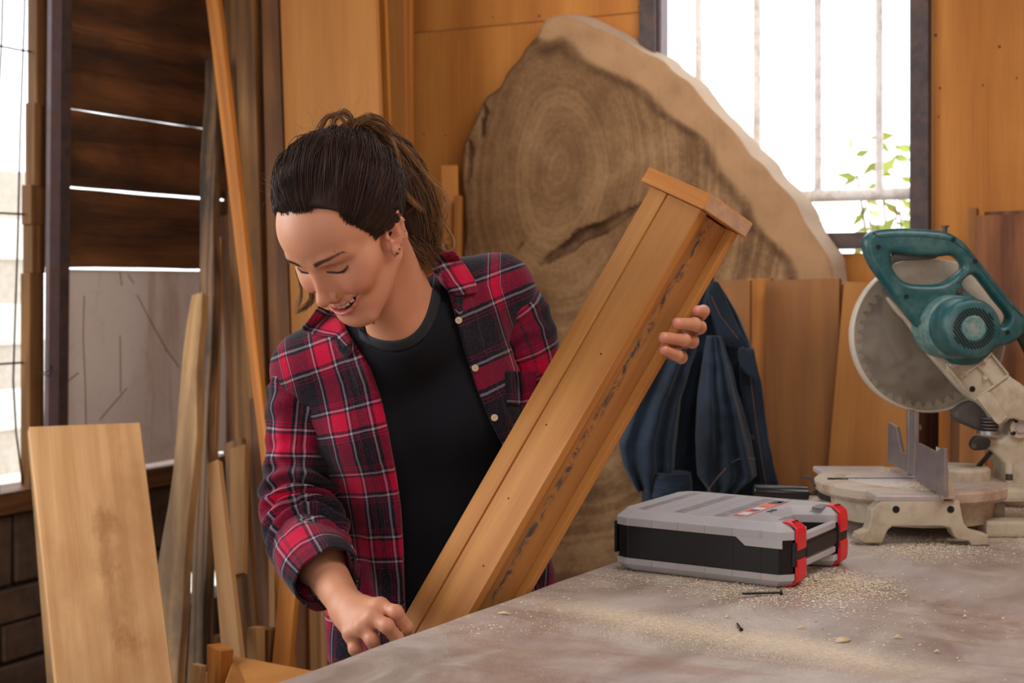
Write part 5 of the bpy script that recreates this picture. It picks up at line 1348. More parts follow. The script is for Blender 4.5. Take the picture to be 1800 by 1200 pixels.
def head_prims(f):
    E = lambda c, r, k=0.01, op='+': f.ell(Hd(*c), r, RL, k, op)
    B = lambda c, r, k=0.01, op='+': f.ball(Hd(*c), r, k, op)
    C = lambda a, b, ra, rb, k=0.01, op='+': f.cone(Hd(*a), Hd(*b), ra, rb, k, op)
    E((0, -0.010, 0.045), (0.0735, 0.096, 0.080))
    E((0, 0.035, 0.050), (0.060, 0.055, 0.050), 0.02)
    E((0, 0.033, -0.012), (0.058, 0.052, 0.060), 0.02)
    E((0, 0.030, -0.060), (0.045, 0.050, 0.036), 0.02)
    E((0, 0.053, -0.052), (0.034, 0.036, 0.030), 0.015)
    B((0, 0.069, -0.0885), 0.0165, 0.016)
    for s in (-1, 1):
        C((s*0.055, 0.002, -0.040), (s*0.020, 0.064, -0.088), 0.013, 0.013, 0.022)
        B((s*0.036, 0.0615, -0.020), 0.0240, 0.015)
        B((s*0.049, 0.046, -0.004), 0.018, 0.02)
        C((s*0.012, 0.0815, 0.030), (s*0.030, 0.0765, 0.0335), 0.0085, 0.0085, 0.012)
        C((s*0.030, 0.0765, 0.0335), (s*0.048, 0.0600, 0.028), 0.0085, 0.008, 0.012)
        E((s*0.030, 0.0900, 0.0125), (0.0165, 0.0120, 0.0095), 0.009, '-')
        E((s*0.0305, 0.0640, 0.0115), (0.0150, 0.0135, 0.0125), 0.003)
    # nose
    C((0, 0.0810, 0.022), (0, 0.0985, -0.016), 0.0070, 0.0075, 0.012)
    for s in (-1, 1):
        C((s*0.005, 0.0780, 0.004), (s*0.009, 0.0850, -0.026), 0.0075, 0.0085, 0.010)
    B((0, 0.1035, -0.0245), 0.0095, 0.007)
    for s in (-1, 1):
        B((s*0.0115, 0.0925, -0.0290), 0.0072, 0.005)
        E((s*0.0062, 0.0985, -0.0365), (0.0030, 0.0050, 0.0032), 0.003, '-')
        f.chain([Hd(s*0.0180, 0.0920, -0.029), Hd(s*0.0290, 0.0885, -0.034), Hd(s*0.0385, 0.0780, -0.041), Hd(s*0.0415, 0.0720, -0.053)], [0.0012, 0.0026, 0.0026, 0.0010], 0.008, '-')
    # lips
    N = 10
    ss = [-1+2*i/N for i in range(N+1)]
    f.chain([Hd(*lipU(s)) for s in ss], [0.0014+0.0020*(1-s*s) for s in ss], 0.004)
    f.chain([Hd(*lipL(s)) for s in ss], [0.0014+0.0032*(1-s*s) for s in ss], 0.004)
    mids = [tuple((np.array(lipU(s))+np.array(lipL(s)))/2) for s in ss]
    f.chain([Hd(m[0], m[1]+0.002, m[2]) for m in mids], [max(0.0008, (lipU(s)[2]-lipL(s)[2])/2-0.0030*(1-s*s)*0.72-0.0006) for s in ss], 0.0015, '-')
    f.chain([Hd(m[0], m[1]-0.004, m[2]) for m in mids], [max(0.0008, (lipU(s)[2]-lipL(s)[2])/2-0.0018) for s in ss], 0.0015, '-')
    B((0.042, 0.073, -0.048), 0.004, 0.010, '-') if False else None
    # ears
    for s in (-1, 1):
        A = np.array([0, -0.36, 0.93]); Bv = np.array([s*0.42, -0.84, -0.33]); Bv /= np.linalg.norm(Bv); Nn = np.cross(A, Bv)*s; Nn /= np.linalg.norm(Nn)
        if Nn[0]*s < 0: Nn = -Nn
        E0 = np.array([s*0.068, 0.006, 0.002])
        P = lambda a, b, n=0.0: RL @ (E0+A*a+Bv*b+Nn*n)+HT
        Rr = RL @ np.c_[Nn, Bv, A]
        f.ell(P(0.002, 0.014), (0.0032, 0.0140, 0.0270), Rr, 0.003)
        hx = [(0.002, 0.003), (0.014, 0.001), (0.026, 0.006), (0.0315, 0.015), (0.027, 0.0245), (0.014, 0.029), (0.000, 0.0275), (-0.012, 0.021), (-0.022, 0.013)]
        f.chain([P(a, b, 0.002) for a, b in hx], [0.0022, 0.003, 0.0032, 0.0034, 0.0034, 0.0032, 0.003, 0.003, 0.003], 0.003)
        f.ball(P(-0.0250, 0.0085, 0.0), 0.0062, 0.006)
        f.chain([P(a, b, 0.002) for a, b in ((0.020, 0.013), (0.011, 0.0185), (-0.002, 0.0185), (-0.011, 0.013))], [0.0022, 0.0026, 0.0026, 0.002], 0.003)
        f.ell(P(-0.001, 0.0095, 0.004), (0.006, 0.0062, 0.0095), Rr, 0.003, '-')
        f.ball(P(-0.003, 0.001, 0.002), 0.0036, 0.004)
    # neck, throat
    f.cone(SKB, NB, 0.046, 0.048, 0.022)
    f.cone(Hd(0, 0.015, -0.062), NB+np.array([-0.01, -0.015, -0.02]), 0.030, 0.038, 0.025)
    # sternomastoid on the near side
    f.cone(Hd(0.052, -0.030, -0.030), w3(702, 592, 2.115), 0.013, 0.009, 0.018)

def lipU(s): return (0.0365*s+0.003, 0.0932-0.0275*s*s, -0.0445+0.0095*s*s)
def lipL(s): return (0.0365*s+0.003, 0.0900-0.0243*s*s, -0.0610+0.0260*s*s)

def rotm(roll, pitch, yaw=0.0):
    cr, sr = math.cos(roll), math.sin(roll); cp, sp = math.cos(pitch), math.sin(pitch); cy_, sy_ = math.cos(yaw), math.sin(yaw)
    Rz = np.array([[cy_, -sy_, 0], [sy_, cy_, 0], [0, 0, 1]])
    Rx = np.array([[1, 0, 0], [0, cp, -sp], [0, sp, cp]])
    Ry = np.array([[cr, 0, sr], [0, 1, 0], [-sr, 0, cr]])
    return Ry @ Rx @ Rz
TRs = rotm(math.radians(-14), math.radians(12))     # chest leans to picture left and forward
SR = w3(546, 650, 2.21); SL = w3(872, 514, 2.25)
def torso(f, o=0.0, k=0.03):
    """o = extra thickness"""
    f.cone(SR, SL, 0.044+o, 0.044+o, k)
    f.cone(NB+np.array([0.0, 0.01, -0.035]), SR, 0.050+o, 0.044+o, 0.04)
    f.cone(NB+np.array([0.0, 0.01, -0.035]), SL, 0.052+o, 0.040+o, 0.04)
    f.ell(w3(728, 700, 2.245), (0.158+o, 0.098+o, 0.165+o), TRs, 0.05)
    for px, py in ((655, 755), (815, 725)): f.ball(w3(px, py, 2.205), 0.062+o, 0.05)
    f.ell(w3(765, 900, 2.29), (0.132+o, 0.092+o, 0.19+o), rotm(math.radians(-8), math.radians(8)), 0.06)
    f.ell(w3(790, 1090, 2.32), (0.165+o, 0.112+o, 0.15+o), None, 0.06)
def upper_chest(f):
    torso(f, 0.0)
    # collar bones
    f.cone(w3(706, 604, 2.135), w3(800, 560, 2.17), 0.008, 0.007, 0.014)
    f.cone(w3(684, 612, 2.135), w3(600, 640, 2.15), 0.008, 0.007, 0.014)
    f.ball(w3(694, 600, 2.115), 0.010, 0.012, '-')

EL = w3(524, 925, 2.19); WR = w3(612, 1070, 1.975)
ELL = w3(985, 775, 2.30); WRL = w3(1112, 648, 2.27)
def arm_r(f, o=0.0):
    f.chain([SR, w3(520, 790, 2.21), EL, w3(560, 985, 2.105), WR], [0.047+o, 0.042+o, 0.038+o, 0.034+o, 0.0225+o], 0.02)
def arm_l(f, o=0.0):
    f.chain([SL, w3(925, 660, 2.28), ELL, w3(1035, 735, 2.30), WRL], [0.048+o, 0.042+o, 0.038+o, 0.034+o, 0.025+o], 0.02)

def hand_r(f):
    """right hand gripping the foot of the box section"""
    k = 0.006
    P = w3
    f.chain([WR, P(628, 1088, 1.955)], [0.0245, 0.026], 0.015)
    KN = [P(668, 1066, 1.925), P(655, 1086, 1.905), P(636, 1103, 1.905), P(617, 1113, 1.915)]      # index, middle, ring, little knuckles
    for i, kn in enumerate(KN): f.cone(WR+(kn-WR)*0.15, kn, 0.017, (0.0125, 0.0125, 0.0118, 0.0105)[i], 0.014)
    f.ell((WR+KN[1])/2+np.array([0.0, 0.008, -0.006]), (0.030, 0.018, 0.024), rotm(0.5, 0.0), 0.012)
    for kn in KN: f.ball(kn+np.array([0, -0.0025, 0.001]), 0.0092, 0.010)
    fg = [[KN[0], P(696, 1076, 1.905), P(714, 1102, 1.915), P(716, 1124, 1.93)],
          [KN[1], P(680, 1100, 1.888), P(698, 1122, 1.90), P(706, 1142, 1.92)],
          [KN[2], P(654, 1124, 1.892), P(664, 1150, 1.905), P(668, 1166, 1.92)],
          [KN[3], P(624, 1140, 1.905), P(636, 1160, 1.915), P(642, 1172, 1.93)]]
    rr = [[0.0102, 0.0096, 0.0088, 0.0072], [0.0104, 0.0096, 0.0088, 0.0072], [0.0100, 0.0092, 0.0084, 0.007], [0.0092, 0.0084, 0.0076, 0.0064]]
    out = []
    for a, r in zip(fg, rr): out.append((a, r))
    return out
def thumb_r(): return ([w3(640, 1078, 1.985), w3(672, 1082, 1.985), w3(698, 1084, 1.975), w3(710, 1098, 1.965)], [0.015, 0.012, 0.0098, 0.008])
def add_fingers(f, fg, k=0.0035):
    """each finger is its own field merged sharply so that they stay apart"""
    base = f.v
    for pts, rad in fg:
        g = Field.__new__(Field); g.lo = f.lo; g.res = f.res; g.n = f.n; g.ax = f.ax; g.v = np.full_like(base, 0.05)
        g.chain(pts, rad, 0.004)
        for i in (1, 2): g.ball(pts[i]+np.array([0, -0.0004, 0.0004]), rad[i]*1.0, 0.003)
        h = np.maximum(k-np.abs(f.v-g.v), 0)/k; f.v = np.minimum(f.v, g.v)-h*h*k*0.25

CE = lambda px, py, Y: w3(px, py, Y)
def hand_l(f):
    f.chain([WRL, w3(1150, 612, 2.235)], [0.025, 0.024], 0.015)
    for px, py in ((1204, 560), (1203, 580), (1190, 600), (1170, 614)): f.cone(w3(1150, 612, 2.235), w3(px, py, 2.19), 0.016, 0.0105, 0.010)
    fg = [([w3(1212, 562, 2.19), w3(1231, 552, 2.15), w3(1236, 547, 2.115), w3(1224, 546, 2.085)], [0.0105, 0.0098, 0.0088, 0.0078]),
          ([w3(1208, 584, 2.19), w3(1229, 575, 2.13), w3(1221, 570, 2.075), w3(1190, 568, 2.045)], [0.011, 0.0102, 0.0094, 0.0084]),
          ([w3(1190, 602, 2.19), w3(1216, 600, 2.12), w3(1202, 597, 2.065), w3(1167, 593, 2.030)], [0.0108, 0.0098, 0.0092, 0.0082]),
          ([w3(1170, 618, 2.19), w3(1197, 628, 2.12), w3(1190, 624, 2.065), w3(1167, 615, 2.033)], [0.0098, 0.0090, 0.0082, 0.0072])]
    return fg

def bake(f, it=1):
    V, Q = f.nets()
    if it: V = relax(V, Q, it, 0.4)
    return V, Q
parts = []
# head, neck and throat
fh = Field((-0.375, 1.83, 1.255), (-0.02, 2.20, 1.645), 0.00165)
upper_chest(fh); head_prims(fh)
hV, hQ = bake(fh, 1); hV = relax(hV, hQ, 1, -0.2); parts.append((hV, hQ)); del fh
# right forearm and hand
fr = Field((-0.325, 1.86, 0.83), (-0.125, 2.20, 1.10), 0.0016)
arm_r(fr); fg = hand_r(fr); add_fingers(fr, fg+[thumb_r()]); parts.append(bake(fr, 1)); rV = parts[-1][0]; rFG = fg; del fr
# left hand
fl = Field((0.10, 1.99, 1.22), (0.33, 2.33, 1.40), 0.0016)
arm_l(fl); lFG = hand_l(fl); add_fingers(fl, lFG); parts.append(bake(fl, 1)); lV = parts[-1][0]; del fl
# hidden torso, arms, legs
fb = Field((-0.42, 2.0, 0.0), (0.22, 2.5, 1.36), 0.009)
torso(fb, -0.004); arm_r(fb, -0.004); arm_l(fb, -0.004)
for s in (-1, 1):
    hip = np.array([-0.10+s*0.085, 2.33, 0.84]); kn = np.array([-0.10+s*0.10, 2.33, 0.47]); an = np.array([-0.10+s*0.11, 2.36, 0.09])
    fb.chain([hip, kn, an], [0.078, 0.052, 0.034], 0.03); fb.cone(an+np.array([0, 0, -0.055]), an+np.array([-0.03, -0.13, -0.065]), 0.034, 0.025, 0.03)
parts.append(bake(fb, 1)); del fb
V = np.concatenate([p[0] for p in parts]); off = 0; Qs = []
for p in parts: Qs.append(p[1]+off); off += len(p[0])
me = np_mesh('body', V, np.concatenate(Qs))

# tint
L = toL(V); col = np.tile(SK, (len(V), 1))
def blend(w, c):
    global col
    w = np.clip(w, 0, 1)[:, None]; col = col*(1-w)+np.array(c[:3])*w
hm = np.zeros(len(V), bool); hm[:len(hV)] = True
g = lambda c, r: np.exp(-(((L-np.array(c))/np.array(r))**2).sum(1))*hm
for s in (-1, 1):
    blend(0.40*g((s*0.040, 0.075, -0.022), (0.020, 0.03, 0.016)), srgb(206, 112, 92))
    blend(0.30*g((s*0.072, -0.004, 0.004), (0.012, 0.022, 0.032)), srgb(206, 104, 84))
blend(0.35*g((0, 0.107, -0.026), (0.013, 0.012, 0.012)), srgb(204, 110, 92))
blend(0.25*g((0, 0.08, -0.09), (0.02, 0.02, 0.012)), srgb(206, 120, 100))
# lips
ss = np.linspace(-1, 1, 41)
def dcurve(fn, rad):
    d = np.full(len(V), 9.0)
    idx = np.where(hm & (np.abs(L[:, 0]) < 0.045) & (L[:, 2] < -0.03) & (L[:, 2] > -0.09) & (L[:, 1] > 0.05))[0]
    pts = np.array([fn(s) for s in ss]); r = np.array([rad(s) for s in ss])
    D = np.sqrt(((L[idx][:, None, :]-pts[None])**2).sum(2))-r[None]
    d[idx] = D.min(1); return d
dU = dcurve(lipU, lambda s: 0.0014+0.0020*(1-s*s)); dL = dcurve(lipL, lambda s: 0.0014+0.0032*(1-s*s))
wl = np.maximum(np.clip((0.0012-dU)/0.0014, 0, 1), np.clip((0.0012-dL)/0.0014, 0, 1))
blend(0.9*wl, srgb(178, 74, 78))
s_ = (L[:, 0]-0.003)/0.0365
ins = hm & (np.abs(s_) < 0.9) & (L[:, 2] < -0.0440+0.0095*s_**2) & (L[:, 2] > -0.0615+0.0260*s_**2) & (L[:, 1] < 0.0880-0.0270*s_**2) & (L[:, 1] > 0.05)
blend(ins*0.9, srgb(60, 18, 18))
# painted shade of lid creases and eye sockets; dark lash lines and brows
for s in (-1, 1):
    xs_ = (L[:, 0]*s-0.0305)
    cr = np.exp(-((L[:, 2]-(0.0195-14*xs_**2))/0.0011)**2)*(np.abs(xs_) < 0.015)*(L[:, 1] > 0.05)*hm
    blend(0.45*cr, srgb(128, 74, 58))  # lid fold shade drawn in colour, no groove is modelled
    lw_ = np.exp(-((L[:, 2]-(0.0050+24*xs_**2))/0.0013)**2)*(np.abs(xs_) < 0.0155)*(L[:, 1] > 0.05)*hm
    blend(0.95*lw_, srgb(40, 24, 20))
    blend(0.28*g((s*0.028, 0.075, 0.018), (0.016, 0.02, 0.008)), srgb(150, 88, 72))  # socket shade put into the skin tint for depth
    bx_ = L[:, 0]*s
    bu = 0.0300+0.0075*np.sin(np.clip((bx_-0.010)/0.042, 0, 1)*PI*0.72)
    bt = 0.0045*(1-np.clip((bx_-0.012)/0.042, 0, 1)**1.5*0.75)
    bw = np.clip((bt-np.abs(L[:, 2]-bu))/0.0016, 0, 1)*np.clip((bx_-0.010)/0.004, 0, 1)*np.clip((0.053-bx_)/0.006, 0, 1)*(L[:, 1] > 0.04)*hm
    blend(0.9*bw, srgb(62, 40, 32))
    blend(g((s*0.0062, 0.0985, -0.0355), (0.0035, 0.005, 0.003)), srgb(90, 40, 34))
eh = np.sqrt((L[:, 0]/0.082)**2+((L[:, 1]-0.112)/0.088)**2+((L[:, 2]+0.004)/0.089)**2)
hb = 1.29+0.20*np.exp(-((np.abs(L[:, 0])-0.045)/0.013)**2)*np.clip((L[:, 2]-0.06)/0.02, 0, 1)
hw = np.clip((eh-hb+0.03+0.016*np.sin(L[:, 0]*900)*np.sin(L[:, 0]*310+1))/0.05, 0, 1)**1.4*hm*(L[:, 2] > 0.006)*(L[:, 1] > 0.0)
blend(0.25*hw, srgb(90, 56, 42))
hw2 = np.clip((eh-hb-0.01+0.014*np.sin(L[:, 0]*1300+2*np.sin(L[:, 2]*400))+0.006*np.sin(L[:, 0]*420))/0.03, 0, 1)*hm*(L[:, 2] > 0.008+0.5*np.clip(0.03-L[:, 1], 0, 1)*(L[:, 1] < 0.03))*(L[:, 1] > 0.0)
blend(0.93*hw2, srgb(40, 26, 21))
# moles
for c in (Hd(0.020, 0.076, -0.078),): pass
for px, py, r in ((657, 568, 0.0018), (642, 583, 0.0016), (695, 450, 0.0010), (588, 441, 0.0010), (736, 459, 0.0008), (638, 548, 0.0008)):
    d = np.array([(px-900)/F, 1, -(py-HY)/F]); o = np.array([0, 0, H])
    q = V[:len(hV)]-o; tt = q @ d/(d@d); dist = np.linalg.norm(q-tt[:, None]*d, axis=1); w = np.zeros(len(V)); w[:len(hV)] = np.clip((r*1.3-dist)/0.0008, 0, 1)*(q[:, 1] < 2.2)
    blend(w*0.85, srgb(84, 44, 34))
# knuckles and nails
def spots(pts, r, c, a):
    for p in pts:
        w = np.exp(-(((V-p)/r)**2).sum(1)); blend(a*w, c)
spots([p[1] for p, r in rFG]+[p[0] for p, r in rFG], 0.010, srgb(206, 112, 96), 0.3)
spots([p[3]+np.array([0.0, -0.007, 0.003]) for p, r in lFG], 0.007, srgb(222, 140, 132), 0.6)
spots([p[1] for p, r in lFG], 0.011, srgb(206, 112, 94), 0.15)
at = me.color_attributes.new('tint', 'FLOAT_COLOR', 'POINT')
at.data.foreach_set('color', np.c_[col, np.ones(len(col))].astype(np.float32).ravel())
person = empty('person', (-0.10, 2.34, 0.0), 'smiling woman in red and black plaid shirt over black tee, tilting a wooden box section', 'person')
bodyo = link('body', me, skin, person, True)
# hidden trousers
fb = Field((-0.34, 2.12, 0.06), (0.16, 2.52, 1.0), 0.009)
for s in (-1, 1):
    hip = np.array([-0.10+s*0.085, 2.33, 0.84]); kn = np.array([-0.10+s*0.10, 2.33, 0.47]); an = np.array([-0.10+s*0.11, 2.36, 0.11])
    fb.chain([hip, kn, an], [0.092, 0.066, 0.052], 0.03)
fb.ell(w3(790, 1090, 2.32), (0.174, 0.121, 0.14), None, 0.04)
V2, Q2 = bake(fb, 2)
link('trousers', np_mesh('trousers', V2, Q2), denim, person, True)
for s in (-1, 1):
    fs = Field((-0.10+s*0.11-0.1, 2.15, -0.002), (-0.10+s*0.11+0.08, 2.46, 0.16), 0.006)
    fs.cone((-0.10+s*0.11, 2.37, 0.045), (-0.13+s*0.11, 2.23, 0.036), 0.042, 0.034, 0.03); fs.cone((-0.10+s*0.11, 2.36, 0.05), (-0.10+s*0.11, 2.36, 0.11), 0.040, 0.044, 0.02)
    fs.v = np.maximum(fs.v, -(fs.ax[2][None, None, :]-0.002))
    V2, Q2 = fs.nets(); link('shoe', np_mesh('shoe', V2, Q2), rub, person, True)

# teeth
tm = plain('teeth', srgb(232, 220, 204), 0.25, var=0.02)
for i in range(-4, 5):
    s = (i)*0.185; a = np.array(lipU(s)); wd = 0.0076 if abs(i) < 4 else 0.006
    bm = bmesh.new(); tn = np.array([1, -2*0.0275*s/0.0365, 0]); tn /= np.linalg.norm(tn); nn = np.array([-tn[1], tn[0], 0])
    c0 = a+np.array([0, -0.0042, -0.0040]); hh = 0.0048*(1-0.75*s*s)
    q = []
    for du in (-1, 1):
        for dn in (-1, 1):
            for dt in (-1, 1):
                taper = 1 if du > 0 else 0.86
                q.append(bm.verts.new(Hd(*(c0+tn*dt*wd*0.49*taper+nn*dn*0.0016+np.array([0, 0, du*hh])))))
    for f_ in ((0, 1, 3, 2), (4, 6, 7, 5), (0, 4, 5, 1), (2, 3, 7, 6), (0, 2, 6, 4), (1, 5, 7, 3)): bm.faces.new([q[j] for j in f_])
    bevel_all(bm, 0.0008, 2); bm_link('tooth', bm, tm, bodyo, True)
# lashes
lash = plain('lash_dark', srgb(26, 16, 14), 0.6)
tree = BVHTree.FromPolygons([Vector(v) for v in hV.tolist()], [tuple(q) for q in hQ.tolist()])
def on_face(l, u, f0=0.15, off=0.0):
    o = Vector(Hd(l, f0, u)); d = Vector(RL @ np.array([0, -1.0, 0]))
    h = tree.ray_cast(o, d)
    return (h[0]-d*off) if h[0] is not None else None
for s in (-1, 1):
    bm = bmesh.new()
    for i in range(44):
        x = -0.0145+0.029*i/43; p = on_face(s*(0.0305+x), 0.0050+24*x*x, off=0.0002)
        if p is None: continue
        dd = RL @ np.array([s*(x*22+0.25), 0.45, -0.80+abs(x)*6]); dd = Vector(dd/np.linalg.norm(dd)); Ls = (0.0046 if x > 0.004 else 0.0030)*random.uniform(0.8, 1.1)
        tube_bm(bm, [p, p+dd*Ls*0.5+Vector(RL @ np.array([0, 0, -0.0002])), p+dd*Ls+Vector(RL @ np.array([0, 0, 0.0008]))], [0.00030, 0.00022, 0.00007], 4, False)
    tag(bm_link('eyelashes', bm, lash, bodyo, True), kind='stuff')
    bm = bmesh.new()
    for i in range(130):
        f_ = random.random(); bx_ = 0.012+0.041*f_
        bu = 0.0300+0.0075*math.sin(min(1, (bx_-0.010)/0.042)*PI*0.72)+random.uniform(-1, 1)*0.0028*(1-f_**1.5*0.75)
        p = on_face(s*bx_, bu, off=0.0001)
        if p is None: continue
        dd = RL @ np.array([s*0.9, 0.02, 0.5-f_*0.9]); dd = Vector(dd/np.linalg.norm(dd)); p2 = p+dd*0.005
        tube_bm(bm, [p, p+dd*0.0025+Vector((0, -0.0003, 0)), p2], [0.00013, 0.00012, 0.00005], 3, False)
    tag(bm_link('eyebrow', bm, plain('brow_brown', srgb(58, 38, 30), 0.7) if s < 0 else bpy.data.materials['brow_brown'], bodyo, True), kind='stuff')
# ear studs on the near ear
A_ = np.array([0, -0.36, 0.93]); B_ = np.array([0.42, -0.84, -0.33]); B_ /= np.linalg.norm(B_); N_ = np.cross(A_, B_)
if N_[0] < 0: N_ = -N_
sil = M_['steel']
for i, (a, b, r, mt) in enumerate(((-0.027, 0.0075, 0.0018, M_['screwdark']), (-0.0225, 0.0125, 0.0016, M_['screwdark']), (-0.017, 0.0175, 0.0012, sil), (-0.010, 0.0225, 0.0012, sil), (-0.001, 0.029, 0.0015, sil), (0.013, 0.031, 0.0014, sil), (0.022, 0.028, 0.0014, sil))):
    c_ = RL @ (np.array([0.068, 0.006, 0.002])+A_*a+B_*b+N_*0.0055)+HT
    bm = bmesh.new(); bmesh.ops.create_icosphere(bm, subdivisions=2, radius=r, matrix=Matrix.Translation(c_))
    bm_link('ear_stud', bm, mt, bodyo, True)
print('body verts', len(V))
# ------------------------------------------------------------ clothes
def plaid(name, sx=0, sy=0):
    t = NT(name)
    uv = t.n('Attribute', attribute_name='weave').outputs['Vector']
    wz = t.noise(t.co(), 30, 3, 0.5, out='Color')
    uvw = t.n('VectorMath', {0: uv, 1: t.n('VectorMath', {0: t.n('VectorMath', {0: wz, 1: (-.5, -.5, -.5)}, operation='ADD').outputs[0], 'Scale': 0.004}, operation='SCALE').outputs[0]}, operation='ADD').outputs[0]
    sp = t.n('SeparateXYZ', {0: uvw})
    RD = srgb(204, 10, 74); BK = srgb(28, 32, 43); WH = srgb(198, 178, 190); DR = srgb(150, 10, 60)
    stops = [(0.0, WH), (0.027, WH), (0.03, BK), (0.07, BK), (0.075, RD), (0.325, RD), (0.33, BK), (0.36, BK), (0.365, WH), (0.392, WH), (0.395, BK),
             (0.45, DR), (0.465, BK), (0.49, DR), (0.505, BK), (0.91, DR), (0.925, BK), (0.95, DR), (0.965, BK)]
    def ch(axis, off):
        f = t.math('FRACT', t.math('MULTIPLY_ADD', sp.outputs[axis], 9.0, off))
        return t.ramp(f, stops, 'CONSTANT')
    a = ch(0, 0.3+sx); b = ch(1, 0.2+sy)
    # twill: the two yarn sets show through each other
    tw = t.n('TexWave', {'Vector': t.n('CombineXYZ', {0: sp.outputs[0], 1: sp.outputs[1]}).outputs[0], 'Scale': 260.0, 'Distortion': 0.6}, bands_direction='DIAGONAL').outputs['Fac']
    fz = t.noise(t.co(), 260, 4, 0.7)
    m = t.math('MULTIPLY_ADD', t.math('SUBTRACT', tw, 0.5), 0.22, 0.5)
    c = t.mix(m, a, b)
    c = t.mix(0.5, c, t.mix(1.0, a, b, 'MULTIPLY'))
    c = t.mix(t.math('MULTIPLY', t.ramp(fz, [(0.45, 0.0), (0.75, 1.0)]), 0.09), c, srgb(170, 110, 130))
    t.set(color=c, rough=0.92, spec=0.12, sheen=0.12)
    t.bump(t.math('MULTIPLY_ADD', tw, 0.3, fz), 0.35, 0.0012)
    return t.m
plaid_body = plaid('plaid_flannel_body'); plaid_slv = plaid('plaid_flannel_sleeve', 0.25, 0.55); plaid_col = plaid('plaid_flannel_collar', 0.1, 0.45)
tee_m = plain('black_jersey', srgb(17, 18, 24), 0.85, var=0.12, vs=300, bump=0.1, spec=0.2, sheen=0.0)
def set_weave(me, UV):
    at = me.attributes.new('weave', 'FLOAT_VECTOR', 'POINT')
    at.data.foreach_set('vector', np.c_[UV, np.zeros(len(UV))].astype(np.float32).ravel())
def vnormals(V, Q):
    n = np.cross(V[Q[:, 2]]-V[Q[:, 0]], V[Q[:, 3]]-V[Q[:, 1]]); N = np.zeros_like(V)
    for a in range(4): np.add.at(N, Q[:, a], n)
    return N/np.maximum(np.linalg.norm(N, axis=1), 1e-12)[:, None]
def nz3(P, s, seed=0.0):
    return np.array([noise.noise(Vector((p[0]*s[0]+seed, p[1]*s[1], p[2]*s[2]))) for p in P])

# black tee
ft = Field((-0.36, 2.03, 0.86), (0.10, 2.46, 1.48), 0.0038)
torso(ft, 0.007, 0.03)
# neck opening: cylinder-like cut following the crew neck
nc = w3(703, 520, 2.13)
ft.cone(nc+np.array([0.012, 0.03, 0.13]), nc+np.array([-0.004, -0.045, -0.028]), 0.066, 0.052, 0.006, '-')
ft.v = np.maximum(ft.v, -(ft.ax[2][None, None, :]-0.875)*1.0)
V2, Q2 = bake(ft, 2)
N2 = vnormals(V2, Q2)
fold = nz3(V2, (9, 9, 3.0), 3.0)*0.004*np.clip((1.25-V2[:, 2])/0.2, 0, 1)+nz3(V2, (20, 20, 9), 8.0)*0.0015*np.clip((1.28-V2[:, 2])/0.15, 0, 1)
V2 = V2+N2*fold[:, None]
tee = link('t_shirt', np_mesh('t_shirt', V2, Q2), tee_m, person, True)
tee['label'] = 'plain black crew neck t-shirt'
# ribbed neckband: boundary where the cut meets the surface, traced by view rows
ttree = BVHTree.FromPolygons([Vector(v) for v in V2.tolist()], [tuple(q) for q in Q2.tolist()])
def hit(px, py, tr, off=0.0):
    o = Vector((0, 0, H)); d = Vector(((px-900)/F, 1, -(py-HY)/F)).normalized()
    h = tr.ray_cast(o, d)
    return None if h[0] is None else h[0]-d*off

# open flannel shirt: loose solid with the front opening and neck cut away
fs = Field((-0.42, 2.01, 0.79), (0.13, 2.52, 1.50), 0.0036)
o_ = 0.016
fs.cone(SR, SL, 0.038+o_, 0.034+o_, 0.03)
fs.cone(w3(742, 505, 2.16), SL, 0.046, 0.034+o_, 0.03)
fs.cone(NB+np.array([0.0, 0.01, -0.035]), SR, 0.050+o_, 0.036+o_, 0.04)
fs.cone(NB+np.array([0.0, 0.01, -0.035]), SL, 0.052+o_, 0.034+o_, 0.04)
fs.ell(w3(724, 705, 2.245), (0.166+o_*0.6, 0.100+o_, 0.175), TRs, 0.05)
for px, py in ((655, 755), (815, 725)): fs.ball(w3(px, py, 2.205), 0.062+o_, 0.05)
fs.ell(w3(760, 900, 2.285), (0.162, 0.110+o_*0.4, 0.20), rotm(math.radians(-6), math.radians(8)), 0.06)
fs.ell(w3(779, 1070, 2.31), (0.186, 0.132, 0.19), None, 0.05)
fs.ell(w3(779, 1190, 2.32), (0.190, 0.140, 0.16), None, 0.05)
fs.v = np.maximum(fs.v, -(fs.ax[2][None, None, :]-0.80))
YR = 2.14
eR = [(560, 596), (585, 610), (600, 622), (620, 640), (645, 655), (700, 671), (760, 684), (830, 694), (900, 701), (980, 704), (1070, 706), (1200, 710)]     # (row, col) of the opening, picture left
eL = [(430, 752), (470, 772), (520, 792), (560, 803), (620, 818), (680, 838), (740, 862), (790, 885), (900, 915), (1000, 935), (1200, 950)]
zR = np.array([H-(y-HY)/F*YR for y, x in eR]); xR = np.array([(x-900)/F*YR for y, x in eR])
zL = np.array([H-(y-HY)/F*YR for y, x in eL]); xL = np.array([(x-900)/F*YR for y, x in eL])
Zg = fs.ax[2]
xr_ = np.interp(-Zg, -zR, xR)[None, None, :]; xl_ = np.interp(-Zg, -zL, xL)[None, None, :]
Xg = fs.ax[0][:, None, None]; Yg = fs.ax[1][None, :, None]
cut = np.maximum(np.maximum(xr_-Xg, Xg-xl_)*0.96, Yg-2.235)
fs.v = np.maximum(fs.v, -cut).astype(np.float32)
fs.cone(nc+np.array([0.015, 0.045, 0.16]), nc+np.array([-0.004, -0.06, -0.02]), 0.070, 0.060, 0.006, '-')
V3, Q3 = bake(fs, 2)
N3 = vnormals(V3, Q3)
Zc = V3[:, 2]
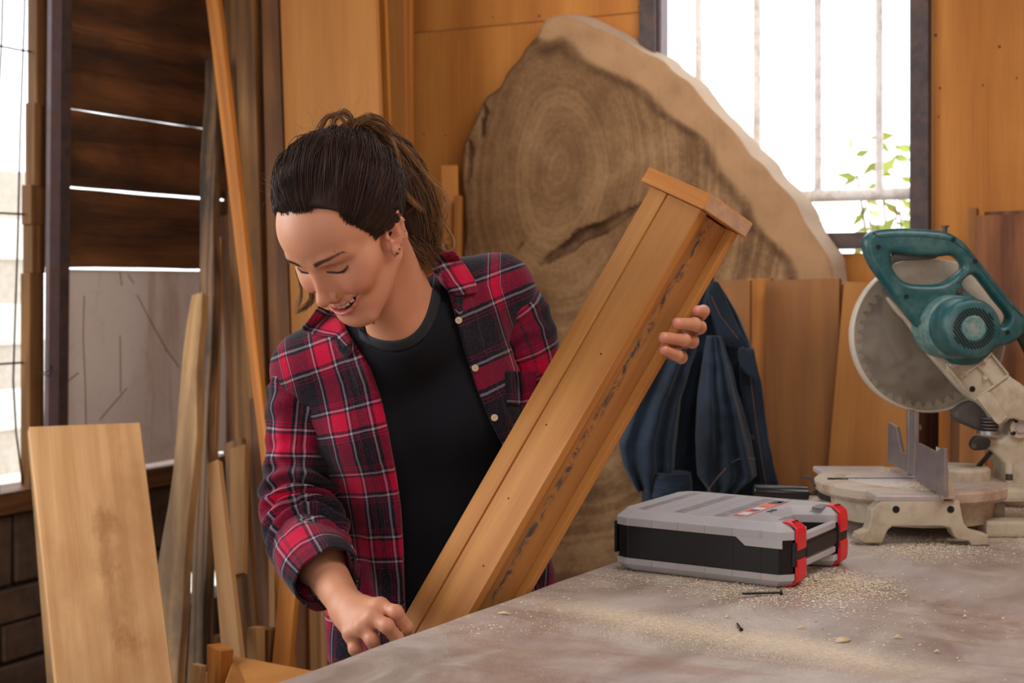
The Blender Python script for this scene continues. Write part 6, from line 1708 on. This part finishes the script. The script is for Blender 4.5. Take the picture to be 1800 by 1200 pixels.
# warp of the weave with the lean of the torso
th = np.interp(Zc, [0.8, 0.95, 1.10, 1.25, 1.40], np.radians([0, 2, 9, 18, 20]))
xc = np.interp(Zc, [0.8, 0.95, 1.10, 1.25, 1.40], [-0.105, -0.11, -0.125, -0.155, -0.20])
rx = 0.19; q = np.clip((V3[:, 0]-xc)/rx/1.02, -1, 1)
s_ = rx*np.arcsin(q)*1.0
h_ = Zc-(V3[:, 0]-xc)*np.tan(th)
back = V3[:, 1] > 2.30
UV = np.c_[s_, h_]
wl_ = np.abs(V3[:, 0]-np.interp(-Zc, -zR, xR)); wr2 = np.abs(V3[:, 0]-np.interp(-Zc, -zL, xL))
placket = (V3[:, 1] < 2.24) & ((wl_ < 0.030) | (wr2 < 0.030))
fold = nz3(V3, (16, 10, 2.2), 1.0)*0.008+nz3(V3, (26, 20, 9), 5.0)*0.0035
lowf = np.clip((1.22-Zc)/0.35, 0.15, 1)
fold = fold*lowf+0.0055*np.sin((V3[:, 0]-xc)*95+Zc*9+2*np.sin(Zc*14))*np.clip((1.12-Zc)/0.2, 0, 1)
fold = np.where(placket, fold*0.35+0.0022, fold)
near = np.clip(np.minimum(wl_, wr2)/0.05, 0.25, 1); fold = np.where(V3[:, 1] < 2.25, fold*near, fold)
V3 = V3+N3*fold[:, None]
UV[placket, 0] += 0.033
me = np_mesh('plaid_shirt', V3, Q3); set_weave(me, UV)
shirt = link('plaid_shirt', me, plaid_body, person, True); shirt['label'] = 'open red and black plaid flannel shirt'
strees = BVHTree.FromPolygons([Vector(v) for v in V3.tolist()], [tuple(q) for q in Q3.tolist()])

# sleeves
def sleeve(name, st, ang0, seed, wrk, par=shirt, n=72, cuff=None):
    """st = stations (pos, radius); smooth tube with cloth wrinkles"""
    P = np.array([s[0] for s in st]); Rr = np.array([s[1] for s in st])
    seg = np.r_[0, np.cumsum(np.linalg.norm(np.diff(P, axis=0), axis=1))]; Lt = seg[-1]
    m = 90; tt = np.linspace(0, Lt, m)
    # Catmull-Rom like smoothing by repeated averaging of a dense polyline
    C = np.stack([np.interp(tt, seg, P[:, i]) for i in range(3)], 1); Rd = np.interp(tt, seg, Rr)
    for _ in range(60):
        C[1:-1] = C[1:-1]*0.5+(C[:-2]+C[2:])*0.25; Rd[1:-1] = Rd[1:-1]*0.5+(Rd[:-2]+Rd[2:])*0.25
    T = np.gradient(C, axis=0); T /= np.linalg.norm(T, axis=1)[:, None]
    nrm = np.array([0, -1.0, 0]); V = []; UV = []
    curv = np.gradient(T, axis=0); kk = np.linalg.norm(curv, axis=1)/(Lt/m)
    for i in range(m):
        nrm = nrm-T[i]*(nrm @ T[i]); nrm /= np.linalg.norm(nrm); b = np.cross(T[i], nrm)
        cd = -curv[i]/(np.linalg.norm(curv[i])+1e-9)          # outer side of the bend
        for k in range(n):
            a = 2*PI*k/n; d = nrm*math.cos(a)+b*math.sin(a)
            inner = max(0, -(d @ cd)); kf = min(1, kk[i]/5.0)
            w = wrk*(0.0030*noise.noise(Vector((a*1.2, tt[i]*16, seed)))+0.0020*noise.noise(Vector((math.cos(a)*3+seed, math.sin(a)*3, tt[i]*34))))
            w += wrk*0.0050*kf*(0.4+inner)*math.sin(tt[i]*170+2.2*math.sin(a*2+seed)+seed)
            w += wrk*0.004*noise.noise(Vector((math.cos(a)*1.7, math.sin(a)*1.7+seed*2, tt[i]*11)))
            r = Rd[i]+w
            V.append(C[i]+d*r); UV.append((Rd.mean()*(a-PI)+ang0, tt[i]))
    V = np.array(V); UV = np.array(UV)
    Q = [(i*n+k, i*n+(k+1) % n, (i+1)*n+(k+1) % n, (i+1)*n+k) for i in range(m-1) for k in range(n)]
    me = np_mesh(name, V, np.array(Q)); set_weave(me, UV)
    o = link(name, me, plaid_slv, par, True)
    md = o.modifiers.new('t', 'SOLIDIFY'); md.thickness = 0.003; md.offset = -1
    return o
st_r = [(w3(575, 606, 2.225), 0.048), (w3(545, 650, 2.215), 0.060), (w3(530, 720, 2.21), 0.0565), (w3(526, 800, 2.205), 0.0550), (w3(524, 870, 2.195), 0.0560), (w3(530, 925, 2.165), 0.0600), (w3(545, 968, 2.115), 0.0560), (w3(566, 1004, 2.06), 0.0480)]
sleeve('sleeve', st_r, 0.0, 1.3, 1.7)
cuf = [(w3(538, 958, 2.128), 0.0545), (w3(549, 976, 2.10), 0.0575), (w3(562, 998, 2.068), 0.0545), (w3(575, 1018, 2.04), 0.0500)]
def cuff(name, st, seed):
    o = sleeve(name, st, 0.03, seed, 0.8); return o
cuff('rolled_cuff', cuf, 4.0)
st_l = [(w3(836, 500, 2.25), 0.048), (w3(874, 520, 2.258), 0.063), (w3(908, 580, 2.275), 0.0600), (w3(935, 660, 2.285), 0.056), (w3(968, 735, 2.29), 0.056), (w3(995, 762, 2.29), 0.054), (w3(1040, 738, 2.275), 0.048)]
sleeve('sleeve', st_l, 0.02, 7.7, 1.0)

# collar leaves, stand pieces, buttons and pocket laid on the shirt
class Both:
    def __init__(s, trees): s.t = trees
    def ray_cast(s, o, d):
        best = (None,)
        for t in s.t:
            h = t.ray_cast(o, d)
            if h[0] is not None and (best[0] is None or (h[0]-o).length < (best[0]-o).length): best = h
        return best
both = Both([strees, ttree, tree])
def leaf(name, quad, nu=26, nv=16, off=(0.006, 0.006), mat=plaid_col, uvs=0.0, th=0.0032, curl=0.004, Yf=None, smooth_it=6, tr=None):
    """cloth leaf between two pixel curves (a: upper/neck edge, b: outer edge) laid over what is below it"""
    A, B = quad
    def dens(c):
        c = np.array(c, float); L = np.r_[0, np.cumsum(np.hypot(*np.diff(c, axis=0).T))]; x = np.linspace(0, L[-1], 60)
        c = np.c_[np.interp(x, L, c[:, 0]), np.interp(x, L, c[:, 1])]
        for _ in range(40): c[1:-1] = c[1:-1]*0.5+(c[:-2]+c[2:])*0.25
        return c
    if nu >= 40: A, B = dens(A), dens(B)
    def samp(c, f):
        c = np.array(c, float); L = np.r_[0, np.cumsum(np.hypot(*np.diff(c, axis=0).T))]; x = f*L[-1]
        return np.interp(x, L, c[:, 0]), np.interp(x, L, c[:, 1])
    G = np.zeros((nu+1, nv+1, 3)); PX = np.zeros((nu+1, nv+1, 2)); D = np.zeros((nu+1, nv+1))
    for i in range(nu+1):
        a = samp(A, i/nu); b = samp(B, i/nu)
        for j in range(nv+1):
            f = j/nv; px = a[0]*(1-f)+b[0]*f; py = a[1]*(1-f)+b[1]*f
            h = hit(px, py, tr or both); PX[i, j] = px, py
            D[i, j] = h.y if h is not None else np.nan
    if np.isnan(D).any(): D = np.where(np.isnan(D), np.nanmedian(D), D)
    for _ in range(smooth_it):
        E = np.pad(D, 1, mode='edge'); S_ = (E[:-2, 1:-1]+E[2:, 1:-1]+E[1:-1, :-2]+E[1:-1, 2:])/4; D = np.minimum(D, D*0.4+S_*0.6)
    for i in range(nu+1):
        for j in range(nv+1):
            f = j/nv; o = off[0]*(1-f)+off[1]*f+curl*math.sin(PI*f)
            G[i, j] = w3(PX[i, j, 0], PX[i, j, 1], D[i, j]-o)
    V = G.reshape(-1, 3); w = nv+1
    Q = [(i*w+j, (i+1)*w+j, (i+1)*w+j+1, i*w+j+1) for i in range(nu) for j in range(nv)]
    lu = np.linalg.norm(G[-1, nv//2]-G[0, nv//2]); lv = np.linalg.norm(G[nu//2, -1]-G[nu//2, 0])
    UV = np.array([(i/nu*lu+uvs, j/nv*lv+uvs*0.7) for i in range(nu+1) for j in range(nv+1)])
    me = np_mesh(name, V, np.array(Q)); set_weave(me, UV)
    o = link(name, me, mat, shirt, True)
    md = o.modifiers.new('t', 'SOLIDIFY'); md.thickness = th; md.offset = 0
    return o
leaf('collar', ([(742, 432), (752, 452), (764, 480), (778, 500), (800, 521)], [(775, 430), (800, 444), (820, 470), (836, 497), (839, 514)]), uvs=0.03)
leaf('collar', ([(640, 588), (618, 566), (598, 552), (575, 545), (560, 538)], [(606, 612), (588, 592), (565, 590), (545, 586), (531, 578)]), uvs=0.05, tr=Both([strees]))
leaf('collar_stand', ([(797, 516), (806, 516), (814, 518)], [(800, 548), (806, 556), (812, 552)]), nu=8, nv=8, uvs=0.015, off=(0.004, 0.003), curl=0.002)
leaf('collar_stand', ([(588, 590), (606, 600), (640, 590)], [(598, 622), (612, 630), (632, 604)]), nu=8, nv=8, uvs=0.015, tr=Both([strees]), off=(0.005, 0.004), curl=0.002)
btn = plain('button_beige', srgb(196, 172, 140), 0.35, var=0.12, vs=200); bth = plain('button_hole_dark', srgb(60, 44, 36), 0.6)
for px, py in ((806, 563), (835, 647), (869, 734)):
    h = hit(px, py, both, 0.0015); d = Vector((0.1, -1, 0.15)).normalized()
    bm = bmesh.new(); tube_bm(bm, [h, h+d*0.0016, h+d*0.0024, h+d*0.0022], [0.0052, 0.0054, 0.0048, 0.0036], 20)
    b = bm_link('button', bm, btn, shirt, True, None, 0.6)
    for a in range(4):
        c = h+d*0.0023+Vector((math.cos(a*PI/2+.5)*0.0015, 0, math.sin(a*PI/2+.5)*0.0015)); bm = bmesh.new(); tube_bm(bm, [c, c+d*0.0004], 0.0005, 6); bm_link('thread_hole', bm, bth, b)
leaf('pocket', ([(888, 652), (916, 652), (944, 650)], [(892, 710), (920, 712), (940, 706)]), nu=12, nv=12, uvs=0.06, off=(0.003, 0.002), curl=0.001, mat=plaid_body)
leaf('neckband', ([(630, 578), (655, 596), (690, 602), (718, 596), (742, 574), (757, 535), (763, 480)], [(634, 596), (660, 613), (690, 620), (724, 613), (754, 588), (772, 545), (778, 486)]), nu=60, nv=5, off=(0.0015, 0.0015), curl=0.0015, mat=plain('black_rib', srgb(22, 23, 30), 0.8, var=0.1, vs=300), smooth_it=2)

# ------------------------------------------------------------ hair
def hairmat(name, dark, light):
    t = NT(name)
    rnd = t.n('Attribute', attribute_name='tone').outputs['Fac']
    c = t.mix(rnd, dark, light); t.set(color=c, rough=0.55, spec=0.25); return t.m
hm1 = hairmat('brown_hair', srgb(34, 22, 18), srgb(96, 64, 42))
hm2 = hairmat('lighter_brown_hair', srgb(56, 36, 24), srgb(156, 112, 72))  # lighter brown for the tied and loose strands
fc = Field((-0.36, 1.84, 1.34), (-0.10, 2.16, 1.66), 0.0022)
E = lambda c, r, k=0.01, op='+': fc.ell(Hd(*c), r, RL, k, op)
E((0, -0.012, 0.048), (0.0795, 0.1015, 0.0865))
E((0, -0.020, 0.078), (0.066, 0.074, 0.062), 0.02)
E((0, 0.112, -0.004), (0.115, 0.124, 0.126), 0.006, '-')
E((0.070, 0.060, -0.026), (0.055, 0.054, 0.048), 0.006, '-'); E((-0.070, 0.060, -0.026), (0.055, 0.054, 0.048), 0.006, '-')
E((0.075, 0.008, -0.018), (0.040, 0.020, 0.040), 0.006, '-')
fc.cone(Hd(0, 0.03, -0.06), Hd(0.06, 0.0, -0.06), 0.045, 0.03, 0.01, '-')
V4, Q4 = bake(fc, 1)
N4 = vnormals(V4, Q4); V4 = V4+N4*np.maximum(0.0002, nz3(V4, (28, 28, 28), 2.0)*0.005+nz3(V4, (60, 60, 25), 4.0)*0.002+0.001)[:, None]
tone = np.clip(0.12+0.25*nz3(V4, (60, 60, 60)), 0, 1)
me = np_mesh('hair', V4, Q4); me.attributes.new('tone', 'FLOAT', 'POINT').data.foreach_set('value', tone.astype(np.float32))
hair = link('hair', me, hm1, person, True); hair['label'] = 'dark brown wavy hair tied up high at the back'
ctree = BVHTree.FromPolygons([Vector(v) for v in V4.tolist()], [tuple(q) for q in Q4.tolist()])
def strands(name, paths, mat, r0=0.0006, sides=4, par=hair):
    VV = []; QQ = []; TT = []; o = 0
    for P, tone, rr in paths:
        P = np.asarray(P); m = len(P); T = np.gradient(P, axis=0); T /= (np.linalg.norm(T, axis=1)[:, None]+1e-9)
        ref = np.array([0.3, 0.5, 0.81]); n = np.cross(T, ref); n /= (np.linalg.norm(n, axis=1)[:, None]+1e-9); b = np.cross(T, n)
        taper = np.interp(np.linspace(0, 1, m), [0, 0.1, 0.75, 1], [0.6, 1, 0.9, 0.15])*rr
        for k in range(sides):
            a = 2*PI*k/sides; VV.append(P+(n*math.cos(a)+b*math.sin(a))*taper[:, None])
        TT.append(np.full(m*sides, tone))
        idx = o+np.arange(m*sides).reshape(sides, m)
        for k in range(sides):
            k2 = (k+1) % sides
            QQ.append(np.stack([idx[k, :-1], idx[k, 1:], idx[k2, 1:], idx[k2, :-1]], 1))
        o += m*sides
    me = np_mesh(name, np.concatenate(VV), np.concatenate(QQ))
    me.attributes.new('tone', 'FLOAT', 'POINT').data.foreach_set('value', np.concatenate(TT).astype(np.float32))
    return tag(link(name, me, mat, par, True), kind='stuff')
C0h = np.array(Hd(0, -0.01, 0.045)); ROOT = w3(612, 238, 2.03)
rdir = ROOT-C0h; rdir /= np.linalg.norm(rdir)
def slerp(a, b, t_):
    om = math.acos(max(-1, min(1, float(a @ b)))); 
    return (math.sin((1-t_)*om)*a+math.sin(t_*om)*b)/max(math.sin(om), 1e-6)
def cap_r(d):
    h = ctree.ray_cast(Vector(C0h+d*0.3), Vector(-d)); return None if h[0] is None else (h[0]-Vector(C0h)).length
def skin_r(d):
    h = tree.ray_cast(Vector(C0h+d*0.3), Vector(-d)); return None if h[0] is None else (h[0]-Vector(C0h)).length
paths = []
starts = V4[rng.choice(len(V4), 16000)]
Ls = toL(starts)
for p, l in zip(starts, Ls):
    d = p-C0h; rp = np.linalg.norm(d)
    if rp < 0.05: continue
    d /= rp
    rc = cap_r(d)
    rs = skin_r(d)
    if rc is None or rs is None or abs(rc-rp) > 0.0025 or rp < rs-0.0006: continue
    if len(paths) > 4600: break
    if d @ rdir > 0.93 and random.random() < 0.7: continue
    ee = math.sqrt((l[0]/0.082)**2+((l[1]-0.112)/0.088)**2+((l[2]+0.004)/0.089)**2)
    m = 14; P = []
    if ee < 1.42 and l[1] > 0.015 and l[2] > 0.0:
        axp = d-rdir*(d @ rdir); axp /= np.linalg.norm(axp); b0 = rng.uniform(0.0, 0.03); kk_ = rng.normal(0, 0.02, 3)
        for fb_ in (1.0, 0.55, 0.2):
            e = d+axp*b0*fb_+kk_*fb_; e /= np.linalg.norm(e); rs_ = skin_r(e)
            if rs_: P.append(C0h+e*(rs_+0.0005+0.004*(1-fb_)*(b0 < 0.04)))
    j1, j2 = rng.normal(0, 1, 3), rng.uniform(0.0, 0.0045)
    end = slerp(d, rdir, 1.0); ok = True; r_prev = None
    cl = np.array([noise.noise(Vector(p*24+q_)) for q_ in (0, 7, 13)]); sw = rng.normal(0, 0.035, 3)+cl*0.34; lift = abs(rng.normal(0, 0.0026))+0.0006+0.010*max(0, noise.noise(Vector(p*38)))
    for i in range(m):
        f = i/(m-1); e = slerp(d, rdir, f*0.97); e = e+sw*math.sin(PI*f)*0.6; e /= np.linalg.norm(e)
        r = cap_r(e)
        if r is None: r = r_prev if r_prev else rp
        if r_prev and abs(r-r_prev) > 0.02: r = r_prev
        r_prev = r
        P.append(C0h+e*(r+lift*math.sin(PI*min(1, f*1.6+0.06))+0.006*f*f)+0.0028*np.array([noise.noise(Vector((p[0]*30+f*4, p[1]*30, p[2]*30+k*7))) for k in range(3)]))
    paths.append((P, float(np.clip(rng.normal(0.2, 0.22), 0, 1)), rng.uniform(0.00028, 0.0006)))
strands('combed_strands', paths, hm1)
# strands rooted in the skin along the hairline, combed up and back over the rest
paths = []
eh1 = eh[:len(hV)]; Lh = L[:len(hV)]
cidx = np.where((eh1 > hb[:len(hV)]-0.015) & (eh1 < 1.85) & (Lh[:, 2] > 0.008) & (Lh[:, 1] > -0.002) & (np.abs(Lh[:, 0]) < 0.078))[0]
for ci in rng.permutation(cidx)[:16000]:
    if len(paths) > 3200: break
    p = hV[ci]; d = p-C0h; rp = np.linalg.norm(d); d /= rp
    rs = skin_r(d)
    if rs is None or abs(rs-rp) > 0.003: continue
    rc = cap_r(d)
    if rc is not None and rc > rp+0.002: continue
    if eh1[ci] < hb[ci]+0.012+0.02*noise.noise(Vector(p*90)) and random.random() < 0.75: continue
    sw = rng.normal(0, 0.02, 3)+np.array([noise.noise(Vector(p*24+q_)) for q_ in (0, 7, 13)])*0.15; P = []; lift = abs(rng.normal(0, 0.0018))+0.0012; rlast = rp
    for i in range(12):
        f = i/11; e = slerp(d, rdir, f*0.62)+sw*math.sin(PI*f)*0.5; e /= np.linalg.norm(e)
        r1 = skin_r(e) or rlast; r2 = cap_r(e) or 0
        r_ = max(r1, r2) if r2 < r1+0.03 else r1
        r_ = rlast+np.clip(r_-rlast, -0.004, 0.0035); rlast = r_
        P.append(C0h+e*(r_+0.0003+lift*min(1, f*3.0)))
    paths.append((P, float(np.clip(rng.normal(0.16, 0.2), 0, 1)), rng.uniform(0.0003, 0.0006)))
print('hairline', len(paths), len(cidx))
if paths: strands('hairline_strands', paths, hm1, sides=3)
# tied back mass and loose curls
fm = Field((-0.30, 1.98, 1.40), (-0.08, 2.18, 1.66), 0.003)
ms = [(616, 246, 2.03, .024), (648, 244, 2.05, .025), (684, 272, 2.07, .027), (706, 318, 2.085, .032), (718, 362, 2.09, .034), (732, 405, 2.10, .028), (748, 436, 2.10, .014)]
fm.chain([w3(a, b, c) for a, b, c, r in ms], [r for *_, r in ms], 0.02)
fm.cone(w3(690, 330, 2.06), w3(716, 400, 2.08), 0.035, 0.026, 0.02)
V5, Q5 = bake(fm, 1); N5 = vnormals(V5, Q5); V5 = V5+N5*(nz3(V5, (40, 40, 14))*0.006)[:, None]
me = np_mesh('tied_hair', V5, Q5); me.attributes.new('tone', 'FLOAT', 'POINT').data.foreach_set('value', np.clip(0.1+0.3*nz3(V5, (90, 90, 30)), 0, 1).astype(np.float32))
link('tied_hair', me, hm1, hair, True)
spine = np.array([w3(a, b, c) for a, b, c, r in ms]+[w3(775, 440, 2.10)]); srad = np.array([r for *_, r in ms]+[.01])
paths = []
def curly(base, m, amp, fr, ph): 
    P = np.array(base); tt = np.linspace(0, 1, len(P))
    a = amp*np.minimum(1, tt*2.0)
    P = P+np.stack([a*np.cos(fr*tt+ph), a*0.7*np.sin(fr*tt*0.9+ph), a*np.sin(fr*tt+ph)], 1); return P
for k in range(2000):
    m = 22; x0 = rng.uniform(0, 0.55); x1 = min(1.0, x0+rng.uniform(0.35, 0.8)); tt = np.linspace(x0, x1, m)
    base = np.stack([np.interp(tt, np.linspace(0, 1, len(spine)), spine[:, i]) for i in range(3)], 1)
    rad = np.interp(tt, np.linspace(0, 1, len(spine)), srad)
    a = rng.uniform(0, 2*PI)+1.2*(tt-x0); rr = rng.uniform(0.85, 1.18)
    v = np.stack([np.cos(a)*0.9+0.3*np.sin(a), -np.sin(a)*0.8, np.cos(a)*0.55], 1)
    base = base+v*(rad*rr)[:, None]
    P = curly(base, m, rng.uniform(0.001, 0.006), rng.uniform(6, 16), rng.uniform(0, 6))
    paths.append((P, float(np.clip(rng.normal(0.35, 0.3), 0, 1)), rng.uniform(0.0003, 0.0007)))
strands('tied_strands', paths, hm2)
def spl(pts, m=30):
    P = np.array([w3(*p) for p in pts]); 
    tt = np.linspace(0, len(P)-1, m); Q = np.stack([np.interp(tt, np.arange(len(P)), P[:, i]) for i in range(3)], 1)
    for _ in range(6): Q[1:-1] = Q[1:-1]*0.5+(Q[:-2]+Q[2:])*0.25
    return Q
paths = []
def bunch(pts, n0, spread, tone, rr=0.0007, amp=0.002, fr=8):
    Q = spl(pts)
    for _ in range(int(n0*1.6)):
        off = rng.normal(0, spread*1.15, 3); w = np.linspace(0.35, 1, len(Q))[:, None]
        P = curly(Q+off*w, len(Q), rng.uniform(0, amp), rng.uniform(fr*0.6, fr*1.4), rng.uniform(0, 6))
        paths.append((P, float(np.clip(rng.normal(tone, 0.2), 0, 1)), rng.uniform(0.45, 0.95)*rr))
bunch([(620, 240, 2.0), (606, 212, 1.99), (590, 198, 1.99), (572, 206, 1.99), (561, 226, 1.99), (557, 244, 2.0)], 26, 0.0022, 0.6)
bunch([(622, 240, 2.0), (618, 208, 1.99), (604, 196, 1.99), (590, 204, 1.99), (584, 222, 2.0)], 22, 0.003, 0.5)
bunch([(618, 240, 2.0), (628, 214, 1.99), (648, 206, 1.99), (668, 214, 2.0), (690, 240, 2.02)], 60, 0.005, 0.45)
bunch([(600, 246, 2.0), (578, 232, 2.0), (562, 240, 2.0), (548, 256, 2.0)], 40, 0.004, 0.3)
bunch([(640, 222, 2.0), (690, 236, 2.02), (703, 280, 2.02), (702, 316, 2.02), (716, 345, 2.03), (738, 364, 2.04), (745, 370, 2.05)], 14, 0.003, 0.95)
bunch([(650, 222, 2.02), (705, 250, 2.04), (738, 300, 2.06), (770, 328, 2.07), (786, 355, 2.07), (783, 385, 2.07), (772, 398, 2.07)], 14, 0.0028, 0.95)
bunch([(700, 250, 2.04), (735, 290, 2.06), (752, 330, 2.07), (760, 372, 2.08), (772, 400, 2.08), (775, 425, 2.08)], 50, 0.006, 0.5)
bunch([(712, 300, 2.04), (742, 340, 2.06), (752, 390, 2.07), (742, 420, 2.08), (756, 446, 2.08)], 60, 0.008, 0.35, amp=0.005)
bunch([(780, 392, 2.07), (790, 406, 2.06), (801, 424, 2.05), (799, 438, 2.05), (786, 443, 2.05), (776, 436, 2.05), (781, 420, 2.06), (792, 414, 2.06), (798, 426, 2.06)], 9, 0.0012, 0.9, 0.0006, 0.001)
bunch([(700, 400, 2.05), (716, 425, 2.06), (738, 444, 2.07), (758, 462, 2.08)], 70, 0.007, 0.25)
bunch([(712, 380, 2.06), (730, 420, 2.07), (746, 440, 2.08), (762, 468, 2.08)], 50, 0.006, 0.3)
bunch([(620, 244, 2.0), (650, 250, 2.03), (680, 282, 2.04), (694, 330, 2.04), (702, 380, 2.05)], 120, 0.008, 0.2)
bunch([(630, 238, 2.01), (668, 244, 2.03), (702, 284, 2.05), (718, 340, 2.06), (728, 400, 2.07)], 130, 0.010, 0.35)
bunch([(600, 244, 2.0), (612, 222, 2.0), (636, 218, 2.01), (664, 232, 2.02)], 80, 0.005, 0.3)
# curl hanging beyond the far cheek
bunch([(524, 470, 2.06), (533, 490, 2.06), (547, 508, 2.06), (548, 526, 2.06), (538, 541, 2.06), (520, 549, 2.06)], 22, 0.0016, 0.35)
bunch([(520, 474, 2.06), (528, 500, 2.06), (530, 520, 2.06), (523, 540, 2.06)], 12, 0.0016, 0.4)
bunch([(528, 480, 2.06), (542, 500, 2.06), (552, 512, 2.06), (550, 530, 2.06), (543, 540, 2.06)], 8, 0.0012, 0.4)
# flyaways
for _ in range(170):
    a = rng.uniform(0, 1); px = 470+a*260+rng.normal(0, 6); py = 360-math.sin(PI*a)*150+rng.normal(0, 8)
    s_p = w3(px, py, 2.02); dirv = np.array([rng.normal(-0.2, 0.6), rng.normal(0, 0.3), rng.normal(0.3, 0.6)]); dirv /= np.linalg.norm(dirv)
    L_ = rng.uniform(0.012, 0.035); m = 10; tt = np.linspace(0, 1, m)[:, None]
    P = s_p+dirv*L_*tt+np.array([rng.normal(0, 1), 0, rng.normal(0, 1)])*L_*0.4*tt**2
    paths.append((P, 0.7, 0.00018))
strands('loose_strands', paths, hm2)
print('hair ok')
